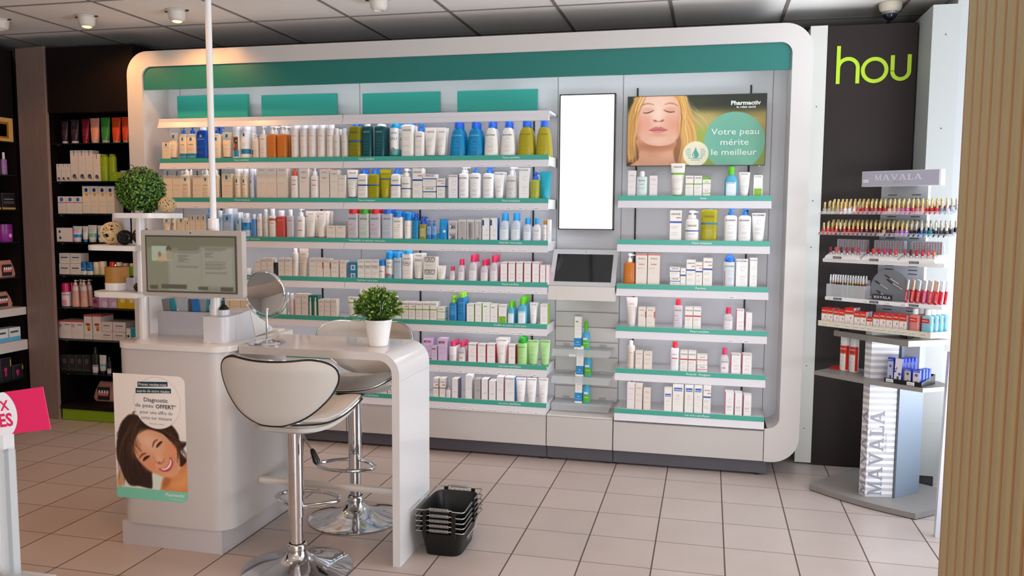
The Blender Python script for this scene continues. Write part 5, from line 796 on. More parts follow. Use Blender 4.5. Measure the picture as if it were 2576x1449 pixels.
ROWS = [
 ('lbox',-3.223,0.055,0.11,4.458,1.6812,1,'L0'), ('ltube',-3.182,0.061,0.167,4.458,1.6812,1,'L0'), ('lpumpb',-3.11,0.05,0.209,4.458,1.6812,1,'L0'), ('lpumpb',-3.054,0.065,0.209,4.458,1.6812,1,'L0'), ('lblue',-2.983,0.076,0.214,4.458,1.6812,1,'L0'), ('lpumpbl',-2.883,0.051,0.205,4.458,1.6812,2,'L0'),
 ('ltube',-2.819,0.067,0.166,4.458,1.6812,1,'L0'), ('canbr',-2.752,0.049,0.217,4.458,1.6812,1,'L0'), ('canw',-2.698,0.06,0.216,4.458,1.6812,2,'L0'), ('avmini',-2.623,0.037,0.148,4.458,1.6812,1,'L0'), ('avpump',-2.576,0.048,0.203,4.458,1.6812,1,'L0'), ('orange',-2.521,0.059,0.206,4.458,1.6812,2,'L0'),
 ('orange',-2.455,0.064,0.206,4.458,1.6812,2,'L0'), ('canav',-2.373,0.049,0.21,4.458,1.6812,2,'L0'), ('canav',-2.317,0.05,0.209,4.458,1.6812,2,'L0'), ('canav',-2.262,0.051,0.208,4.458,1.6812,1,'L0'), ('canav',-2.205,0.052,0.207,4.458,1.6812,1,'L0'), ('canav',-2.15,0.049,0.206,4.458,1.6812,1,'L0'),
 ('canavs',-2.107,0.042,0.176,4.458,1.6812,2,'L0'), ('canavs',-2.059,0.044,0.175,4.458,1.6812,1,'L0'), ('olive',-1.993,0.078,0.199,4.458,1.6812,2,'L0'), ('dteal',-1.917,0.059,0.201,4.458,1.6812,1,'L0'), ('dteal',-1.841,0.062,0.2,4.458,1.6812,2,'L0'), ('eaucan',-1.753,0.053,0.2,4.458,1.6812,2,'L0'),
 ('uwhite',-1.673,0.076,0.2,4.458,1.6812,2,'L0'), ('upumpb',-1.602,0.056,0.193,4.458,1.6812,2,'L0'), ('utube',-1.538,0.069,0.171,4.458,1.6812,2,'L0'), ('utube',-1.472,0.057,0.17,4.458,1.6812,2,'L0'), ('fblue',-1.379,0.095,0.2,4.458,1.6812,2,'L0'), ('fblue',-1.279,0.094,0.198,4.458,1.6812,2,'L0'),
 ('fwhite',-1.184,0.084,0.199,4.458,1.6812,2,'L0'), ('fwhite',-1.09,0.086,0.198,4.458,1.6812,2,'L0'), ('fyell',-0.989,0.096,0.2,4.458,1.6812,2,'L0'), ('fyell',-0.892,0.085,0.199,4.458,1.6812,2,'L0'), ('lboxs',-3.218,0.062,0.176,4.458,1.4462,1,'L1'), ('lboxs',-3.152,0.063,0.175,4.458,1.4462,1,'L1'),
 ('lpumpw',-3.098,0.059,0.205,4.458,1.4462,2,'L1'), ('lboxs',-3.014,0.066,0.176,4.458,1.4462,1,'L1'), ('lpumpw',-2.96,0.052,0.204,4.458,1.4462,2,'L1'), ('lpumpw',-2.894,0.042,0.203,4.458,1.4462,1,'L1'), ('lbox',-2.818,0.066,0.154,4.458,1.4462,1,'L1'), ('canlrp',-2.751,0.043,0.186,4.458,1.4462,2,'L1'),
 ('canlrp',-2.702,0.045,0.186,4.458,1.4462,1,'L1'), ('cangr',-2.654,0.03,0.183,4.458,1.4462,2,'L1'), ('avtall',-2.585,0.064,0.198,4.458,1.4462,1,'L1'), ('avtall',-2.519,0.064,0.198,4.458,1.4462,1,'L1'), ('avtall',-2.453,0.063,0.197,4.458,1.4462,1,'L1'), ('avorp',-2.376,0.048,0.198,4.458,1.4462,1,'L1'),
 ('avred',-2.313,0.057,0.186,4.458,1.4462,1,'L1'), ('avwp',-2.249,0.051,0.197,4.458,1.4462,1,'L1'), ('avred',-2.182,0.059,0.184,4.458,1.4462,1,'L1'), ('avbox',-2.122,0.05,0.174,4.458,1.4462,1,'L1'), ('avbox',-2.073,0.042,0.142,4.458,1.4462,1,'L1'), ('ubt',-2.014,0.068,0.173,4.458,1.4462,1,'L1'),
 ('ubp',-1.947,0.064,0.195,4.458,1.4462,2,'L1'), ('uyp',-1.879,0.065,0.194,4.458,1.4462,2,'L1'), ('uyt',-1.811,0.067,0.173,4.458,1.4462,1,'L1'), ('ubp',-1.745,0.06,0.193,4.458,1.4462,2,'L1'), ('upot',-1.682,0.061,0.178,4.458,1.4462,1,'L1'), ('ubb',-1.611,0.058,0.179,4.458,1.4462,1,'L1'),
 ('ubbs',-1.539,0.078,0.069,4.458,1.5225,1,'L1'), ('ubbs',-1.54,0.075,0.075,4.458,1.4462,1,'L1'), ('ubb',-1.473,0.046,0.122,4.458,1.4462,1,'L1'), ('bboxb',-1.4,0.054,0.141,4.458,1.4462,1,'L1'), ('bwp',-1.343,0.06,0.191,4.458,1.4462,2,'L1'), ('bbp',-1.275,0.063,0.192,4.458,1.4462,1,'L1'),
 ('bbp',-1.2,0.061,0.191,4.458,1.4462,2,'L1'), ('btube',-1.136,0.058,0.156,4.458,1.4462,2,'L1'), ('bgp',-1.068,0.068,0.19,4.458,1.4462,2,'L1'), ('bbox',-0.995,0.054,0.177,4.458,1.4462,1,'L1'), ('bypump',-0.936,0.051,0.157,4.458,1.4462,2,'L1'), ('bcyan',-0.881,0.057,0.157,4.458,1.4462,2,'L1'),
 ('ltube',-3.246,0.057,0.116,4.458,1.2152,1,'L2'), ('canlrp',-3.188,0.033,0.136,4.458,1.2152,1,'L2'), ('lbox',-3.135,0.052,0.12,4.458,1.2152,1,'L2'), ('lbox',-3.091,0.029,0.103,4.458,1.2152,1,'L2'), ('lbox',-3.056,0.036,0.139,4.458,1.2152,1,'L2'), ('lbox',-3.018,0.035,0.14,4.458,1.2152,1,'L2'),
 ('lbox',-2.981,0.035,0.14,4.458,1.2152,1,'L2'), ('lpb',-2.942,0.043,0.178,4.458,1.2152,1,'L2'), ('lclear',-2.873,0.041,0.165,4.458,1.2152,1,'L2'), ('lclear',-2.819,0.072,0.19,4.458,1.2152,2,'L2'), ('lclear',-2.747,0.034,0.155,4.458,1.2152,2,'L2'), ('lbtone',-2.699,0.055,0.15,4.458,1.2152,1,'L2'),
 ('lbt2',-2.645,0.031,0.145,4.458,1.2152,1,'L2'), ('wlot',-2.608,0.037,0.148,4.458,1.2152,1,'L2'), ('canavs',-2.571,0.036,0.173,4.458,1.2152,1,'L2'), ('redband',-2.525,0.046,0.184,4.458,1.2152,1,'L2'), ('redb',-2.47,0.064,0.168,4.458,1.2152,1,'L2'), ('clpink',-2.408,0.045,0.173,4.458,1.2152,1,'L2'),
 ('avpr',-2.342,0.05,0.186,4.458,1.2152,1,'L2'), ('avtr',-2.282,0.067,0.166,4.458,1.2152,2,'L2'), ('avtr',-2.212,0.06,0.167,4.458,1.2152,3,'L2'), ('avsm',-2.144,0.055,0.082,4.458,1.2152,1,'L2'), ('avsm',-2.084,0.057,0.082,4.458,1.2152,1,'L2'), ('sqr',-2.01,0.066,0.187,4.458,1.2152,2,'L2'),
 ('sqg',-1.941,0.063,0.187,4.458,1.2152,2,'L2'), ('sqr',-1.871,0.067,0.188,4.458,1.2152,2,'L2'), ('sqb',-1.797,0.066,0.188,4.458,1.2152,2,'L2'), ('uwb',-1.735,0.063,0.167,4.458,1.2152,2,'L2'), ('ucanb',-1.674,0.047,0.163,4.458,1.2152,2,'L2'), ('ucy',-1.625,0.035,0.155,4.458,1.2152,2,'L2'),
 ('uol',-1.583,0.045,0.139,4.458,1.2152,2,'L2'), ('usm',-1.543,0.027,0.118,4.458,1.2152,1,'L2'), ('usm',-1.513,0.026,0.118,4.458,1.2152,1,'L2'), ('wipes',-1.461,0.05,0.125,4.458,1.2152,1,'L2'), ('wflat',-1.503,0.074,0.041,4.458,1.2152,1,'L2'), ('jwin',-1.401,0.051,0.059,4.458,1.2152,1,'L2'),
 ('jwin',-1.401,0.051,0.055,4.458,1.2754,1,'L2'), ('twin',-1.346,0.045,0.124,4.458,1.2152,1,'L2'), ('twin',-1.298,0.043,0.124,4.458,1.2152,1,'L2'), ('twin',-1.253,0.037,0.124,4.458,1.2152,1,'L2'), ('bbsq',-1.208,0.041,0.133,4.458,1.2152,1,'L2'), ('bbsq',-1.164,0.041,0.134,4.458,1.2152,1,'L2'),
 ('micb',-1.107,0.058,0.161,4.458,1.2152,2,'L2'), ('micb',-1.043,0.058,0.162,4.458,1.2152,2,'L2'), ('micb',-0.977,0.048,0.135,4.458,1.2152,2,'L2'), ('micw',-0.922,0.049,0.135,4.458,1.2152,1,'L2'), ('cang',-0.876,0.03,0.123,4.458,1.2152,1,'L2'), ('wbox',-0.854,0.014,0.127,4.458,1.2152,1,'L2'),
 ('wjar',-2.694,0.045,0.051,4.458,0.9852,1,'L3'), ('avbox',-2.623,0.038,0.101,4.458,0.9852,1,'L3'), ('avbox',-2.581,0.038,0.114,4.458,0.9852,1,'L3'), ('avbox',-2.54,0.038,0.115,4.458,0.9852,1,'L3'), ('blk',-2.507,0.025,0.112,4.458,0.9852,1,'L3'), ('avbox',-2.466,0.038,0.116,4.458,0.9852,1,'L3'),
 ('avbox',-2.422,0.045,0.117,4.458,0.9852,1,'L3'), ('avspr',-2.382,0.041,0.176,4.458,0.9852,1,'L3'), ('avtt',-2.329,0.059,0.18,4.458,0.9852,1,'L3'), ('avbox',-2.263,0.044,0.12,4.458,0.9852,1,'L3'), ('avboxr',-2.218,0.041,0.121,4.458,0.9852,1,'L3'), ('avboxr',-2.173,0.043,0.119,4.458,0.9852,1,'L3'),
 ('avbox',-2.123,0.047,0.11,4.458,0.9852,1,'L3'), ('avbox',-2.071,0.04,0.111,4.458,0.9852,1,'L3'), ('tbox',-2.012,0.059,0.1,4.458,0.9852,1,'L3'), ('eau',-1.958,0.042,0.115,4.458,0.9852,1,'L3'), ('eau',-1.914,0.041,0.116,4.458,0.9852,1,'L3'), ('eau',-1.869,0.043,0.117,4.458,0.9852,1,'L3'),
 ('eaucs',-1.833,0.037,0.119,4.458,0.9852,3,'L3'), ('eauc',-1.788,0.046,0.168,4.458,0.9852,3,'L3'), ('clb',-1.735,0.05,0.166,4.458,0.9852,3,'L3'), ('eaub',-1.677,0.064,0.177,4.458,0.9852,1,'L3'), ('eaut',-1.612,0.062,0.159,4.458,0.9852,2,'L3'), ('eau',-1.538,0.077,0.068,4.458,0.9852,1,'L3'),
 ('eau',-1.538,0.076,0.073,4.458,1.0533,1,'L3'), ('stube',-1.472,0.054,0.092,4.458,0.9852,1,'L3'), ('micp',-1.408,0.031,0.087,4.458,0.9852,2,'L3'), ('micp',-1.356,0.039,0.13,4.458,0.9852,2,'L3'), ('micp',-1.288,0.051,0.155,4.458,0.9852,3,'L3'), ('micp',-1.221,0.046,0.13,4.458,0.9852,3,'L3'),
 ('micp',-1.166,0.05,0.155,4.458,0.9852,3,'L3'), ('bpink',-1.106,0.04,0.118,4.458,0.9852,2,'L3'), ('bpink',-1.06,0.04,0.119,4.458,0.9852,2,'L3'), ('bpink',-1.016,0.039,0.12,4.458,0.9852,2,'L3'), ('bpink',-0.97,0.04,0.121,4.458,0.9852,2,'L3'), ('bpink',-0.925,0.04,0.122,4.458,0.9852,2,'L3'),
 ('bpsm',-0.886,0.032,0.107,4.458,0.9852,1,'L3'), ('bpsm',-0.857,0.018,0.108,4.458,0.9852,1,'L3'), ('lsq',-2.837,0.038,0.085,4.458,0.7542,1,'L4'), ('lsq',-2.779,0.071,0.086,4.458,0.7542,1,'L4'), ('lsq',-2.713,0.054,0.088,4.458,0.7542,1,'L4'), ('lbb',-2.663,0.056,0.082,4.458,0.7542,1,'L4'),
 ('lbb',-2.603,0.055,0.073,4.458,0.7542,1,'L4'), ('tealbx',-2.528,0.064,0.056,4.458,0.7542,1,'L4'), ('gbt',-2.473,0.057,0.105,4.458,0.7542,1,'L4'), ('pcan',-2.408,0.032,0.137,4.458,0.7542,1,'L4'), ('avbox',-2.361,0.038,0.137,4.458,0.7542,1,'L4'), ('avbox',-2.317,0.042,0.138,4.458,0.7542,1,'L4'),
 ('grnbx',-2.281,0.027,0.131,4.458,0.7542,1,'L4'), ('grnbx',-2.249,0.03,0.132,4.458,0.7542,1,'L4'), ('avbox',-2.213,0.036,0.109,4.458,0.7542,1,'L4'), ('avbox',-2.173,0.037,0.11,4.458,0.7542,1,'L4'), ('avbox',-2.132,0.037,0.112,4.458,0.7542,1,'L4'), ('ugt',-2.017,0.071,0.129,4.458,0.7542,1,'L4'),
 ('gcap',-1.863,0.059,0.173,4.458,0.7542,1,'L4'), ('wtube',-1.769,0.066,0.141,4.458,0.7542,1,'L4'), ('ugbr',-1.732,0.039,0.105,4.458,0.7542,1,'L4'), ('ugbr',-1.688,0.04,0.109,4.458,0.7542,1,'L4'), ('ugbr',-1.646,0.039,0.11,4.458,0.7542,1,'L4'), ('ugb',-1.603,0.039,0.109,4.458,0.7542,1,'L4'),
 ('ugb',-1.561,0.039,0.111,4.458,0.7542,1,'L4'), ('ugb',-1.518,0.04,0.112,4.458,0.7542,1,'L4'), ('ugs',-1.471,0.044,0.085,4.458,0.7542,1,'L4'), ('bbg',-1.403,0.047,0.152,4.458,0.7542,2,'L4'), ('bbgc',-1.352,0.051,0.17,4.458,0.7542,2,'L4'), ('bgbox',-1.296,0.044,0.111,4.458,0.7542,1,'L4'),
 ('bgbox',-1.25,0.039,0.117,4.458,0.7542,1,'L4'), ('bgtag',-1.205,0.043,0.117,4.458,0.7542,1,'L4'), ('bgtag',-1.16,0.041,0.112,4.458,0.7542,1,'L4'), ('bghalf',-1.111,0.045,0.111,4.458,0.7542,1,'L4'), ('micg',-1.065,0.041,0.129,4.458,0.7542,3,'L4'), ('micg',-1.001,0.053,0.155,4.458,0.7542,4,'L4'),
 ('bgt',-0.937,0.045,0.126,4.458,0.7542,2,'L4'), ('bgside',-0.874,0.04,0.122,4.458,0.7542,1,'L4'), ('ugt',-1.978,0.08,0.165,4.55,0.7542,1,'L4'), ('lil',-1.512,0.032,0.09,4.458,0.5242,1,'L5'), ('lil',-1.463,0.051,0.137,4.458,0.5242,1,'L5'), ('wpc',-1.403,0.046,0.123,4.458,0.5242,3,'L5'),
 ('clrd',-1.348,0.046,0.124,4.458,0.5242,3,'L5'), ('bred',-1.288,0.05,0.114,4.458,0.5242,1,'L5'), ('bred',-1.232,0.049,0.113,4.458,0.5242,1,'L5'), ('bred',-1.177,0.049,0.117,4.458,0.5242,1,'L5'), ('wtube',-1.116,0.069,0.15,4.458,0.5242,2,'L5'), ('bred',-1.056,0.04,0.117,4.458,0.5242,1,'L5'),
 ('ggb',-0.999,0.056,0.166,4.458,0.5242,2,'L5'), ('ggt',-0.936,0.062,0.148,4.458,0.5242,1,'L5'), ('ggt',-0.87,0.058,0.151,4.458,0.5242,1,'L5'), ('lil',-1.572,0.062,0.125,4.53,0.5242,1,'L5'), ('ured',-1.919,0.057,0.039,4.458,0.3112,1,'L6'), ('ured',-1.87,0.037,0.042,4.458,0.3112,1,'L6'),
 ('ured',-1.825,0.043,0.042,4.458,0.3112,1,'L6'), ('ured',-1.779,0.039,0.041,4.458,0.3112,1,'L6'), ('ured',-1.504,0.032,0.118,4.458,0.3112,1,'L6'), ('ured',-1.465,0.034,0.119,4.458,0.3112,1,'L6'), ('usml',-1.43,0.027,0.068,4.458,0.3112,1,'L6'), ('bpurp',-1.389,0.036,0.12,4.458,0.3112,1,'L6'),
 ('btall',-1.306,0.037,0.145,4.458,0.3112,1,'L6'), ('bgry',-1.254,0.036,0.127,4.458,0.3112,1,'L6'), ('bpurp',-1.213,0.039,0.128,4.458,0.3112,1,'L6'), ('bpurp',-1.169,0.042,0.12,4.458,0.3112,1,'L6'), ('btall',-1.122,0.04,0.146,4.458,0.3112,1,'L6'), ('bblus',-1.068,0.056,0.146,4.458,0.3112,1,'L6'),
 ('btw',-1.005,0.058,0.144,4.458,0.3112,1,'L6'), ('btw',-0.943,0.056,0.147,4.458,0.3112,1,'L6'), ('btw',-0.878,0.055,0.15,4.458,0.3112,1,'L6'), ('avp',-0.408,0.041,0.145,4.468,1.4612,1,'R0'), ('pgb',-0.354,0.059,0.142,4.468,1.4612,1,'R0'), ('avp',-0.293,0.039,0.118,4.468,1.4612,1,'R0'),
 ('ugtL',-0.168,0.073,0.182,4.468,1.4612,1,'R0'), ('ugb',-0.107,0.04,0.117,4.468,1.4612,1,'R0'), ('ugb',-0.062,0.04,0.116,4.468,1.4612,1,'R0'), ('usg2',-0.018,0.039,0.047,4.468,1.4612,1,'R0'), ('usg',-0.019,0.041,0.062,4.468,1.5087,1,'R0'), ('micg',0.105,0.066,0.162,4.468,1.4612,1,'R0'),
 ('bgt',0.172,0.056,0.134,4.468,1.4612,1,'R0'), ('bghalf',0.24,0.045,0.118,4.468,1.4612,1,'R0'), ('ubb',-0.172,0.06,0.169,4.468,1.2282,1,'R1'), ('upot',-0.087,0.071,0.168,4.468,1.2282,1,'R1'), ('ubigy',-0.001,0.084,0.184,4.468,1.2282,1,'R1'), ('bbp',0.11,0.065,0.183,4.468,1.2282,1,'R1'),
 ('bbp',0.18,0.063,0.183,4.468,1.2282,1,'R1'), ('btube',0.249,0.069,0.156,4.468,1.2282,1,'R1'), ('orange',-0.413,0.064,0.174,4.473,0.9902,1,'R2'), ('avred',-0.347,0.059,0.171,4.473,0.9902,1,'R2'), ('avred',-0.283,0.062,0.172,4.473,0.9902,1,'R2'), ('ubbs',-0.169,0.052,0.049,4.473,0.9902,1,'R2'),
 ('ubbs',-0.17,0.053,0.055,4.473,1.04,1,'R2'), ('ubbs',-0.127,0.027,0.101,4.473,0.9902,1,'R2'), ('ubb',-0.088,0.046,0.146,4.473,0.9902,1,'R2'), ('ubb',-0.045,0.035,0.134,4.473,0.9902,1,'R2'), ('ubb',-0.001,0.047,0.156,4.473,0.9902,1,'R2'), ('domeb',0.11,0.06,0.178,4.473,0.9902,1,'R2'),
 ('bbox',0.172,0.059,0.154,4.473,0.9902,1,'R2'), ('bbox',0.231,0.037,0.162,4.473,0.9902,1,'R2'), ('avtub',-0.397,0.061,0.166,4.473,0.7602,1,'R3'), ('avboxr',-0.34,0.04,0.116,4.473,0.7602,1,'R3'), ('avboxr',-0.294,0.044,0.116,4.473,0.7602,1,'R3'), ('sqrr',-0.15,0.049,0.164,4.473,0.7602,1,'R3'),
 ('urb',-0.093,0.04,0.124,4.473,0.7602,1,'R3'), ('urb',-0.049,0.04,0.124,4.473,0.7602,1,'R3'), ('micp',0.111,0.053,0.128,4.473,0.7602,1,'R3'), ('bpink',0.172,0.04,0.121,4.473,0.7602,1,'R3'), ('bpsm',0.215,0.033,0.104,4.473,0.7602,1,'R3'), ('avspr',-0.396,0.044,0.159,4.478,0.5302,1,'R4'),
 ('avbox',-0.35,0.039,0.105,4.478,0.5302,1,'R4'), ('avbox',-0.304,0.043,0.102,4.478,0.5302,1,'R4'), ('wred',-0.161,0.043,0.163,4.478,0.5302,1,'R4'), ('urb',-0.112,0.039,0.116,4.478,0.5302,1,'R4'), ('urb',-0.068,0.04,0.116,4.478,0.5302,1,'R4'), ('urs',-0.016,0.052,0.045,4.478,0.5302,1,'R4'),
 ('urs',-0.017,0.053,0.054,4.478,0.5764,1,'R4'), ('clrd',0.1,0.051,0.141,4.478,0.5302,1,'R4'), ('bpink',0.157,0.05,0.113,4.478,0.5302,1,'R4'), ('bpink',0.213,0.049,0.116,4.478,0.5302,1,'R4'), ('avp',-0.392,0.041,0.147,4.478,0.3082,1,'R5'), ('avbox',-0.348,0.038,0.145,4.478,0.3082,1,'R5'),
 ('avbox',-0.305,0.037,0.122,4.478,0.3082,1,'R5'), ('ubs',-0.19,0.041,0.13,4.478,0.3082,1,'R5'), ('uba',-0.138,0.056,0.148,4.478,0.3082,1,'R5'), ('uba',-0.08,0.045,0.148,4.478,0.3082,1,'R5'), ('uba',-0.032,0.042,0.149,4.478,0.3082,1,'R5'), ('ubb',0.013,0.039,0.151,4.478,0.3082,1,'R5'),
 ('bprt',0.13,0.044,0.13,4.478,0.3082,1,'R5'), ('bprt',0.176,0.039,0.128,4.478,0.3082,1,'R5'), ('bprt',0.222,0.041,0.12,4.478,0.3082,1,'R5'), ('bsp',-0.703,0.041,0.186,4.575,0.615,1,'C0'), ('minig',-0.657,0.043,0.159,4.575,0.615,1,'C0'), ('bsp',-0.689,0.042,0.173,4.575,0.461,1,'C1'),
 ('minig',-0.644,0.045,0.159,4.575,0.461,1,'C1'), ('bsp',-0.694,0.041,0.175,4.575,0.307,1,'C2'), ('minig',-0.65,0.042,0.157,4.575,0.307,1,'C2'), ('kblk',-4.083,0.054,0.145,4.6,1.807,1,'K0'), ('kblk',-4.009,0.067,0.152,4.6,1.807,1,'K0'), ('kred',-3.927,0.059,0.154,4.6,1.807,1,'K0'),
 ('kpch',-3.857,0.071,0.159,4.6,1.807,1,'K0'), ('kgrn',-3.778,0.072,0.161,4.6,1.807,1,'K0'), ('kor',-3.698,0.069,0.16,4.6,1.807,1,'K0'), ('kor',-3.627,0.057,0.162,4.6,1.807,1,'K0'), ('cow',-4.128,0.034,0.112,4.6,1.564,1,'K1'), ('cow',-4.092,0.033,0.112,4.6,1.564,1,'K1'),
 ('cow',-4.057,0.032,0.112,4.6,1.564,1,'K1'), ('cow',-4.007,0.054,0.198,4.6,1.564,1,'K1'), ('cow',-3.95,0.053,0.198,4.6,1.564,1,'K1'), ('cow',-3.893,0.054,0.197,4.6,1.564,1,'K1'), ('cow',-3.839,0.049,0.174,4.6,1.564,1,'K1'), ('gbot',-3.794,0.055,0.172,4.6,1.564,1,'K1'),
 ('gbot',-3.732,0.05,0.172,4.6,1.564,1,'K1'), ('gbx',-3.703,0.08,0.058,4.6,1.564,1,'K1'), ('spot',-3.649,0.062,0.067,4.6,1.564,1,'K1'), ('oval',-4.113,0.06,0.112,4.6,1.354,1,'K2'), ('oval',-4.05,0.059,0.112,4.6,1.354,1,'K2'), ('oval',-3.989,0.057,0.112,4.6,1.354,1,'K2'),
 ('hexo',-3.925,0.059,0.182,4.6,1.354,1,'K2'), ('hexo',-3.864,0.058,0.182,4.6,1.354,1,'K2'), ('hexo',-3.803,0.058,0.181,4.6,1.354,1,'K2'), ('hexo',-3.743,0.058,0.181,4.6,1.354,1,'K2'), ('wide',-4.102,0.122,0.091,4.6,1.171,1,'K3'), ('btb',-4.02,0.068,0.102,4.6,1.171,1,'K3'),
 ('btc',-3.955,0.043,0.103,4.6,1.171,1,'K3'), ('gtb',-3.904,0.066,0.11,4.6,1.171,1,'K3'), ('btb',-3.837,0.059,0.108,4.6,1.171,1,'K3'), ('kpch',-3.687,0.071,0.131,4.6,1.171,1,'K3'), ('drj',-3.627,0.026,0.128,4.6,1.171,1,'K3'), ('stk',-4.114,0.08,0.071,4.6,0.957,1,'K4'),
 ('stk',-4.111,0.08,0.067,4.6,1.0296,1,'K4'), ('stk',-4.029,0.081,0.073,4.6,0.957,1,'K4'), ('stk',-4.025,0.081,0.065,4.6,1.0314,1,'K4'), ('bjar',-3.975,0.043,0.084,4.6,0.957,1,'K4'), ('bjar',-3.927,0.043,0.084,4.6,0.957,1,'K4'), ('cjar',-3.881,0.043,0.085,4.6,0.957,1,'K4'),
 ('cjar',-3.835,0.045,0.09,4.6,0.957,1,'K4'), ('redc',-3.758,0.053,0.089,4.6,0.957,1,'K4'), ('cjar',-3.709,0.036,0.087,4.6,0.957,1,'K4'), ('drj',-3.662,0.051,0.082,4.6,0.957,1,'K4'), ('gj',-3.609,0.038,0.082,4.6,0.957,1,'K4'), ('pkb',-4.129,0.063,0.155,4.6,0.744,2,'K5'),
 ('ppb',-4.049,0.056,0.177,4.6,0.744,2,'K5'), ('ppb',-3.985,0.056,0.179,4.6,0.744,2,'K5'), ('prp',-3.888,0.043,0.066,4.6,0.744,1,'K5'), ('lilb',-3.826,0.07,0.07,4.6,0.744,1,'K5'), ('lilb',-3.754,0.063,0.072,4.6,0.744,1,'K5'), ('yelb',-3.686,0.063,0.072,4.6,0.744,1,'K5'),
 ('yelb',-3.619,0.063,0.072,4.6,0.744,1,'K5'), ('milk',-4.13,0.1,0.119,4.6,0.531,1,'K6'), ('milk',-4.03,0.091,0.12,4.6,0.531,1,'K6'), ('milr',-3.949,0.059,0.163,4.6,0.531,1,'K6'), ('milr',-3.882,0.06,0.165,4.6,0.531,1,'K6'), ('mils',-3.81,0.085,0.058,4.6,0.531,1,'K6'),
 ('mils',-3.807,0.084,0.063,4.6,0.5907,1,'K6'), ('mils',-3.716,0.095,0.058,4.6,0.531,1,'K6'), ('mils',-3.713,0.095,0.063,4.6,0.5909,1,'K6'), ('tls',-3.625,0.071,0.086,4.6,0.531,1,'K6'), ('dkb',-4.143,0.057,0.108,4.6,0.31,1,'K7'), ('dkb',-4.085,0.051,0.11,4.6,0.31,1,'K7'),
 ('dkb',-4.028,0.053,0.111,4.6,0.31,1,'K7'), ('dkb',-3.971,0.052,0.114,4.6,0.31,1,'K7'), ('dkb2',-3.912,0.041,0.171,4.6,0.31,1,'K7'), ('dkt',-3.861,0.054,0.118,4.6,0.31,1,'K7'), ('dkb2',-3.804,0.028,0.111,4.6,0.31,1,'K7'),
]
KZ = [1.804, 1.561, 1.351, 1.168, 0.954, 0.741, 0.528, 0.307, 0.1]
def shelf_of(r):
    c, x = r[7], r[1]; k = int(c[1])
    if c[0] == 'L': return ['top', 'second', 'third', 'fourth', 'fifth', 'sixth', 'bottom'][k]+' shelf, '+('left bay' if x < -2.056 else 'middle bay')
    if c[0] == 'R': return ['top', 'second', 'third', 'fourth', 'fifth', 'bottom'][k]+' shelf, right bay'
    if c[0] == 'C': return ['upper', 'middle', 'lower'][k]+' acrylic tray'
    return ['top', 'second', 'third', 'fourth', 'fifth', 'sixth', 'seventh', 'eighth'][k]+' shelf, dark cabinet'
stock(ROWS, shelf_of)

# ================================================================ DARK SHELVING ON THE LEFT
def dark_cabinets():
    dw = mat('150e0c', .6, noise=.2, spec=.2); gl = glassy('20302C', .35)
    t = thing('dark_shelf_cabinet', 'dark brown glass-shelved cabinet with a lime plinth, left of the display', 'shelving', (-4.20, 4.53, 0))
    b = MB(); b.box(0, .71, .50, .52, .08, 2.40, dw); b.box(0, .02, .03, .5, 0, 2.40, dw); b.box(.69, .71, 0, .5, 0, 2.40, dw); b.box(.02, .69, .035, .5, 1.995, 2.40, dw); b.box(.075, .69, .0, .035, 1.995, 2.40, dw); b.box(.075, .69, .0, .5, .075, .10, dw); b.build('carcass', t, 0)
    MB().box(.078, .689, .01, .04, .003, .075, mat('7C9A12', .5)).build('plinth', t, 0)
    for i, z in enumerate(KZ[:8]):
        MB().box(.021, .689, .035, .5, z-.006, z+.0, gl).build('shelf', t, 0)
        for x in (.09, .67): MB().box(x, x+.012, .05, .065, z-.014, z-.006, mat('9a9a9a', .3, 1)).build('shelf_clip', t, 0)
    # slanted pilaster
    t = thing('pilaster', 'tall brown-grey pilaster between the two dark cabinets', 'panel', (-4.36, 4.52, 0))
    MB().prism([(-.02, .035), (.225, 0), (.225, .025), (-.02, .052)], 0, 2.41, wood('8A746C', 2, 50)).build('board', t, 0)
    # cabinet on the left wall, seen edge on
    t = thing('side_shelf_cabinet', 'dark cabinet with glass shelves on the far left wall', 'shelving', (-4.42, 4.575, 0))
    b = MB(); b.box(-.45, -.43, -2.2, 0, 0, 2.40, dw); b.box(-.45, 0, -2.2, 0, 1.97, 2.4, dw); b.box(-.45, 0, -.015, 0, 0, 2.4, dw); b.box(-.43, 0, -2.2, -.015, 0, .1, dw); b.build('carcass', t, 0)
    for z in (1.815, 1.602, 1.378, 1.168, .936, .265): MB().box(-.43, 0, -2.19, -.016, z-.006, z, gl).build('shelf', t, 0)
    for z0, z1 in ((.688, .738), (.455, .52)): MB().box(-.43, .03, -2.19, -.016, z0, z1, mat('CFCBC8', .4)).build('white_ledge', t, 0)
dark_cabinets()
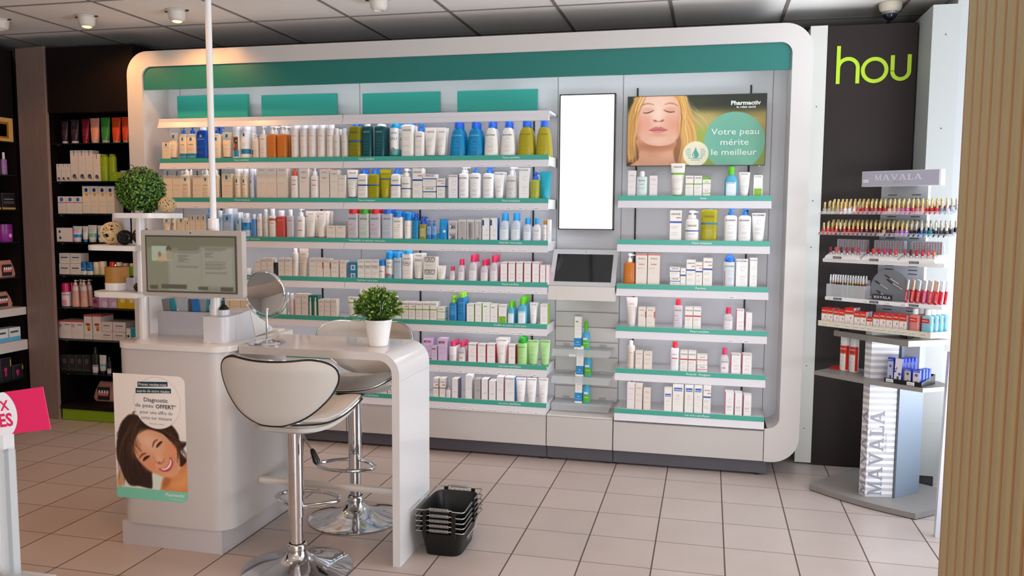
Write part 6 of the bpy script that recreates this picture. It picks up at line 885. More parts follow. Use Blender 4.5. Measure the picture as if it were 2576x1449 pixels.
def side_goods():
    R = PI/2; n = 0
    sh = {1.815: 'top', 1.602: 'second', 1.378: 'third', 1.168: 'fourth', .936: 'fifth', .738: 'upper white ledge', .52: 'lower white ledge', .265: 'lowest'}
    def put(sn, y, z, w, h, x=-4.47):
        nonlocal n
        lab = {'gold': 'gold-framed gift box, top shelf of the far left cabinet'}.get(sn)
        product(sn, w, h, (x, y, z+.001), lab or f"{STYLES[sn]['look']}, {sh[z]}{' shelf' if z not in (.738, .52) else ''} of the far left cabinet, {SIDE[n % len(SIDE)]}", None, R)
        n += 1
    SIDE = ['nearest the corner', 'second from the corner', 'third from the corner', 'fourth from the corner']
    put('gold', 4.45, 1.815, .20, .150)
    n = 0
    for i, s in enumerate(('prpv', 'grnv', 'prpv', 'grnv')): put(s, 4.515-.055*i, 1.602, .04, .145)
    n = 0
    for i in range(2): put('nux', 4.50-.115*i, 1.378, .105, .105)
    n = 0
    for i in range(2): put('purj', 4.49-.12*i, 1.168, .10, .115)
    n = 0
    for i, h in enumerate((.085, .085, .11)): put('bwx', 4.50-.10*i, .52, .09, h)
    n = 0
    for i, h in enumerate((.09, .15, .15)): put('dpk', 4.51-.095*i, .265, .085, h)
side_goods()
def pouch(loc, rz, label, s=1):
    t = thing('cosmetics_pouch', label, 'pouch', loc, rz); pk = mat('C89080', .6); dk = mat('2a2224', .6)
    b = MB(); b.loft([(0, .10*s, .04*s, 3.5), (.02*s, .112*s, .046*s, 3), (.07*s, .100*s, .036*s, 2.6), (.115*s, .078*s, .016*s, 2.6), (.128*s, .07*s, .004*s, 3)], pk, 24); b.build('bag', t, 50)
    b = MB(); b.box(-.055*s, .03*s, -.052*s, -.046*s, .012*s, .098*s, dk); b.box(-.05*s, .025*s, -.053*s, -.052*s, .04*s, .062*s, mat('D87A78', .4)); b.build('pocket', t, 0)
    for k in range(4):
        b = MB(); x = (-.04+.02*k)*s; b.lathe([(.0065*s, .058*s), (.0065*s, .072*s), (.004*s, .078*s), (0, .078*s)], mat('ECE6E2', .3), 10, (x, -.052*s, 0)); b.build('tube', t, 40)
pouch((-3.90, 4.72, .102), .05, 'peach cosmetics pouch with tubes, bottom of the dark cabinet', 1.0)
pouch((-4.50, 4.50, .937), R90 := PI/2, 'peach cosmetics pouch, fifth shelf of the far left cabinet', .85)
pouch((-4.50, 4.46, .739), PI/2, 'peach cosmetics pouch, upper white ledge of the far left cabinet', .8)

# ================================================================ PRINTED PICTURES (soft-edged shapes on a fine grid, kept as point colours)
class Paint:
    def __init__(s, w, h, bgc):
        s.w, s.h = w, h; s.a = np.empty((h, w, 3)); s.a[:] = [int(bgc[i:i+2], 16)/255 for i in (0, 2, 4)]
        s.X, s.Y = np.meshgrid((np.arange(w)+.5)/w, (np.arange(h)+.5)/h); s.asp = w/h
    def mix(s, al, hx):
        c = np.array([int(hx[i:i+2], 16)/255 for i in (0, 2, 4)]); s.a = s.a*(1-al[..., None])+c*al[..., None]
    def rect(s, x0, y0, x1, y1, hx, f=.005, op=1):
        d = np.minimum(np.minimum(s.X-x0, x1-s.X)*s.asp, np.minimum(s.Y-y0, y1-s.Y)); s.mix(np.clip(d/f+.5, 0, 1)*op, hx)
    def ell(s, cx, cy, rx, ry, hx, f=.02, op=1, rot=0):
        x = (s.X-cx)*s.asp; y = s.Y-cy; c, q = math.cos(rot), math.sin(rot); x, y = x*c+y*q, -x*q+y*c; rx = rx*s.asp
        d = (1-np.sqrt((x/rx)**2+(y/ry)**2))*min(rx, ry); s.mix(np.clip(d/f+.5, 0, 1)*op, hx)
    def poly(s, pts, hx, f=.01, op=1, smooth=True):
        P = pts
        if smooth:
            Q = []; n = len(P)
            for i in range(n):
                p0, p1, p2, p3 = P[i-1], P[i], P[(i+1) % n], P[(i+2) % n]
                for k in range(5):
                    t = k/5; Q.append(tuple(.5*((2*p1[j])+(-p0[j]+p2[j])*t+(2*p0[j]-5*p1[j]+4*p2[j]-p3[j])*t*t+(-p0[j]+3*p1[j]-3*p2[j]+p3[j])*t**3) for j in (0, 1)))
            P = Q
        X = s.X*s.asp; Y = s.Y; D = np.full(X.shape, 9.0); ins = np.zeros(X.shape, bool)
        for i in range(len(P)):
            x0, y0 = P[i-1][0]*s.asp, P[i-1][1]; x1, y1 = P[i][0]*s.asp, P[i][1]; dx, dy = x1-x0, y1-y0; L = dx*dx+dy*dy+1e-12
            t = np.clip(((X-x0)*dx+(Y-y0)*dy)/L, 0, 1); D = np.minimum(D, np.hypot(X-x0-t*dx, Y-y0-t*dy))
            if abs(dy) > 1e-12: ins ^= ((y0 > Y) != (y1 > Y)) & (X < dx*(Y-y0)/dy+x0)
        s.mix(np.clip(np.where(ins, D, -D)/f+.5, 0, 1)*op, hx)
    def stroke(s, pts, w, hx, f=.006, op=1):
        X = s.X*s.asp; Y = s.Y; D = np.full(X.shape, 9.0); n = len(pts); Q = []
        for i in range(n-1):
            p0, p1, p2, p3 = pts[max(i-1, 0)], pts[i], pts[i+1], pts[min(i+2, n-1)]
            for k in range(6):
                t = k/6; Q.append(tuple(.5*((2*p1[j])+(-p0[j]+p2[j])*t+(2*p0[j]-5*p1[j]+4*p2[j]-p3[j])*t*t+(-p0[j]+3*p1[j]-3*p2[j]+p3[j])*t**3) for j in (0, 1)))
        Q.append(pts[-1]); m = len(Q)
        for i in range(1, m):
            x0, y0 = Q[i-1][0]*s.asp, Q[i-1][1]; x1, y1 = Q[i][0]*s.asp, Q[i][1]; dx, dy = x1-x0, y1-y0; L = dx*dx+dy*dy+1e-12
            t = np.clip(((X-x0)*dx+(Y-y0)*dy)/L, 0, 1); tt = (i-1+t)/(m-1); ww = w*np.sin(np.pi*(.12+.76*tt)); D = np.minimum(D, np.hypot(X-x0-t*dx, Y-y0-t*dy)-ww/2)
        s.mix(np.clip(-D/f+.5, 0, 1)*op, hx)
    def mesh_obj(s, name, parent, origin, W, H, rough=.4, emis=0, loc=None, mask=None):
        w, h = s.w, s.h; xs = np.linspace(0, W, w); zs = np.linspace(0, H, h); gx, gz = np.meshgrid(xs, zs)
        co = np.stack([gx+origin[0], np.full_like(gx, origin[1]), gz+origin[2]], -1).reshape(-1, 3)
        idx = np.arange(w*h).reshape(h, w); f = np.stack([idx[:-1, :-1], idx[:-1, 1:], idx[1:, 1:], idx[1:, :-1]], -1).reshape(-1, 4)
        if mask is not None:
            cx = (co[f].mean(1)[:, 0]-origin[0])/W; cz = (co[f].mean(1)[:, 2]-origin[2])/H; f = f[mask(cx, cz)]
        me = bpy.data.meshes.new(name); me.from_pydata(co.tolist(), [], f.tolist())
        at = me.color_attributes.new('print', 'FLOAT_COLOR', 'POINT'); c = np.ones((w*h, 4), dtype=np.float32); a = np.clip(s.a, 0, 1).reshape(-1, 3)
        c[:, :3] = np.where(a <= .04045, a/12.92, ((a+.055)/1.055)**2.4); at.data.foreach_set('color', c.ravel())
        m = bpy.data.materials.new('print_'+name); m.use_nodes = True; nt = m.node_tree; n = nt.nodes.new('ShaderNodeAttribute'); n.attribute_name = 'print'; bs = nt.nodes['Principled BSDF']
        nt.links.new(n.outputs['Color'], bs.inputs['Base Color']); bs.inputs['Roughness'].default_value = rough
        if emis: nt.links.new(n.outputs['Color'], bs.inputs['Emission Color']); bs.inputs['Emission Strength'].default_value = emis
        me.materials.append(m); return link(name, me, parent, loc)

# ================================================================ COUNTER, TABLE AND WHAT STANDS ON THEM
CT = .845
def counter():
    t = thing('counter', 'white rounded counter with a poster on its front, under the monitor', 'counter', (-2.09, 2.85, 0))
    W1 = mat('CCC8C6', .22, spec=.5); W2 = mat('CAC6C8', .3)
    b = MB(); b.prism([(-.238, .012), (.222, .012), (.222, .68), (-.238, .68)], 0, .10, W2); b.build('plinth', t, 0)
    def rr(x0, x1, y0, y1, r, n=10):
        p = []
        for cx, cy, a in ((x0+r, y0+r, PI), (x1-r, y0+r, 1.5*PI), (x1-.01, y1-.01, 0), (x0+.01, y1-.01, .5*PI)):
            rad = r if cy < .3 else .01
            p += [(cx+rad*math.cos(a+.5*PI*k/n), cy+rad*math.sin(a+.5*PI*k/n)) for k in range(n+1)]
        return p
    b = MB(); b.prism(rr(-.245, .262, 0, .49+.0, .075), .10, .822, W1); b.build('body', t, 35)
    b = MB(); b.prism(rr(-.249, .275, -.005, .53, .08), .8225, CT, mat('E0DCD8', .14)); b.build('top', t, 35)
    return t
counter()
def table():
    t = thing('table', 'glossy white table with a rounded corner leading into its single slab leg', 'table', (-1.15, 2.923, 0))
    Wt = mat('D6D3D2', .10, spec=.6); th = .030; L = -.66; R = .018; r = .085; H = .84
    out = [(L, H)]; inn = [(L, H-th)]
    for k in range(13):
        a = PI/2-PI/2*k/12; out.append((R-r+r*math.cos(a), H-r+r*math.sin(a))); inn.append((R-r+(r-th)*math.cos(a), H-r+(r-th)*math.sin(a)))
    out.append((R, .0)); inn.append((R-th, .0))
    pts = out+inn[::-1]; n = len(out); b = MB(); y0, y1 = 0, .348
    v = [(x, y0, z) for x, z in out]+[(x, y0, z) for x, z in inn]+[(x, y1, z) for x, z in out]+[(x, y1, z) for x, z in inn]
    f = []
    for i in range(n-1):
        f += [(i, i+n, i+n+1, i+1), (i+2*n, i+1+2*n, i+n+1+2*n, i+n+2*n), (i, i+1, i+1+2*n, i+2*n), (i+n, i+3*n, i+1+3*n, i+1+n)]
    f += [(0, 2*n, 3*n, n), (n-1, 2*n-1, 4*n-1, 3*n-1)]
    b.add(v, f, Wt); b.box(R+.0, R+.0006, 0, .348, H-r-.025, H-r-.0235, mat('B9B6B8', .5)); b.build('slab', t, 40)
    b = MB(); b.tube([(-.676, .17, .240), (R-th, .17, .240)], .016, mat('D6CFC8', .3)); b.build('crossbar', t, 40)
    return t
table()
def poles():
    w = mat('E6E3E1', .25)
    t = thing('floor_to_ceiling_pole', 'slim white pole rising from the counter to the ceiling', 'pole', (-1.943, 2.975, CT))
    b = MB(); b.lathe([(0, .0), (.056, 0), (.056, .006), (.052, .010), (.0, .010)], w, 36); b.build('base_disc', t, 40)
    b = MB(); b.lathe([(.0215, .01), (.0215, .50), (.012, .502)], w, 24); b.build('sleeve', t, 40)
    b = MB(); b.lathe([(.0125, .50), (.0125, CEIL-CT-.003)], w, 20); b.build('tube', t, 40)
    for s in (-1, 1):
        b = MB(); b.box(s*.0225-.002, s*.0225+.002, -.006, .006, .105, .150, w); b.build('cable_slot', t, 0)
    t = thing('shelf_pole', 'white pole with three small rounded shelves at the left of the monitor', 'display stand', (-2.256, 2.94, CT))
    b = MB(); b.lathe([(0, .0), (.03, 0), (.03, .004), (.0, .004)], w, 30); b.build('base_disc', t, 40)
    b = MB(); b.lathe([(.0185, .004), (.0185, .53), (0, .531)], w, 24); b.build('tube', t, 40)
    for z, x0, x1 in ((.5, -.125, .14), (.368, -.245, .02), (.178, -.225, .02)):
        b = MB(); n = 16; r = .11; cy = .04; pts = []
        for k in range(n+1): a = PI/2+PI*k/n; pts.append((x0+r*.75+r*.75*math.cos(a), cy+r*math.sin(a)))
        if x1 > .1:
            for k in range(n+1): a = -PI/2+PI*k/n; pts.append((x1-r*.75+r*.75*math.cos(a), cy+r*math.sin(a)))
        else: pts += [(x1, cy-r), (x1, cy+r)]
        b.prism(pts, z, z+.020, w); b.build('round_shelf', t, 35)
poles()
def monitor():
    t = thing('monitor', 'silver-framed monitor showing blurred columns of text above the counter', 'monitor', (-1.988, 2.885, 1.1665)); t.rotation_euler = (0, 0, .03)
    fr = mat('BDB6AF', .35, .15)
    b = MB(); b.yprism(rrect(-.2205, .2205, -.132, .132, .010), 0, .033, fr); b.build('housing', t, 30)
    b = MB(); b.box(-.200, .199, -.0025, 0, -.1155, .1115, mat('50504a', .5)); b.build('bezel', t, 0)
    IM = Paint(150, 88, '7C7F6E')
    IM.rect(0, .8, 1, 1, '6E7060', .06); IM.rect(.25, .0, .62, .72, '8C9084', .06); IM.rect(.62, .1, .98, .82, '8E9186', .08)
    IM.rect(.06, .56, .28, .83, '9DAFA5', .01); IM.ell(.255, .78, .03, .06, '5E5142', .02); IM.ell(.17, .62, .05, .07, 'B59A82', .03); IM.ell(.15, .68, .018, .05, '8A6652', .015); IM.rect(.06, .60, .12, .8, '9FAE9C', .02); IM.ell(.255, .66, .03, .1, '988E78', .02); IM.rect(.06, .525, .20, .545, '7E8C4E', .006)
    for x0, x1, z in ((.03, .14, .96), (.06, .18, .895), (.06, .24, .87), (.2, .27, .96)): IM.rect(x0, z, x1, z+.008, '5E6054', .008)
    for x0, x1, zs in ((.36, .60, (.795, .775, .755, .71)), (.36, .48, (.66, .64, .62, .6, .58, .56, .54)), (.34, .59, (.465, .445)), (.66, .91, (.795, .775, .755)), (.66, .76, (.715, .695, .675, .655, .635)), (.66, .90, (.545, .515, .495, .475, .445, .425)), (.66, .91, (.36, .34))):
        for i, z in enumerate(zs): IM.rect(x0, z, x1-(.05 if i % 3 == 2 else .012*(i % 2)), z+.007, '5C5E5A', .008)
    for x0, x1, z0, z1 in ((.03, .12, .04, .11), (.16, .45, .05, .13), (.58, .69, .04, .10), (.83, .97, .02, .10)): IM.rect(x0, z0, x1, z1, '54544A', .02)
    IM.mesh_obj('screen', t, (-.193, -.0035, -.1095), .385, .214, rough=.25, emis=.28)
    b = MB(); b.ball((0, -.0005, .122), .0028, BLACK, 10, 6); b.build('webcam', t, 40)
    b = MB(); b.box(-.03, .085, .033, .074, -.04, .05, fr); b.build('bracket', t, 0)
monitor()
def rattan(loc, r, hx, label, name='rattan_ball', seed=1):
    rnd = random.Random(seed); b = MB(); m = mat(hx, .6)
    for k in range(26):
        ax = Vector((rnd.uniform(-1, 1), rnd.uniform(-1, 1), rnd.uniform(-1, 1))).normalized(); o = ax.orthogonal().normalized(); q = ax.cross(o); off = rnd.uniform(-.35, .35)*r; rr = math.sqrt(r*r-off*off)*rnd.uniform(.93, 1)
        b.tube([(o*math.cos(a)+q*math.sin(a))*rr+ax*off for a in [2*PI*i/26 for i in range(26)]], r*.05, m, 5, True)
    b.ball((0, 0, 0), r*.5, mat(hx, .9), 12, 8) if hx == '0f0e0e' else None
    o = b.build(name, None, 60, (loc[0], loc[1], loc[2]+r)); return tag(o, label, 'decorative ball')
rattan((-2.147, 2.965, CT+.521), .033, 'C9AE86', 'small cream woven ball beside the round green plant', seed=4)
rattan((-2.412, 2.965, CT+.389), .046, 'D2B98E', 'cream woven ball on the middle round shelf', seed=7)
rattan((-2.339, 2.95, CT+.389), .030, '0f0e0e', 'glossy black woven ball on the middle round shelf', seed=9)
rattan((-2.285, 2.985, CT+.389), .036, '4a2a18', 'brown woven ball on the middle round shelf behind the pole', seed=11)
def boxball():
    """clipped ball of small leaves"""
    t = thing('topiary_ball', 'round clipped green leaf ball on the top round shelf', 'plant', (-2.262, 2.96, CT+.521)); rnd = random.Random(5); R = .092
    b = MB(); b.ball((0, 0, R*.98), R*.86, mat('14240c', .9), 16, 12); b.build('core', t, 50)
    ms = [mat(c, .45) for c in ('2F5416', '3E6A1C', '527F24', '6B9632', '264812')]; b = MB()
    for k in range(2600):
        z = rnd.uniform(-1, 1); a = rnd.uniform(0, 2*PI); n = Vector((math.sqrt(1-z*z)*math.cos(a), math.sqrt(1-z*z)*math.sin(a), z)); p = n*R*rnd.uniform(.86, 1.04)+Vector((0, 0, R*.98))
        if p.z < .003: continue
        u = n.orthogonal().normalized(); v = n.cross(u); q = rnd.uniform(0, 6.28); d = (u*math.cos(q)+v*math.sin(q)+n*rnd.uniform(.0, .7)).normalized(); s = d.cross(n).normalized(); L = rnd.uniform(.009, .014); w = L*.36
        b.add([p, p+d*L*.45+s*w, p+d*L+n*.001, p+d*L*.45-s*w], [(0, 1, 2, 3)], rnd.choice(ms))
    o = b.build('leaves', t, 0)
    b = MB(); b.tube([(-.01, -.02, R*1.9), (-.02, -.02, R*2.08), (-.035, -.025, R*2.12)], .0014, mat('4a3020', .8)); b.build('twig', t, 40)
boxball()
def shelf_bits():
    # wooden tealight holder, perfume-like bottle and glass on the lower shelf
    t = thing('wooden_holder', 'bamboo cylinder in a white dish on the lowest round shelf', 'holder', (-2.398, 2.97, CT+.199))
    b = MB(); b.lathe([(0, 0), (.047, 0), (.048, .032), (.044, .032), (.044, .028), (0, .028)], mat('E3E0DC', .3), 30); b.build('dish', t, 40)
    b = MB(); b.lathe([(0, .0285), (.0465, .0285), (.0465, .098), (.038, .098), (.038, .094), (0, .094)], wood('A87434', 1, 30), 32); b.build('bamboo_body', t, 40)
    b = MB(); b.lathe([(.003, .094), (.003, .106), (0, .106)], CHROME, 10, (-.004, -.004, 0)); b.build('wick', t, 40)
    o = MB().loft([(0, .022, .02, 8), (.032, .022, .02, 8), (.033, .021, .019, 8), (.055, .021, .019, 8)], glassy('B9B4BC', .4), 16).build('glass_block', None, 40, (-2.315, 2.96, CT+.199)); tag(o, 'small clear glass block beside the bamboo cylinder', 'glass')
    rattan((-2.283, 2.95, CT+.199), .017, '0f0e0e', 'tiny dark woven ball behind the glass block', seed=3)
    t = thing('perfume_tester', 'clear perfume display block standing behind the cream woven ball', 'bottle', (-2.425, 3.04, CT+.389))
    b = MB(); b.box(-.030, .030, -.018, .018, 0, .115, glassy('D9D4D8', .45)); b.build('acrylic_case', t, 0)
    b = MB(); b.loft([(.004, .016, .01, 4), (.07, .016, .01, 4), (.074, .006, .005, 2)], mat('C9A0A0', .2, trans=.4), 14); b.build('bottle', t, 40)
    b = MB(); b.lathe([(.007, .074), (.007, .10), (0, .10)], mat('2a2a2e', .2), 12); b.build('stopper', t, 40)
shelf_bits()
def counter_items():
    wp = mat('D9D6D6', .35)
    # upright white board between the poles with folders behind
    t = thing('display_board', 'plain white upright board between the two poles on the counter', 'board', (-2.085, 3.06, CT))
    b = MB(); b.box(-.19, .175, -.004, .004, 0, .106, mat('C4C0C4', .4)); b.build('panel', t, 0)
    cols = [('8f8d8c', -.135, .35), ('39A0B0', -.115, .33), ('D8D6D0', -.085, .1), ('BFC0C8', -.06, .05), ('6a6258', -.035, .3), ('8C8C90', -.01, .25), ('2C7AC4', .005, .2), ('A4A8AC', .03, .15), ('4FA8A0', .055, .1), ('1F62B4', .08, 0), ('D9B98E', .095, 0), ('B4B4B0', .12, .12), ('35A4B4', .135, .25)]
    for i, (c, x, lean) in enumerate(cols):
        o = MB(); h = .155 if c != 'D9B98E' else .115; o.box(-.016, .016, -.004, .004, 0, h, mat(c, .35)); o = o.build('leaflet', None, 0, (-2.10+x*.95, 3.08+.011*(i % 3), CT+.003)); o.rotation_euler = (0, -lean*.45, 0)
        cn = {'8f8d8c': 'grey', '39A0B0': 'turquoise', 'D8D6D0': 'white', 'BFC0C8': 'pale grey', '6a6258': 'brown', '8C8C90': 'mid grey', '2C7AC4': 'blue', 'A4A8AC': 'light grey', '4FA8A0': 'green', '1F62B4': 'deep blue', 'D9B98E': 'short tan', 'B4B4B0': 'silver', '35A4B4': 'bright turquoise'}[c]
        tag(o, f'{cn} leaflet sleeve standing behind the white board under the monitor', 'leaflet', 'leaflets behind the white board')
    # white curved device
    t = thing('skin_analyser', 'white curved countertop device with a sloping back beside the pole', 'device', (-1.865, 2.93, CT)); dm = mat('CFCFD4', .35)
    pl = [(-.10, -.01), (-.03, -.01)]+[(-.03+.032*math.sin(a), .022-.032*math.cos(a)) for a in [PI/2*k/6 for k in range(1, 7)]]+[(.002, .215), (-.10, .215)]
    def zt(y): return .112-.0*y if y < .10 else .112+(y-.10)*.12
    b = MB(); n = len(pl); v = [(x, y, 0) for x, y in pl]+[(x, y, .108 if y < .06 else .118) for x, y in pl]
    b.add(v, [tuple(range(n-1, -1, -1)), tuple(range(n, 2*n))]+[(i, (i+1) % n, n+(i+1) % n, n+i) for i in range(n)], dm); b.build('body', t, 40)
    b = MB(); b.add([(.003, .06, .0), (.003, .205, 0), (.003, .165, .118), (.003, .06, .108), (-.10, .06, .0), (-.10, .205, 0), (-.10, .165, .118), (-.10, .06, .108)], [(0, 1, 2, 3), (4, 7, 6, 5), (3, 2, 6, 7), (1, 5, 6, 2)], dm)
    b.add([(.004, .165, .119), (-.10, .165, .119), (-.10, .345, .022), (.004, .345, .022), (.004, .345, .008), (-.10, .345, .008), (-.10, .205, .002), (.004, .205, .002)], [(0, 3, 2, 1), (3, 4, 5, 2), (0, 7, 4, 3), (1, 2, 5, 6), (7, 6, 5, 4)], mat('DADAD8', .35)); b.build('sloping_lid', t, 30)
    b = MB(); b.lathe([(.024, .100), (.024, .132), (.020, .132), (0, .118)], mat('D2D4DA', .3), 20, (-.045, .05, 0)); b.build('cradle', t, 40)
    b = MB(); b.lathe([(.02, .120), (.020, .137), (.011, .149), (.005, .154), (.004, .170), (0, .170)], BLACK, 16, (-.045, .05, 0)); b.tube([(-.045, .05, .168), (-.06, .05, .182), (-.09, .055, .178)], .0015, mat('D9D0C0', .5)); b.build('probe', t, 40)
    t = thing('paper_stack', 'low stack of white papers behind the curved device', 'papers', (-1.885, 3.31, CT+.0005)); 
    b = MB(); b.box(-.04, .04, -.02, .05, 0, .0055, mat('E9E7E4', .6)); b.build('sheets', t, 0); t.rotation_euler = (0, 0, .1)
counter_items()
def mirror():
    t = thing('vanity_mirror', 'round chrome vanity mirror on a stem, on the table', 'mirror', (-1.735, 3.01, .8405))
    b = MB(); b.lathe([(0, 0), (.074, 0), (.0745, .004), (.068, .010), (.03, .014), (0, .015)], CHROME, 48); b.build('base', t, 35)
    b = MB(); b.lathe([(.0048, .012), (.0048, .145), (0, .145)], CHROME, 14); b.build('stem', t, 40)
    b = MB(); b.tube([(.10*math.cos(a), 0, .205+.10*math.sin(a)*.985) for a in [PI+PI*k/24 for k in range(25)]], .0022, CHROME, 8)
    for s in (-1, 1): b.lathe([(.004, -.004), (.004, .004)], CHROME, 10, (s*.098, 0, .207), True)
    b.build('yoke', t, 40)
    m = thing('m', '', '', (0, 0, 0)); bpy.data.objects.remove(m)
    b = MB(); rr = .0905; prof = [(rr-.004, -.010), (rr, -.006), (rr+.001, 0), (rr, .006), (rr-.004, .010)]
    N = 48; v = []; 
    for k in range(N):
        a = 2*PI*k/N
        for r, y in prof: v.append((r*math.cos(a), y, r*math.sin(a)))
    f = [(k*5+j, ((k+1) % N)*5+j, ((k+1) % N)*5+j+1, k*5+j+1) for k in range(N) for j in range(4)]
    b.add(v, f, CHROME); rim = b.build('rim', t, 50, (0, 0, .207)); rim.rotation_euler = (.10, 0, -.10)
    b = MB(); n = 10; v = [(0, -.0085+.010, 0)]; f = []   # gently magnifying (concave) glass
    for j in range(1, n+1):
        q = j/n
        for k in range(N): a = 2*PI*k/N; v.append((q*.0868*math.cos(a), -.0085+.010*(1-q*q), q*.0868*math.sin(a)))
    for k in range(N): f.append((0, 1+k, 1+(k+1) % N))
    for j in range(n-1):
        for k in range(N): f.append((1+j*N+k, 1+(j+1)*N+k, 1+(j+1)*N+(k+1) % N, 1+j*N+(k+1) % N))
    b.add(v, f, mat('ECEEF0', .012, 1)); b.build('glass', rim, 60)
mirror()
def potplant():
    t = thing('potted_plant', 'bushy green plant in a white ribbed pot on the table', 'plant', (-1.283, 3.085, .8405)); rnd = random.Random(8)
    w = mat('E6E3E0', .4); b = MB(); N = 96; prof = [(.038, 0), (.0385, .002), (.053, .094), (.0555, .0965), (.0555, .106), (.052, .107), (.051, .098)]
    v = []; 
    for r, z in prof:
        for k in range(N): a = 2*PI*k/N; q = r*(1+(.012 if 0.001 < z < .095 and k % 2 else 0)); v.append((q*math.cos(a), q*math.sin(a), z))
    f = [(j*N+k, j*N+(k+1) % N, (j+1)*N+(k+1) % N, (j+1)*N+k) for j in range(len(prof)-1) for k in range(N)]+[tuple(range(N-1, -1, -1))]
    b.add(v, f, w); b.build('pot', t, 25)
    b = MB(); b.lathe([(0, .098), (.051, .098)], mat('2c2418', .95), 24); b.build('soil', t, 0)
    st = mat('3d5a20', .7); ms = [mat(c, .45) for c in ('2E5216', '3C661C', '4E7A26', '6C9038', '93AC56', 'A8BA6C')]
    bs = MB(); b = MB()
    for k in range(190):
        z = rnd.uniform(-.25, 1); a = rnd.uniform(0, 6.28); s = math.sqrt(max(0, 1-z*z)); R = rnd.uniform(.82, 1.0)
        tip = Vector((s*math.cos(a)*.098*R, s*math.sin(a)*.098*R, .135+z*.088*R+.01)); root = Vector((tip.x*.25, tip.y*.25, .098))
        mid = root.lerp(tip, .55)+Vector((0, 0, .012)); bs.tube([root, mid, tip], .0011, st, 4)
        d0 = (tip-mid).normalized()
        for j in range(15):
            q = rnd.uniform(.35, 1.05); p = mid.lerp(tip, q) if q > .2 else tip
            d = (d0+Vector((rnd.uniform(-1, 1), rnd.uniform(-1, 1), rnd.uniform(-.6, 1)))*.9).normalized(); sd = d.cross(Vector((rnd.uniform(-1, 1), rnd.uniform(-1, 1), 1))).normalized(); L = rnd.uniform(.012, .021); wd = L*.26
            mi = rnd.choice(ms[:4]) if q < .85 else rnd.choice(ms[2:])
            b.add([p, p+d*L*.5+sd*wd, p+d*L, p+d*L*.5-sd*wd], [(0, 1, 2, 3)], mi)
    bs.build('stems', t, 40); b.build('leaves', t, 0)
potplant()
BF = -1
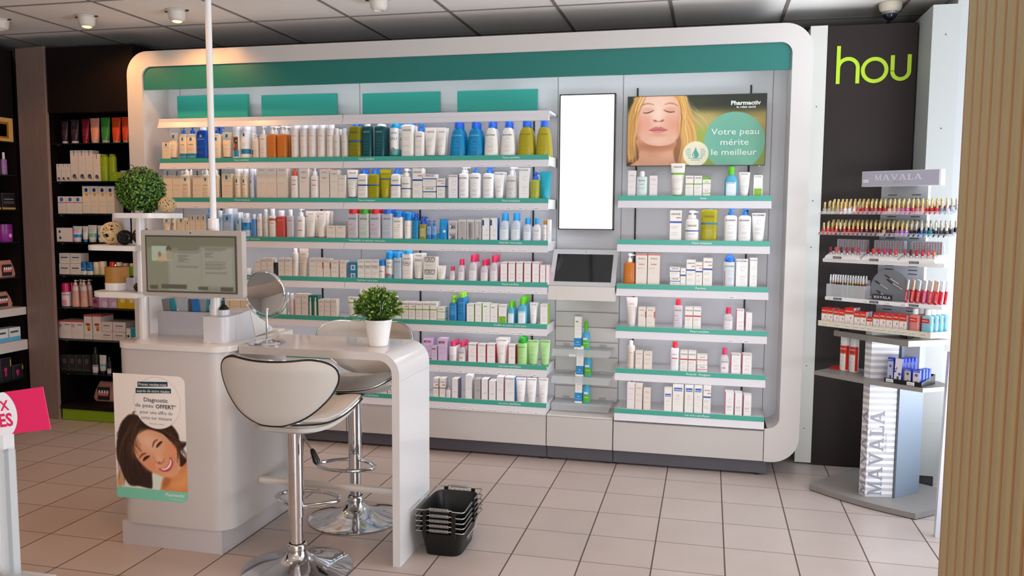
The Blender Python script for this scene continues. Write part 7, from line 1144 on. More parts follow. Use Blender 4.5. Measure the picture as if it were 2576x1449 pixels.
def stool(loc, rz, label, H):
    """H: top of seat pan underside"""
    t = thing('bar_stool', label, 'stool', loc, rz); W = mat('BFBAB3', .5); 
    b = MB(); b.lathe([(0, .001), (.205, .001), (.210, .003), (.210, .006), (.19, .013), (.13, .026), (.075, .042), (.048, .058), (.038, .072), (.036, .078)], CHROME, 64); b.build('base', t, 40)
    b = MB(); b.lathe([(.036, .074), (.038, .08), (.038, .098), (.034, .104), (.030, .106)], CHROME, 32); b.build('collar', t, 40)
    b = MB(); b.lathe([(.0262, .09), (.0262, H-.16)], CHROME, 32); b.build('lower_column', t, 40)
    b = MB(); b.lathe([(.0262, H-.345), (.0305, H-.345), (.0305, H), (0, H)], CHROME, 32); b.build('upper_column', t, 40)
    b = MB(); zf = H-.305
    P = [(.03, .012, zf)]; 
    for k in range(25): a = -.62*PI+1.24*PI*k/24; P.append((.0+.135*math.sin(a)*1.02, .075+.088*math.cos(a)*1.0, zf)) if 0 else None
    pts = [(-.026, .0, zf), (-.085, .035, zf)]+[(-.13*math.cos(a), .095+.075*math.sin(a), zf) for a in [PI*k/16-.25+.5*k/16 for k in range(17)]]+[(.085, .035, zf), (.026, .0, zf)]
    b.tube(pts, .0085, CHROME, 10); b.build('footrest', t, 50)
    b = MB(); b.tube([(.03, -.01, H-.012), (.085, -.03, H-.075)], .0045, CHROME, 8); b.build('lever', t, 40)
    b = MB(); b.tube([(.082, -.029, H-.070), (.088, -.031, H-.078), (.106, -.038, H-.112), (.112, -.04, H-.122)], [.006, .010, .014, .009], BLACK, 12); b.build('lever_grip', t, 50)
    b = MB(); b.box(-.06, .06, -.06, .06, H-.002, H+.006, mat('2a2a2c', .5)); b.build('mounting_plate', t, 0)
    # saddle seat and curved winged back; local +y is the sitter's front
    def surf(fn, nu, nv, thick, name, mm=W, edge=True, flip=1):
        G = [[Vector(fn(i/nu, j/nv)) for i in range(nu+1)] for j in range(nv+1)]
        for it in range(10):
            Q = [[p.copy() for p in r] for r in G]
            for j in range(nv+1):
                for i in range(nu+1):
                    eb = i in (0, nu), j in (0, nv)
                    if eb == (False, False): G[j][i] = (Q[j][i-1]+Q[j][i+1]+Q[j-1][i]+Q[j+1][i])/4
                    elif eb == (True, False): G[j][i] = (Q[j-1][i]+Q[j][i]*2+Q[j+1][i])/4
                    elif eb == (False, True): G[j][i] = (Q[j][i-1]+Q[j][i]*2+Q[j][i+1])/4
                    else: G[j][i] = (Q[j][min(i+1, nu) if i == 0 else i-1]+Q[j][i]*2+Q[min(j+1, nv) if j == 0 else j-1][i])/4
        b = MB(); NV = []
        for j in range(nv+1):
            for i in range(nu+1):
                du = G[j][min(i+1, nu)]-G[j][max(i-1, 0)]; dv = G[min(j+1, nv)][i]-G[max(j-1, 0)][i]; n = du.cross(dv); n = n.normalized()*flip if n.length > 1e-9 else Vector((0, 0, 1)); NV.append(n)
        W1 = nu+1; top = []; bot = []
        for j in range(nv+1):
            for i in range(nu+1):
                e = min(i, nu-i, 6)/6*min(j, nv-j, 6)/6; th = thick*(.42+.58*math.sin(e*PI/2)); p = G[j][i]; n = NV[j*W1+i]; top.append(p+n*th/2); bot.append(p-n*th/2)
        N = len(top); f = []
        for j in range(nv):
            for i in range(nu): a = j*W1+i; f += [(a, a+1, a+W1+1, a+W1), (N+a, N+a+W1, N+a+W1+1, N+a+1)] if flip > 0 else [(a, a+W1, a+W1+1, a+1), (N+a, N+a+1, N+a+W1+1, N+a+W1)]
        ring = [i for i in range(nu)]+[j*W1+nu for j in range(nv)]+[nv*W1+nu-i for i in range(nu)]+[(nv-j)*W1 for j in range(nv)]
        for k in range(len(ring)): a, c = ring[k], ring[(k+1) % len(ring)]; f.append((a, N+a, N+c, c))
        b.add(top+bot, f, mm); b.build(name, t, 60)
        if edge:
            loop = [(top[a]+bot[a])/2 for a in ring]; cen = sum((p for p in loop), Vector())/len(loop)
            b = MB(); b.tube([p+(p-cen).normalized()*.002 for p in loop], .0048, CHROME, 8, True); b.build('chrome_trim', t, 60)
            b = MB(); b.tube([(bot[a]*.85+top[a]*.15)+(p-cen).normalized()*.0005 for a, p in zip(ring, loop)], .0042, mat('15100f', .5), 6, True); b.build('black_piping', t, 60)
    def tab(q, T):
        for (a, va), (c, vc) in zip(T, T[1:]):
            if q <= c: t = (q-a)/(c-a); return va+(vc-va)*(t*t*(3-2*t)*.35+t*.65)
        return T[-1][1]
    def seat(u, v):   # narrow at the rear, winged in front, rolling down at its front edge
        a = u*2-1; w = tab(v, [(0, .07), (.06, .10), (.2, .145), (.45, .20), (.68, .232), (.85, .232), (.95, .205), (1, .17)])
        z = H+tab(v, [(0, .052), (.25, .036), (.5, .044), (.75, .068), (.88, .070), (1, .046)])
        lift = tab(v, [(0, .0), (.3, .012), (.65, .042), (.85, .045), (1, .02)])
        return (a*w, -.128+.30*v-.03*abs(a)**2*(v > .5)*(v-.5)*2, z+lift*abs(a)**2)
    surf(seat, 36, 36, .050, 'seat', W)
    surf(lambda u, v: tuple(Vector(seat(.06+.88*u, .05+.86*v))-Vector((0, 0, .030))), 24, 24, .034, 'seat_shell', W, False)
    def back(u, v):
        a = u*2-1; w = tab(v, [(0, .045), (.04, .085), (.13, .130), (.28, .175), (.45, .212), (.65, .236), (.8, .236), (.9, .222), (.97, .195), (1, .16)])
        x = a*w*.985; z = H+.050+.250*v-.012*(1-abs(a)**2)*max(0, v-.6)/.4
        return (x, -.168+1.55*x*x-.030*v, z)
    surf(back, 40, 36, .034, 'backrest', W, True, BF)
    return t
stool((-1.512, 2.815, 0), 0.0, 'white padded bar stool with its back to the viewer, in front of the table', .557)
stool((-1.517, 3.372, 0), PI, 'white padded bar stool behind the table, facing the viewer', .575)
def baskets():
    bk = mat('0c0d0e', .4); st = mat('A9A7A2', .25, .9)
    def basket(z, label):
        t = thing('shopping_basket', label, 'basket', (-1.014, 3.185, z), .02)
        h = .098; b = MB(); N = 40
        def ring(hw, hd, zz, n=5): return [(hw*math.copysign(abs(math.cos(a))**(2/n), math.cos(a)), hd*math.copysign(abs(math.sin(a))**(2/n), math.sin(a)), zz) for a in [2*PI*(k+.5)/N for k in range(N)]]
        R = [ring(.072, .112, .003), ring(.076, .117, 0), ring(.093, .137, h-.006), ring(.099, .143, h), ring(.096, .140, h+.002), ring(.090, .134, h-.004), ring(.073, .113, .004)]
        v = [p for r in R for p in r]; f = [(j*N+k, j*N+(k+1) % N, (j+1)*N+(k+1) % N, (j+1)*N+k) for j in range(1, 6) for k in range(N)]+[tuple(range(N, 2*N))[::-1], tuple(range(6*N, 7*N))]
        b.add(v, f, bk); b.build('tub', t, 40)
        if z < .01:
            b = MB(); b.text('PARA-PHARMACIE', (.0905, .01, .055), (.0, .97, .0), (.2, 0, .97), .020, mat('C9C9C4', .5), .02, wmax=.15); b.build('lettering', t, 0); b = MB(); b.text('santé beauté', (.0865, .01, .038), (0, .97, 0), (.2, 0, .97), .013, mat('C9C9C4', .5), .0, wmax=.09); b.build('lettering', t, 0)
        for s in (-1, 1):
            b = MB(); y = s*.150; zz = h+.012; b.tube([(-.100, s*.02, zz), (-.102, y*.93, zz), (-.096, y, zz), (-.055, y, zz), (-.05, y, zz+.004), (.05, y, zz+.004), (.055, y, zz), (.096, y, zz), (.102, y*.93, zz), (.100, s*.02, zz)], .0026, st, 8); b.build('wire_handle', t, 50)
            b = MB(); P = []
            for k in range(17*8+1): a = 2*PI*k/8; P.append((-.04+.08*k/136, y+.0062*math.cos(a), zz+.004+.0062*math.sin(a)))
            b.tube(P, .0014, mat('B9B8B4', .35, .6), 5); b.build('coil_grip', t, 60)
            for x in (-.06, .06): MB().box(x-.008, x+.008, y-.004 if s > 0 else y-.004, y+.006, h-.012, h+.010, bk).build('clip', t, 0)
        for s in (-1, 1):
            if s < 0: continue
            b = MB()
            for k in range(5): x = -.04+.02*k; b.tube([(x, s*.1385, h-.035), (x, s*.1465, h+.006)], .0012, st, 5)
            b.build('wire_grid', t, 40)
            b = MB(); b.tube([(-.06, s*.1405, h-.022), (.06, s*.1405, h-.022)], .0012, st, 5); b.build('cross_wire', t, 40)
    for i in range(5): basket(i*.0205+(.0005 if i == 0 else 0) + (0 if i < 4 else .004), ['lowest', 'second from bottom', 'middle', 'second from top', 'topmost'][i]+' black shopping basket in the stack of five beside the table leg')
baskets()

# ================================================================ NAIL AND LIP DISPLAY STAND
SL = Vector((.523, 4.29, 0)); SA = math.atan2(-.601, .799); SU = Vector((.799, -.601, 0)); SV = Vector((.601, .799, 0))
def sp(s, v, z): return SL+SU*s+SV*v+Vector((0, 0, z))
_slab = {'M': [[(0,0),(.26,0),(.26,.1),(.19,.1),(.19,.62),(.42,.0),(.54,0),(.78,.64),(.78,.1),(.70,.1),(.70,0),(1.0,0),(1.0,.1),(.93,.1),(.93,.9),(1.0,.9),(1.0,1),(.76,1),(.51,.30),(.26,1),(0,1),(0,.9),(.07,.9),(.07,.1),(0,.1)]],
         'A': [[(0,0),(.30,0),(.30,.1),(.22,.1),(.28,.27),(.28,.37),(.32,.37),(.45,.76),(.45,1),(.36,1),(.08,.1),(0,.1)], [(.62,0),(1.0,0),(1.0,.1),(.92,.1),(.60,1),(.45,1),(.45,.76),(.60,.37),(.60,.27),(.64,.27),(.70,.1),(.62,.1)], [(.28,.27),(.64,.27),(.60,.37),(.32,.37)]],
         'V': [[(0,1),(.36,1),(.36,.9),(.28,.9),(.52,.24),(.74,.9),(.64,.9),(.64,1),(1.0,1),(1.0,.9),(.92,.9),(.58,0),(.42,0),(.08,.9),(0,.9)]],
         'L': [[(0,0),(.8,0),(.8,.36),(.70,.36),(.66,.12),(.34,.12),(.34,.9),(.44,.9),(.44,1),(0,1),(0,.9),(.10,.9),(.10,.1),(0,.1)]]}
def slab_word(b, P, U, V, size, m, sp_=1.12, word='MAVALA', wmax=None):
    adv = {'L': .92}; tot = sum(adv.get(c, sp_) for c in word)-.12; k = (wmax/tot) if wmax else size; x = -tot*k/2; P, U, V = Vector(P), Vector(U), Vector(V)
    for c in word:
        for poly in _slab[c]: b.add([P+U*(x+px*k)+V*((py-.5)*size) for px, py in poly], [tuple(range(len(poly)))], m)
        x += adv.get(c, sp_)*k
def stand():
    t = thing('display_stand', 'grey and white cosmetics display stand with a striped column by the dark panel', 'display stand', SL, SA)
    g = mat('8A8682', .45); lg = mat('B4B8BC', .4); wt = mat('E4E4E6', .4)
    bow = [(.002+.527*k/14, -.028*math.sin(PI*k/14)) for k in range(15)]
    b = MB(); b.prism(bow+[(.562, .14), (.555, .45), (.005, .45)], .004, .030, g); b.prism([(x, y+.004) for x, y in bow]+[(.556, .14), (.55, .445), (.01, .445)], 0, .004, BLACK); b.build('base_plate', t, 30)
    col = [(.232, .054), (.271, .040), (.358, .131), (.345, .21), (.245, .2)]
    b = MB(); s1, s2 = mat('E6E6E8', .45), mat('BDBDC2', .45); z = .0305; k = 0
    while z < .842: z2 = min(z+.0148, .843); b.prism(col, z, z2, s1 if k % 2 else s2); z = z2; k += 1
    b.build('striped_column', t, 0)
    d = Vector((.087, .091, 0)).normalized(); nrm = Vector((d.y, -d.x, 0)); cen = Vector((.300, .0705, .245)); lm = mat('8F8F98', .45)
    b = MB(); slab_word(b, cen+nrm*.001, (0, 0, 1), -d, .066, lm, wmax=.41); b.text('CONSEILS BEAUTE', cen+d*.046+nrm*.001+Vector((0, 0, .05)), (0, 0, 1), -d, .012, lm); b.build('lettering', t, 0)
    d2 = Vector((.039, -.014, 0)).normalized(); b = MB(); slab_word(b, Vector((.2515, .0470, .245))+Vector((-d2.y*-1, 0, 0))*0+Vector((d2.y, -d2.x, 0))*.001, (0, 0, 1), -d2, .030, lm, wmax=.41); b.build('lettering', t, 0)
    b = MB(); b.prism([(.360, .135), (.372, .130), (.402, .312), (.390, .316)], .0305, .843, mat('74808E', .45)); b.build('side_board', t, 0)
    b = MB(); b.box(.228, .446, .15, .175, .62, 1.515, lg); b.build('back_panel', t, 0)
    for z in (1.472, 1.455, 1.371, 1.354, 1.27, 1.14, 1.122, 1.104, 1.03, .947, .93, .913, .896):
        for x in (.262, .373): MB().box(x, x+.042, .1492, .15, z-.002, z+.002, mat('3c3c42', .7)).build('slot', t, 0)
    b = MB(); b.box(.209, .556, 0, .04, 1.511, 1.577, mat('A3A3AF', .3)); b.box(.205, .562, .004, .045, 1.509, 1.579, mat('D9DADD', .3)); b.box(.27, .40, .045, .15, 1.515, 1.57, lg)
    b.build('header_sign', t, 0)
    b = MB(); slab_word(b, (.375, -.001, 1.549), (1, 0, 0), (0, 0, 1), .026, mat('C6C6D0', .3), wmax=.215); b.text('MAKE-UP', (.375, -.001, 1.523), (1, 0, 0), (0, 0, 1), .008, mat('8C8C98', .3)); b.box(.214, .238, -.001, 0, 1.527, 1.541, mat('DADADA', .5)); b.text('5,95 €', (.226, -.0015, 1.531), (1, 0, 0), (0, 0, 1), .007, mat('55555a', .5)); b.build('lettering', t, 0)
    # acrylic polish trays
    for z in (1.384, 1.285):
        b = MB(); b.box(0, .622, 0, .13, z, z+.004, ACRYL); b.add([(-.006, -.02, z-.004), (.622, -.02, z-.004), (.622, 0, z+.012), (0, 0, z+.012)], [(0, 1, 2, 3)], ACRYL); b.box(0, .622, .128, .131, z, z+.03, ACRYL); b.box(.004, .618, .036, .128, z+.004, z+.0115, ACRYL); b.box(.004, .618, .068, .128, z+.0115, z+.019, ACRYL); b.box(.26, .28, .13, .15, z, z+.01, ACRYL); b.box(.40, .42, .13, .15, z, z+.01, ACRYL)
        b.build('acrylic_tray', t, 0)
    # white ledges
    for z, x0 in ((1.150, .03), (.966, .05)):
        b = MB(); b.yprism(rrect(x0, .600, z, z+.018, .006, 4), -.008, .15, wt); b.build('white_ledge', t, 30)
    b = MB(); b.box(.018, .557, -.004, .15, .836, .840, mat('D8D2BC', .4)); b.box(.018, .557, -.006, -.004, .836, .862, mat('D8D2BC', .4)); b.add([(.557, -.006, .836), (.61, .15, .836), (.61, .15, .862), (.557, -.006, .862), (.553, -.004, .836), (.606, .15, .836), (.606, .15, .862), (.553, -.004, .862)], [(0, 1, 2, 3), (7, 6, 5, 4), (3, 2, 6, 7)], mat('E6E8E8', .4)); b.build('carton_tray', t, 0)
    ink = mat('3a3a46', .6); pw = mat('E9E6E0', .5)
    for x in (.057, .12, .171, .214, .245, .278, .312, .34, .372, .404, .437, .478, .525): b = MB(); b.box(x-.013, x+.013, -.0068, -.006, .842, .854, pw); b.text('%d,%02d €' % (5+int(x*90) % 11, 90 if int(x*50) % 2 else 50), (x, -.0072, .8445), (1, 0, 0), (0, 0, 1), .0085, ink, .01); b.build('price_label', t, 0)
    b = MB(); b.prism([(.066, .06), (.262, .02), (.459, .0), (.56, .2), (.10, .2)], .785, .812, g); b.build('grey_tray', t, 0)
    b = MB(); b.prism([(.003, 0), (.27, -.02), (.533, 0), (.60, .17), (.45, .25), (.02, .24)], .588, .607, g); b.build('grey_tray', t, 0)
    for x in (.10, .26, .42): MB().box(x, x+.01, .05, .12, .812, .836, BLACK).build('tray_foot', t, 0)
    # small dark name plates
    dk = mat('2f3036', .5); lt = mat('C4C4CA', .5)
    for x, z, w in ((.115, 1.1745, .042), (.295, 1.1715, .042), (.478, 1.168, .042)): b = MB(); b.box(x-w/2, x+w/2, -.0275, -.0265, z-.005, z+.005, dk); slab_word(b, (x, -.0282, z), (1, 0, 0), (0, 0, 1), .006, lt, wmax=w*.84); b.build('name_plate', t, 0)
    for x in (.115, .295, .478): b = MB(); b.box(x-.021, x+.021, -.0095, -.008, .970, .980, dk); slab_word(b, (x, -.0102, .975), (1, 0, 0), (0, 0, 1), .006, lt, wmax=.035); b.build('name_plate', t, 0)
    for x in (.075, .255, .36, .43): b = MB(); b.box(x-.014, x+.014, -.009, -.008, .968, .978, pw); b.text('8,90 €', (x, -.0095, .9705), (1, 0, 0), (0, 0, 1), .007, ink); b.build('price_label', t, 0)
stand()
def nail_polish():
    rnd = random.Random(21); gold = mat('DCC488', .2, .75); silver = mat('D6D0C0', .16, .8)
    pal1 = ['clear:D9D6C8', 'clear:DAD4BC', 'clear:CFC48C', 'clear:D6CFA4', 'pink:D98A90', 'white:ECE8E2', 'white:EDE9E4', 'white:E9E2DA', 'coral:D9574A', 'red:B8202C', 'rose:C4606A', 'dark red:8E1424', 'rose:B85A66', 'red:A8202A', 'red:C42030', 'beige:D9B8A4', 'nude:D4A494', 'rose:C88088', 'mauve:C46A9A', 'pink:D05A94', 'crimson:B82448', 'pink:DE8A9A', 'peach:E0A89A', 'red:C4182E', 'red:B41428', 'crimson:D03048', 'grey:8A8C9A', 'pale grey:A4A6B4']
    pal2 = ['coral:E04A3E', 'coral:D8443C', 'red:C8302C', 'red:D63A2E', 'black:2a1418', 'red:C02426', 'red:B8202A', 'dark red:8E1A20', 'red:A81C28', 'burgundy:5A1420', 'burgundy:641828', 'wine:4C101C', 'dark red:7A1824', 'plum:3C1018', 'nude:C4A498', 'burgundy:54141E', 'plum:4A1826', 'mauve:A45A8A', 'lilac:B87AB4', 'lilac:A884C0', 'black:1c1a22', 'black:201c26', 'blue:1E3A9C', 'teal:1E6A8A', 'turquoise:1E8C96', 'black:17161c', 'grey:3a3c44', 'black:242228']
    protos = {}
    for (pal, z, nm) in ((pal1, 1.3885, 'upper'), (pal2, 1.2895, 'lower')):
        cnt = {}
        for i, pc in enumerate(pal):
            cn, hx = pc.split(':')
            for j in range(3):
                key = (hx, j == 2)
                if key not in protos:
                    b = MB(); b.loft([(0, .0078, .0078, 4), (.0015, .0085, .0085, 4), (.018, .0085, .0085, 4), (.022, .0045, .0045, 2)], mat(hx, .12, coat=.5) if cn != 'clear' else mat(hx, .08, trans=.4), 12)
                    b.loft([(.0215, .0056, .0056, 3), (.0495, .0050, .0050, 3), (.051, .004, .004, 3)], silver if cn in ('black', 'blue', 'teal', 'turquoise', 'grey', 'pale grey') else gold, 10); protos[key] = b.mesh('nail_polish', 45)
                s = .016+.0212*i+rnd.uniform(-.0018, .0018); o = link('nail_polish', protos[key], None, sp(s+.007*j, .020+.032*j, z+.0075*j)); o.rotation_euler = (0, 0, SA+rnd.uniform(-.8, .8))
                row = ['front', 'middle', 'back'][j]; col = 'gold' if protos[key].materials[1] == gold else 'silver-topped'
                side = f'{ORDN2(i)} from left'
                tag(o, f'{cn} nail polish with {"gold" if col == "gold" else "silver"} cap, {nm} tray, {row} row, {side}', 'nail polish', f'nail polish bottles on the {nm} tray')
        # coloured sample nails on the front lip
    for (pal, z, nm) in ((pal1, 1.384, 'upper'), (pal2, 1.285, 'lower')):
        for i, pc in enumerate(pal):
            cn, hx = pc.split(':'); b = MB(); k = 10; s = .0045
            b.add([(s*math.cos(2*PI*q/k)*.75+.25*s*math.sin(2*PI*q/k), -.0225+.010*math.sin(2*PI*q/k)*.35, .0012+.0062*math.sin(2*PI*q/k)) for q in range(k)], [tuple(range(k))], mat(hx, .15))
            b.add([(s*math.cos(2*PI*q/k)*.75+.25*s*math.sin(2*PI*q/k), -.0215+.010*math.sin(2*PI*q/k)*.35, .0012+.0062*math.sin(2*PI*q/k)) for q in range(k)], [tuple(range(k-1, -1, -1))], mat(hx, .15))
            o = b.build('sample_nail', None, 0, sp(.014+.0216*i, 0, z+.002)); o.rotation_euler = (0, 0, SA)
            tag(o, f'{cn} sample nail on the lip of the {nm} polish tray, {ORDN2(i)} from left', 'sample nail', f'sample nails on the {nm} tray lip')
def ORDN2(i):
    n = i+1; return f"{n}{'th' if 10 < n < 14 else {1:'st',2:'nd',3:'rd'}.get(n % 10, 'th')}"
nail_polish()
def lips():
    wt = mat('E6E2DE', .3); cols = [['7E1C44', 'D24A44', '5A0E1C', '8A2A34', '8C1420', 'B03A50'], ['7E1E3C', 'DA2E1E', 'A8183A', 'B81A54', 'A8184A', 'E03C1C'], ['A8404A', '5A1418', 'B01424', 'B8183A', 'D0444C', 'D05A3E']]
    for q, (a, e) in enumerate(((.046, .224), (.232, .402), (.405, .571))):
        nm = ['left', 'middle', 'right'][q]
        t = thing('lipstick_tester_base', f'white moulded lipstick tester base, {nm} one of three', 'tester base', sp((a+e)/2, 0, 1.1685), SA); w = (e-a)/2-.002
        b = MB(); b.add([(-w, -.026, 0), (w, -.026, 0), (w-.006, -.026, .012), (-w+.006, -.026, .012), (-w+.01, .03, .034), (w-.01, .03, .034), (w-.01, .11, .034), (-w+.01, .11, .034), (w, .11, 0), (-w, .11, 0)], [(0, 1, 2, 3), (3, 2, 5, 4), (4, 5, 6, 7), (1, 8, 6, 5, 2), (0, 3, 4, 7, 9), (8, 9, 7, 6), (0, 9, 8, 1)], wt); b.build('base', t, 0)
        b = MB(); b.box(-w+.015, w-.01, .062, .085, .034, .092, mat('A9AAB0', .35)); b.build('box_holder', t, 0)
        b = MB(); rm = mat('A8303E', .5)
        for k in range(6): x = -w+.028+(2*w-.045)*k/5; b.box(x+.011, x+.0125, .0612, .062, .034, .092, mat('55606A', .4)); slab_word(b, (x, .061, .064), (0, 0, 1), (-1, 0, 0), .008, rm, wmax=.046)
        b.build('printed_boxes', t, 0)
        for k in range(6):
            x = -w+.020+(2*w-.036)*k/5; P = sp((a+e)/2+x, .0, 1.1905)
            b = MB(); b.lathe([(0, 0), (.0085, 0), (.0085, .006), (.0065, .008)], CHROME, 16); b.lathe([(.006, .007), (.006, .022), (.0062, .026)], mat(cols[q][k], .35), 16)
            b.add([(.0062*math.cos(2*PI*i/16), .0062*math.sin(2*PI*i/16), .030+.004*math.sin(2*PI*i/16)) for i in range(16)]+[(.0062*math.cos(2*PI*i/16), .0062*math.sin(2*PI*i/16), .022) for i in range(16)], [tuple(range(16))]+[(16+i, 16+(i+1) % 16, (i+1) % 16, i) for i in range(16)], mat(cols[q][k], .35))
            b.lathe([(.0058, .0075), (.0062, .022)], mat(cols[q][k], .35), 16)
            o = b.build('lipstick', None, 40, P); o.rotation_euler = (.25, 0, SA)
            cn = ['plum', 'coral', 'dark burgundy', 'brick', 'deep red', 'rose', 'plum', 'orange-red', 'crimson', 'magenta', 'raspberry', 'bright orange', 'dusty rose', 'maroon', 'red', 'pinkish red', 'salmon', 'apricot'][q*6+k]
            tag(o, f'{cn} lipstick tester standing in the {nm} white base, {ORDN[k]} from left', 'lipstick', 'lipstick testers')
    pc = ['7A9AB4', '6A2438', '5A2418', '241a34', '1c2a44', '7A94A4', '1e3440', 'A4A49c', '2A6A40', '7A9A2E', '1e1e20', '5A3a24', '8C5A3A', '6A3a2a']
    pn = ['pale blue', 'wine', 'brown', 'dark violet', 'navy', 'grey-blue', 'dark teal', 'silver', 'green', 'lime', 'black', 'bronze', 'tan', 'chestnut']
    for j in range(2):
        for k, c in enumerate(pc):
            b = MB(); b.lathe([(0, 0), (.0042, .0), (.0042, .068), (.0042, .068)], mat(c, .3), 8); b.lathe([(.0042, .068), (.0042, .076)], mat('D9A88A', .4), 8); b.lathe([(.0046, .076), (.0046, .096), (0, .097)], glassy('D4DADE', .35), 8); b.lathe([(.0036, .097), (.0038, .105), (0, .105)], mat('C4C8CC', .2, .8), 8)
            o = b.build('eye_pencil', None, 40, sp(.065+.0126*k, .012+.03*j, .9845+.004*j)); tag(o, f'{pn[k]} eye pencil with clear cap in the {"front" if j == 0 else "rear"} row of the pencil rack', 'pencil', 'eye pencils in the rack')
            if j: o.location.z -= .0035
    t = thing('pencil_rack', 'clear acrylic rack holding the eye pencils', 'rack', sp(.145, 0, .9845), SA)
    b = MB(); b.box(-.092, .096, -.001, .0, .0, .060, ACRYL); b.box(-.094, -.092, -.001, .06, 0, .06, ACRYL); b.box(.096, .098, -.001, .06, 0, .06, ACRYL); b.box(-.092, .096, .055, .057, 0, .085, ACRYL); b.build('rack', t, 0)
    t = thing('brush_display', 'smoky clear fan-shaped brush display with a dark name plate', 'display', sp(.330, .0, .9845), SA)
    b = MB(); pts = [(-.075, 0), (.082, 0), (.095, .08)]+[(.01+.085*math.cos(a), .075+.065*math.sin(a)) for a in [PI*k/14 for k in range(1, 14)]]+[(-.08, .07)]
    b.yprism(pts, .045, .049, glassy('8E9296', .35)); b.box(-.075, .082, -.002, .05, 0, .004, glassy('8E9296', .4)); b.build('fan_panel', t, 0)
    b = MB(); b.box(-.045, .048, -.006, -.003, .004, .028, mat('26282e', .4)); slab_word(b, (.0015, -.0068, .016), (1, 0, 0), (0, 0, 1), .012, mat('D6D6DA', .4), wmax=.078); b.build('name_plate', t, 0)
    for k, (x, z, L) in enumerate(((-.055, .085, .07), (-.01, .115, .075), (.0, .095, .085), (-.045, .04, .06))):
        b = MB(); d = Vector((.85, 0, -.5)).normalized(); P = Vector((0, 0, 0)); b.tube([P, P+d*L*.35], .0032, mat('25252c', .3), 8); b.tube([P+d*L*.35, P+d*L], .0028, mat('B9BCC2', .2, .7), 8); b.tube([P-d*.006, P], .0018, mat('8C2A34', .4), 6)
        o = b.build('makeup_brush', None, 40, sp(.330+x, .040, .9845+z)); o.rotation_euler = (0, 0, SA); tag(o, f'small tilted applicator clipped to the fan display, {["left","upper","central","lower left"][k]} one', 'applicator', 'applicators on the fan display')
    gc = [('B8142A', 'deep red'), ('D0422E', 'orange-red'), ('C04054', 'rose'), ('C85A80', 'pink'), ('C8402E', 'coral red'), ('C0182E', 'bright red')]
    gm = MB; 
    for j in range(3):
        for k, (c, cn) in enumerate(gc):
            b = MB(); b.lathe([(0, 0), (.0065, 0), (.0065, .056), (.005, .058)], mat(c, .12), 12); b.lathe([(.0055, .058), (.0052, .103), (0, .105)], mat(['D6CCC4', 'D9B8A0', 'CFE0E6', 'E0DCDC'][(k+j) % 4], .15, .5), 12)
            if j == 0: slab_word(b, (0, -.0068, .03), (0, 0, 1), (-1, 0, 0), .006, mat('E6C4C4', .4), wmax=.04)
            o = b.build('lip_gloss', None, 40, sp(.432+.0262*k+.006*j, .012+.032*j, .9845)); o.rotation_euler = (0, .09, SA); tag(o, f'{cn} lip gloss tube, {["front","middle","back"][j]} row at the right of the fan display', 'lip gloss', 'lip glosses')
lips()
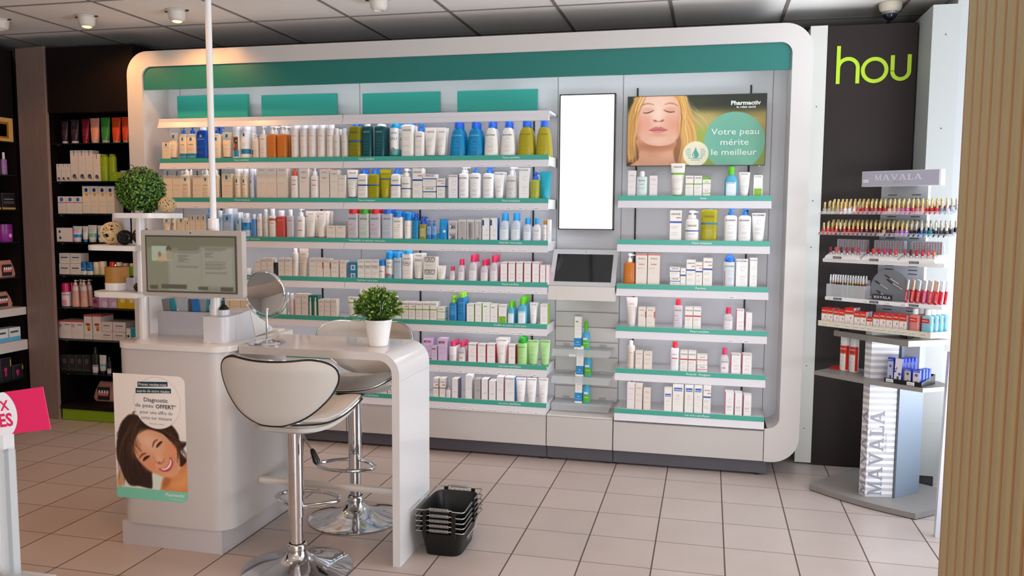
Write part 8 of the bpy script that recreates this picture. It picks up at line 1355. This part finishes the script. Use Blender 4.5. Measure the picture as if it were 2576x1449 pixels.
def cartons_on_stand():
    red = mat('D0281E', .35); wh = mat('EAE4DC', .45); gd = mat('C9A45C', .3, .4); side = mat('D9D3E0', .45)
    def carton(s0, s1, z, h, v, lb, big=0, n=1, short=0):
        w = s1-s0-.0015
        for j in range(n):
            b = MB(); d = .028; b.box(-w/2, w/2, 0, d, 0, h, side, wh); b.box(-w/2, w/2, -.0004, 0, h*.70, h, red); b.box(-w/2, w/2, 0, d, h-.0005, h+.0003, red)
            b.box(-w/2, w/2, -.0006, -.0002, h*.66, h*.70, gd); b.text('MAVALA', (0, -.001, h*.8), (1, 0, 0), (0, 0, 1), .009, mat('EED8C8', .4), .02, wmax=w*.8)
            b.add([(w*.18+.0035*math.cos(2*PI*q/10)*.6, -.0008, h*.5+.0065*math.sin(2*PI*q/10)) for q in range(10)], [tuple(range(10))], mat('C8485A', .4))
            for k in range(4): b.box(-w*.38, w*.25-.002*k, -.0007, -.0003, h*(.35-.06*k), h*(.35-.06*k)+.0009, mat('C4807C', .5))
            o = b.build('carton', None, 0, sp((s0+s1)/2, v+j*(d+.003), z+.0005)); o.rotation_euler = (0, 0, SA)
            tag(o, lb if j == 0 else lb.replace('carton', 'carton behind the front one', 1), 'box', 'red-topped cartons in the cream tray')
    Z = .840
    X = [(.030, .060, .085, 3), (.0605, .090, .085, 3), (.093, .121, .083, 3), (.122, .150, .082, 3), (.151, .196, .096, 3), (.198, .227, .082, 3), (.228, .257, .083, 3), (.259, .287, .060, 1), (.290, .320, .084, 3), (.321, .351, .086, 3), (.352, .381, .085, 3), (.383, .412, .087, 3), (.413, .446, .086, 3)]
    for i, (a, e, h, n) in enumerate(X): carton(a, e, Z, h, .001, f'red and white carton {"(largest) " if i == 4 else "(shortest) " if i == 7 else ""}in the cream tray, {ORDN2(i)} from left'.replace('(', '').replace(')', ''), n=n if n < 3 else 2)
    def bottle(s, v, c, cn, lab, h=.092, rl=1):
        t = thing('remover_bottle', lab, 'bottle', sp(s, v, Z+.0005), SA); w = .046
        b = MB(); b.loft([(0, w*.48, .014, 4), (.003, w*.5, .015, 4), (h*.95, w*.5, .015, 4), (h*.99, w*.44, .0135, 3.5), (h, w*.34, .012, 3), (h+.002, .012, .0115, 2)], mat(c, .2, trans=.12), 20); b.build('body', t, 40)
        b = MB()
        if rl: b.box(-w*.46, w*.30, -.0158, -.0152, h*.66, h*.86, mat('D0281E', .35)); b.text('MAVALA', (-.003, -.0163, h*.73), (1, 0, 0), (0, 0, 1), .008, mat('F0DCD0', .4), .02, wmax=w*.55)
        b.box(-w*.4, w*.35, -.0156, -.0152, h*.07, h*.13, mat('C83a4a' if cn == 'pink' else '6ab0c8', .4)); b.build('label', t, 0)
        b = MB(); b.lathe([(.0125, h+.003), (.0120, h+.028), (0, h+.029)], mat('EEEDEC', .3), 20); b.build('cap', t, 40)
    bottle(.478, .016, 'E08A84', 'pink', 'pink nail varnish remover bottle with white cap in the cream tray, front one')
    bottle(.486, .050, 'E08A84', 'pink', 'pink remover bottle just behind the front pink one'); bottle(.494, .084, 'E08A84', 'pink', 'pink remover bottle at the back of its row')
    for j in range(4): bottle(.532+.007*j, .016+.034*j, '8CC8DC', 'blue', ['light blue remover bottle with white cap, front one of its row', 'light blue remover bottle second from the front', 'light blue remover bottle third from the front', 'light blue remover bottle at the back of its row'][j])
    # two sprays, red leaflet
    for k, x in enumerate((.086, .135)):
        t = thing('spray_can', ['red and white spray can with white cap on the grey tray, left one', 'red and white spray can with white cap on the grey tray, right one'][k], 'spray can', sp(x, .138-.0*k, .6075), SA)
        b = MB(); r = .0215; sec = [(0, r*.97, r*.97, 2), (.003, r, r, 2), (.126, r, r, 2), (.130, r*.92, r*.92, 2)]; b.loft(sec, mat('EDEAE6', .3), 28)
        decorate(b, [('b', .70, .99, 'D0281E'), ('b', .665, .70, 'C9A45C'), ('r', .45, 1, .03, .99, 'D0281E'), ('t', 'MAVALA', .84, .9, 'F0E0D8', .02), ('d', .05, .52, .09, 'D0283A'), ('l', -.8, .3, [.4, .36, .3, .2, .1], 'D07A7A')], 2*r, 0, .126, front_fn(sec)); b.build('body', t, 40)
        b = MB(); b.loft([(.129, r*.98, r*.98, 2), (.166, r*.98, r*.98, 2), (.171, r*.85, r*.85, 2), (.172, r*.5, r*.5, 2)], mat('ECECEC', .3), 28); b.build('cap', t, 40)
    b = MB(); b.add([(0, 0, 0), (.085, .0, .0), (.095, .07, .022), (.0, .075, .004), (0, 0, .0012), (.085, .0, .0012), (.095, .07, .0232), (.0, .075, .0052)], [(0, 3, 2, 1), (4, 5, 6, 7), (0, 1, 5, 4), (1, 2, 6, 5), (2, 3, 7, 6), (3, 0, 4, 7)], mat('B41C1C', .35)); o = b.build('leaflet', None, 0, sp(.012, .11, .6075)); o.rotation_euler = (0, 0, SA+.1); tag(o, 'red leaflet lying at the left end of the lower grey tray', 'leaflet')
    # black tray of blue cartons
    t = thing('counter_tray', 'black tray holding the blue cartons on the lower grey tray', 'tray', sp(.352, .012, .6075), SA); bk = mat('101416', .25)
    b = MB(); b.box(0, .168, 0, .13, 0, .004, bk); b.box(0, .168, -.002, 0, 0, .020, bk); b.add([(.168, -.002, 0), (.170, -.002, 0), (.172, .13, 0), (.168, .13, 0), (.168, -.002, .02), (.170, -.002, .02), (.172, .13, .045), (.168, .13, .045)], [(0, 3, 2, 1), (4, 5, 6, 7), (0, 1, 5, 4), (1, 2, 6, 5), (2, 3, 7, 6), (3, 0, 4, 7)], bk); b.box(0, .17, .128, .13, 0, .045, bk); b.build('tray', t, 0)
    b = MB()
    for x in (.024, .120): b.box(x-.016, x+.018, -.0032, -.002, .002, .017, mat('ECECEA', .5)); b.text('16,90 €', (x+.001, -.0038, .006), (1, 0, 0), (0, 0, 1), .0085, mat('4a4a52', .5), .01)
    b.build('price_tag', t, 0)
    bl = '2A42B4'
    def blue(s, v, w, h, front, lab, lean=0, n=1):
        b = MB(); m = mat(bl, .3); d = .018; b.box(-w/2, w/2, 0, d, 0, h, m, mat(front, .35)); b.box(-w/2, w/2, -.0004, 0, h*.84, h, m) if front != 'D9D3DC' or h < .09 else b.text('VL', (-.006, -.0006, h*.5), (0, 0, 1), (-1, 0, 0), .026, mat('2a2a78', .4), .02)
        if h < .09 or front != 'D9D3DC': b.text('MAVALA', (0, -.0009, h*.88), (1, 0, 0), (0, 0, 1), .007, mat('C8CCE8', .4), .02, wmax=w*.8)
        r = w*.22; b.add([(r*math.cos(2*PI*q/14), -.0009, h*(.64 if h > .09 else .66)+r*math.sin(2*PI*q/14)) for q in range(14)] if front != 'D9D3DC' or h < .09 else [(.008+r*math.cos(2*PI*q/14), -.0009, h*.36+r*math.sin(2*PI*q/14)) for q in range(14)], [tuple(range(14))], mat('4A54A4', .35))
        b.box(-w*.1, w*.2, -.0009, -.0004, h*.12, h*.26, mat('4a4a5a', .4))
        o = b.build('carton', None, 0, sp(s, v, .612)); o.rotation_euler = (0, lean, SA); tag(o, lab, 'box', 'blue cartons in the black tray')
    blue(.3745, .018, .027, .112, 'A9B4D4', 'tall pale blue carton in the black tray, leftmost'); blue(.4085, .016, .032, .112, 'D9D3DC', 'tall white-fronted carton in the black tray, tilted slightly', .05)
    for j in range(4): blue(.415+.006*j, .040+.021*j, .032, .110, 'A9B4D4', 'tall blue carton behind the white-fronted one, '+['nearest it', 'second back', 'third back', 'rearmost'][j])
    blue(.455, .017, .028, .072, 'BDB6A8', 'short blue-topped carton in the black tray, left one of two'); blue(.494, .017, .030, .070, 'C9BFC0', 'short blue-topped carton in the black tray, right one of two')
    for j in range(3): blue(.500+.004*j, .040+.021*j, .030, .072, '5A74CC', 'short blue carton behind the right short one, '+['nearest it', 'second back', 'rearmost'][j])
cartons_on_stand()

# ================================================================ POSTERS
def portrait_poster():
    t = thing('poster', 'framed landscape poster of a blonde woman with closed eyes and a green slogan circle', 'poster', (-.453, 4.63, 1.638)); W, H = .733, .378
    MB().box(0, W, 0, .022, 0, H, mat('3c3c38', .4)).build('frame', t, 0)
    P = Paint(400, 206, '6E7A38'); asp = P.asp
    def c(x, y): u = (x-840)/1495; b = 1020-23*u; tp = 262-54*u; return (u, (b-y)/(b-tp))
    def pts(L): return [c(*p) for p in L]
    def rw(px): return px/1495
    P.rect(-.1, .0, 1.1, .5, '8E9A3C', .5); P.rect(-.1, .45, 1.1, .80, 'B49A54', .35); P.rect(-.1, .0, 1.1, .28, '7E9A24', .3); P.rect(-.1, .80, 1.1, 1.2, '22281A', .12); P.ell(.55, .35, .14, .3, 'A2B848', .3, .7); P.ell(.55, .63, .2, .08, 'C4AE78', .2, .6); P.ell(.8, .9, .12, .12, '1A2014', .3, .8); P.ell(.50, .9, .1, .1, '3A4428', .2, .6)
    # hair mass
    P.poly(pts([(850, 1020), (832, 800), (845, 600), (862, 420), (900, 320), (960, 250), (1440, 225), (1500, 330), (1560, 450), (1590, 600), (1600, 740), (1560, 900), (1500, 1010), (1200, 1030)]), 'CF9A50', .03)
    P.poly(pts([(835, 1025), (835, 900), (870, 960), (960, 900), (960, 1000), (870, 1022)]), '4A2414', .03)
    P.poly(pts([(920, 650), (960, 760), (975, 900), (950, 960), (900, 900), (905, 750)]), '6A3A18', .04, .8)
    P.poly(pts([(1440, 640), (1400, 700), (1350, 780), (1350, 960), (1420, 980), (1450, 820)]), '7A4A20', .04, .8)
    # neck and shoulders
    P.poly(pts([(960, 720), (975, 860), (965, 950), (880, 1015), (1000, 1030), (1400, 1020), (1370, 960), (1352, 860), (1360, 720)]), 'D89A78', .02)
    P.ell(*c(1165, 800), rw(200), .055, 'A8643E', .09, .85); P.poly(pts([(1010, 860), (1160, 900), (1330, 850), (1330, 950), (1160, 1000), (1000, 950)]), 'E3AC8A', .08, .6); P.ell(*c(1160, 1000), rw(130), .04, 'E0A27E', .06, .6)
    # face
    P.poly(pts([(1180, 232), (1330, 245), (1400, 330), (1425, 480), (1425, 600), (1400, 700), (1330, 770), (1240, 795), (1160, 797), (1050, 770), (970, 700), (930, 600), (925, 480), (950, 360), (1020, 260)]), 'E8B49A', .02)
    P.ell(*c(1160, 350), rw(170), .14, 'F2CDB8', .12, .8); P.ell(*c(1170, 470), rw(60), .12, 'F6D8C8', .1, .8); P.ell(*c(1010, 560), rw(80), .10, 'E8A088', .12, .8); P.ell(*c(1350, 560), rw(65), .10, 'E39A82', .12, .8); P.ell(*c(1180, 740), rw(90), .045, 'F0C4AE', .06, .8); P.ell(*c(1180, 672), rw(70), .02, 'CC8468', .04, .5)
    P.ell(*c(955, 620), rw(25), .16, 'D08C68', .08, .6); P.ell(*c(1415, 600), rw(22), .18, 'C88460', .08, .6)
    # brows, closed eyes, nose, mouth
    P.stroke(pts([(968, 380), (1010, 345), (1070, 332), (1130, 345)]), .02, 'A87454', .014, .8); P.stroke(pts([(1245, 340), (1300, 325), (1350, 332), (1395, 355)]), .02, 'A87454', .014, .8)
    P.ell(*c(1065, 400), rw(60), .03, 'E0A68C', .04, .8); P.ell(*c(1305, 393), rw(55), .03, 'DCA086', .04, .8)
    P.stroke(pts([(1012, 430), (1050, 436), (1090, 424), (1128, 405)]), .016, '5A3424', .01); P.stroke(pts([(1240, 402), (1280, 418), (1320, 422), (1358, 414)]), .016, '5A3424', .01)
    for k in range(5): x = 1016+14*k; P.stroke(pts([(x, 432), (x-6, 444-k)]), .006, '5A3424', .006, .7); x = 1300+14*k; P.stroke(pts([(x, 418), (x+6, 430-k)]), .006, '5A3424', .006, .7)
    P.stroke(pts([(1130, 505), (1128, 520), (1150, 530), (1182, 524), (1215, 528), (1240, 518), (1238, 502)]), .014, 'B0604A', .014, .9); P.ell(*c(1148, 517), rw(14), .009, '94443A', .01); P.ell(*c(1222, 515), rw(13), .009, '94443A', .01); P.ell(*c(1183, 500), rw(26), .025, 'F4D0BE', .03, .7)
    P.poly(pts([(1080, 624), (1120, 600), (1160, 585), (1184, 592), (1210, 585), (1245, 600), (1285, 620), (1240, 628), (1184, 624), (1120, 630)]), 'CE6E6A', .01)
    P.poly(pts([(1100, 628), (1184, 626), (1265, 624), (1235, 646), (1184, 656), (1130, 648)]), 'DE8A86', .012); P.stroke(pts([(1078, 625), (1130, 628), (1184, 622), (1240, 626), (1288, 619)]), .010, '8A3A38', .008)
    # strands over the face edge
    rnd = random.Random(4)
    for k in range(26):
        x0 = rnd.uniform(930, 1010); x1 = rnd.uniform(845, 930); P.stroke(pts([(x0+40, 240), (x0-20, 380), (x1+20, 560), (x1, 760), (x1-rnd.uniform(-30, 20), 980)]), rnd.uniform(.008, .02), rnd.choice(['E3B468', 'B97E38', 'F0CC88', 'C8913F']), .012, .65)
    for k in range(34):
        x0 = rnd.uniform(1370, 1450); x1 = rnd.uniform(1440, 1600); P.stroke(pts([(x0, 235), (x0+50, 400), (x1-30, 580), (x1, 760), (x1-rnd.uniform(0, 60), 1000)]), rnd.uniform(.008, .02), rnd.choice(['E8B868', 'C08A40', 'F2D090', 'D8A050']), .012, .65)
    for k in range(12):
        y = rnd.uniform(330, 520); P.stroke(pts([(1470, 250), (1540, y-40), (1620+6*k, y+60), (1660+8*k, y+rnd.uniform(90, 180))]), .006, 'D8C08C', .01, .5)
    P.stroke(pts([(1375, 235), (1425, 380), (1435, 560), (1420, 700)]), .014, '9A5E2C', .012, .8); P.stroke(pts([(955, 330), (925, 500), (925, 660)]), .012, '9A5E2C', .012, .6)
    # badge circles
    P.ell(*c(2008, 738), rw(322), rw(322)*asp, '6FB8A0', .008, .96); P.ell(*c(1950, 700), rw(140), .2, '5FA99C', .3, .5)
    P.ell(*c(1598, 880), rw(138), rw(138)*asp, 'EFE9CE', .008)
    dc = c(1596, 880); P.ell(dc[0], dc[1]-.015, rw(36), .048, '4FA79C', .008); P.poly([(dc[0]-rw(32), dc[1]-.005), (dc[0], dc[1]+.095), (dc[0]+rw(32), dc[1]-.005)], '4FA79C', .008, smooth=False); P.stroke([(dc[0]-rw(20), dc[1]+.01), (dc[0]-rw(20), dc[1]-.03), (dc[0]-rw(6), dc[1]-.05)], .012, 'DDE9DA', .006)
    for i, y in enumerate((830, 851, 872, 893, 912)):
        a = [36, 52, 48, 40, 22][i]
        for sgn in (-1, 1): x0 = 1596+sgn*52; x1 = 1596+sgn*(60+a); xa, xb = min(x0, x1), max(x0, x1); q = c(xa, y); w = c(xb, y); P.rect(q[0], q[1]-.004, w[0], q[1]+.006, '6FB3A6', .004)
    for y, a in ((932, 75), (950, 48)): q = c(1596-a, y); w = c(1596+a, y); P.rect(q[0], q[1]-.004, w[0], q[1]+.006, '6FB3A6', .004)
    P.mesh_obj('print', t, (.003, -.0008, .003), W-.006, H-.006, .3)
    b = MB(); wt = mat('E9F2EA', .4)
    for s_, cx, y, sz, wm in (('Votre peau', 2010, 660, .046, .247), ('mérite', 2008, 775, .046, .146), ('le meilleur', 2004, 885, .046, .235)):
        u, v = c(cx, y); b.text(s_, (u*W, -.0016, v*H), (1, 0, 0), (0, 0, 1), sz, wt, .004, wmax=wm); b.build('slogan_line', t, 0); b = MB()
    u, v = c(2116, 335); b.text('Pharmactiv', (u*W, -.0016, v*H), (1, 0, 0), (0, 0, 1), .030, wt, .035, wmax=.153); b.build('shop_name', t, 0); b = MB(); u, v = c(2120, 370); b.text('le relais santé', (u*W, -.0016, v*H), (1, 0, 0), (0, 0, 1), .0165, wt, .02, wmax=.098)
    b.build('shop_motto', t, 0)
    b = MB()
    for x in (.045, .69): b.box(x, x+.012, .02, .06, .1, .12, mat('1b1b1d', .5))
    b.build('hook', t, 0); MB().box(.70, .708, -.001, .008, -.006, 0, mat('E4E4E4', .4)).build('hang_tab', t, 0)
portrait_poster()
def counter_poster():
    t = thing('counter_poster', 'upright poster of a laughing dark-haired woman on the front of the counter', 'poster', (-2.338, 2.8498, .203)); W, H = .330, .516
    P = Paint(200, 314, 'F1EAE4'); asp = P.asp
    def c(x, y): tt = (y-65)/1270; u = (x-(20+55*tt))/(735-18*tt); return (u, 1-(y-65-40*u)/1282)
    pts = lambda L: [c(*p) for p in L]; rnd = random.Random(2)
    P.rect(0, 0, .6, .4, 'E4DCD4', .3); P.rect(.85, .3, 1, .55, 'E9E6E0', .1)
    P.poly(pts([(75, 1220), (85, 1120), (130, 1030), (170, 1100), (130, 1230)]), 'C08A5C', .03, .8)
    P.poly(pts([(430, 1080), (550, 1110), (540, 1200), (500, 1250), (430, 1250)]), 'DCE4DA', .02)
    P.poly(pts([(520, 1230), (560, 1120), (650, 1100), (700, 1040), (780, 880), (800, 900), (800, 1300), (540, 1290)]), 'D98A54', .02); P.poly(pts([(600, 1180), (700, 1140), (790, 1050), (790, 1200), (650, 1240)]), 'E8A468', .06, .7); P.poly(pts([(555, 1120), (620, 1140), (600, 1200), (540, 1230)]), 'A85E34', .03, .7)
    dk = '2C1A14'
    P.poly(pts([(240, 490), (140, 540), (90, 640), (70, 780), (70, 930), (110, 1040), (150, 1140), (210, 1220), (300, 1225), (400, 1245), (435, 1230), (430, 1100), (440, 1060), (400, 980), (300, 800), (330, 680), (480, 610)]), dk, .015)
    P.poly(pts([(300, 480), (500, 560), (620, 590), (690, 680), (710, 760), (775, 770), (740, 830), (710, 860), (775, 940), (740, 1000), (700, 1000), (690, 900), (620, 780), (520, 680), (350, 650), (260, 640)]), dk, .015)
    P.poly(pts([(225, 780), (215, 830), (260, 920), (330, 1000), (400, 1060), (460, 1090), (540, 1118), (620, 1120), (680, 1080), (710, 1000), (700, 900), (670, 830), (620, 760), (560, 710), (500, 670), (400, 640), (320, 670), (250, 730)]), 'DFA07A', .02)
    P.ell(*c(400, 770), .17, .065, 'F0C4A6', .08, .85, -.4); P.ell(*c(430, 1000), .10, .045, 'E89070', .07, .7); P.ell(*c(640, 860), .08, .05, 'E8946C', .07, .7); P.ell(*c(500, 950), .05, .05, 'F2C0A0', .05, .8); P.ell(*c(620, 1095), .10, .02, 'E8A880', .04, .7); P.ell(*c(240, 830), .03, .05, 'B87450', .05, .7)
    P.stroke(pts([(300, 940), (330, 900), (370, 885)]), .016, '6A3A24', .01, .8); P.stroke(pts([(435, 820), (450, 770), (485, 742)]), .016, '6A3A24', .01, .8)
    P.stroke(pts([(342, 962), (365, 935), (402, 912)]), .022, '2a1612', .008); P.stroke(pts([(476, 820), (500, 790), (528, 762)]), .022, '2a1612', .008); P.stroke(pts([(352, 970), (380, 950), (405, 930)]), .008, 'C08A70', .008); P.stroke(pts([(486, 822), (508, 800), (530, 775)]), .008, 'C08A70', .008)
    P.stroke(pts([(470, 960), (490, 985), (520, 985), (545, 965), (550, 935)]), .012, 'B4643E', .012, .8); P.ell(*c(505, 975), .014, .006, '8E4630', .006)
    P.poly(pts([(500, 1038), (560, 1030), (600, 980), (612, 915), (640, 960), (632, 1020), (600, 1060), (560, 1070), (520, 1060)]), 'C4485A', .008); P.poly(pts([(520, 1042), (570, 1030), (605, 985), (614, 935), (625, 965), (615, 1010), (585, 1040), (550, 1052)]), 'F6F2EC', .006)
    P.stroke(pts([(445, 1010), (460, 960), (440, 920)]), .008, 'C47A58', .012, .5); P.stroke(pts([(640, 900), (655, 960), (645, 1030)]), .008, 'C47A58', .012, .5)
    for k in range(42):
        a = rnd.uniform(0, 1); x0, y0 = 260+rnd.uniform(-40, 60), 520+rnd.uniform(0, 120); x1 = 70+rnd.uniform(0, 260); y1 = rnd.uniform(800, 1230); P.stroke(pts([(x0, y0), (x0*.5+x1*.5-50, (y0+y1)/2), (x1, y1)]), .008, rnd.choice(['4A2E20', '1C100C', '5E3C2A']), .008, .6)
    for k in range(22):
        x0, y0 = rnd.uniform(450, 600), rnd.uniform(560, 640); P.stroke(pts([(x0, y0), (660+rnd.uniform(-20, 30), 740+rnd.uniform(-30, 30)), (700+rnd.uniform(-20, 80), 800+rnd.uniform(-60, 180))]), .008, rnd.choice(['4A2E20', '1C100C', '5E3C2A']), .008, .7)
    for k in range(10): x = 80+rnd.uniform(-15, 40); y = rnd.uniform(560, 980); P.stroke(pts([(x+50, y-20), (x, y), (x-10, y+50)]), .006, '3A2418', .006, .8)
    for k in range(5): x = 240+rnd.uniform(-10, 20); P.stroke(pts([(x+20, 500), (x-6, 480), (x+10, 455)]), .005, '3A2418', .006, .7)
    cc = c(478, 372); P.ell(cc[0], cc[1], .322, .322*asp, 'C9C4C6', .004); P.ell(cc[0], cc[1], .316, .316*asp, 'F3EEEA', .004)
    P.rect(0, -.1, 1, .088, '7CCDB2', .004)
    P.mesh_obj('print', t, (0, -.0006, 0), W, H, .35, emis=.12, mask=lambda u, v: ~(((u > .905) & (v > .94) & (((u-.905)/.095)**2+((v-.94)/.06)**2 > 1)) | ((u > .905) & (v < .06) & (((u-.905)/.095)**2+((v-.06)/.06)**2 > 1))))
    b = MB(); b.yprism(rrect(.0, W, 0, H, .03, 8, (0, 1, 1, 0)), -.0002, 0, mat('E4DEDA', .4)); b.build('backing', t, 0)
    b = MB(); navy = mat('1C4654', .5); tx = mat('3F444E', .5); tx2 = mat('6A6A72', .5); wt = mat('EEF2F0', .5)
    for s_, x, y, wd, tl in (('Prenez rendez-vous', 433, 188, 308, .03), ('auprès de notre équipe', 441, 255, 362, .05)):
        u, v = c(x, y); w = wd/735*W/2; hh = .0105; X, Z = u*W, v*H; b.quad((X-w, -.0012, Z-hh), (X+w, -.0012, Z-hh+.008), (X+w, -.0012, Z+hh+.006), (X-w, -.0012, Z+hh), navy); b.text(s_, (X, -.0018, Z-.003), (.998, 0, .03), (0, 0, 1), .0165, wt, .01, wmax=w*1.86)
    for s_, x, y, wd, sz, bo, mm in (('Diagnostic', 468, 360, 245, .0235, .01, tx), ('de peau ', 350, 412, 185, .0225, .0, tx), ('OFFERT*', 572, 428, 212, .0225, .022, tx), ('pour une offre de', 472, 484, 332, .020, .0, tx2), ('soins sur mesure', 474, 540, 315, .020, .0, tx2), ('*offre soumise à conditions', 478, 588, 150, .006, .0, tx2)):
        u, v = c(x, y); b.text(s_, (u*W, -.0014, v*H), (1, 0, 0), (0, 0, 1), sz, mm, bo, wmax=wd/735*W)
    b.text('Pharmactiv', (.272, -.0014, .023), (1, 0, 0), (0, 0, 1), .019, wt, .03, wmax=.088); b.text('le relais santé', (.275, -.0014, .010), (1, 0, 0), (0, 0, 1), .009, wt, .0, wmax=.058)
    b.build('lettering', t, 0)
counter_poster()

# ================================================================ RIGHT-HAND TABLE, PARTITION, FOREGROUND DISPLAY
def right_side():
    t = thing('side_table', 'white table with a tapered leg, mostly hidden by the ribbed partition', 'table', (1.0, 3.70, 0)); w = mat('E4E6EA', .3)
    MB().prism([(-.03, .05), (.60, -.25), (.60, .25), (.07, .25)], .812, .84, w).build('tabletop', t, 0)
    b = MB(); v = [(-.020, .072, 0), (.008, .072, 0), (.008, .10, 0), (-.020, .10, 0), (-.004, .06, .812), (.055, .06, .812), (.055, .10, .812), (-.004, .10, .812)]
    b.add(v, [(0, 3, 2, 1), (4, 5, 6, 7), (0, 1, 5, 4), (1, 2, 6, 5), (2, 3, 7, 6), (3, 0, 4, 7)], mat('D4D9E2', .3)); b.build('leg', t, 0)
    b = MB(); b.box(.54, .58, .18, .22, 0, .812, w); b.build('leg', t, 0)
    # ribbed partition
    t = thing('ribbed_partition', 'beige vertically ribbed partition close to the viewer at the right edge', 'partition', (.587, 2.2, 0)); n = 33; p = .066
    pts = []
    for k in range(n):
        y = -k*p; pts += [(.0, y), (-.004, y-p*.12), (-.005, y-p*.5), (-.004, y-p*.75), (.0, y-p*.8)]
    out = pts+[(.035, pts[-1][1]), (.035, 0)]
    b = MB(); b.prism(out, .0, CEIL-.006, mat('B8A67C', .6)); b.build('ribbed_panel', t, 50)
    b = MB()
    for k in range(n): b.box(-.0015, .001, -k*p+.002, -k*p+.011, .002, CEIL-.008, mat('C08C58', .6))
    b.build('seams', t, 0)
right_side()
def foreground():
    pk = mat('DE2A62', .35); wt = mat('ECEAEE', .4)
    D = Vector((0, 1.5, 0))
    t = thing('promo_stand', 'white promotional stand with clear side panel at the lower left edge', 'display stand', (-1.62, 1.5, 0))
    b = MB(); b.box(-.30, .098, .0, .03, 0, .90, mat('DCDFE2', .35)); b.build('post', t, 0)
    b = MB(); b.box(.098, .118, -.02, .012, .50, .838, glassy('E0E4E6', .6)); b.build('clear_panel', t, 0)
    b = MB(); b.prism([(-.30, -.22), (.16, -.18), (.205, .02), (-.30, .02)], .545, .552, ACRYL); b.prism([(-.30, -.22), (.14, -.18), (.18, .02), (-.30, .02)], .50, .545, mat('CFCED0', .35)); b.build('tray', t, 0)
    def card(loc, rot, lab, words=True):
        t = thing('promo_card', lab, 'sign', loc); t.rotation_euler = rot; W, H = .30, .095
        b = MB(); b.box(-W, 0, 0, .002, 0, H, pk); b.build('card', t, 0)
        b = MB(); n = 48; r = .062
        if words: b.add([(-.145+r*1.06*math.cos(2*PI*k/n), -.0005, H/2-.004+r*math.sin(2*PI*k/n)) for k in range(n) ] , [tuple(range(n))], wt)
        if words:
            v = [(x, z) for x, z in [(-.145+r*1.06*math.cos(2*PI*k/n), H/2+.0+r*math.sin(2*PI*k/n)) for k in range(n)]]
            b = MB(); vv = [(x, -.0005, min(H, max(0, z))) for x, z in v]; b.add(vv, [tuple(range(n))], wt)
            b.text('AUX', (-.130, -.001, H*.58), (1, 0, 0), (0, 0, 1), .030, pk, .03); b.text('PRIX SOLDES', (-.158, -.001, H*.22), (1, 0, 0), (0, 0, 1), .036, pk, .03, wmax=.12) if 0 else b.text('LES', (-.122, -.001, H*.20), (1, 0, 0), (0, 0, 1), .040, pk, .03)
            b.build('white_circle', t, 0)
    card((-1.395, 1.5, .894), (0, -.17, 0), 'pink card with white circle and pink letters at the left edge'); 
    bpy.data.objects['promo_card'].rotation_euler = (0, -.17, 0)
    card((-1.418, 1.38, .482), (0, -.22, 0), 'pink card at the bottom left corner', False)
foreground()
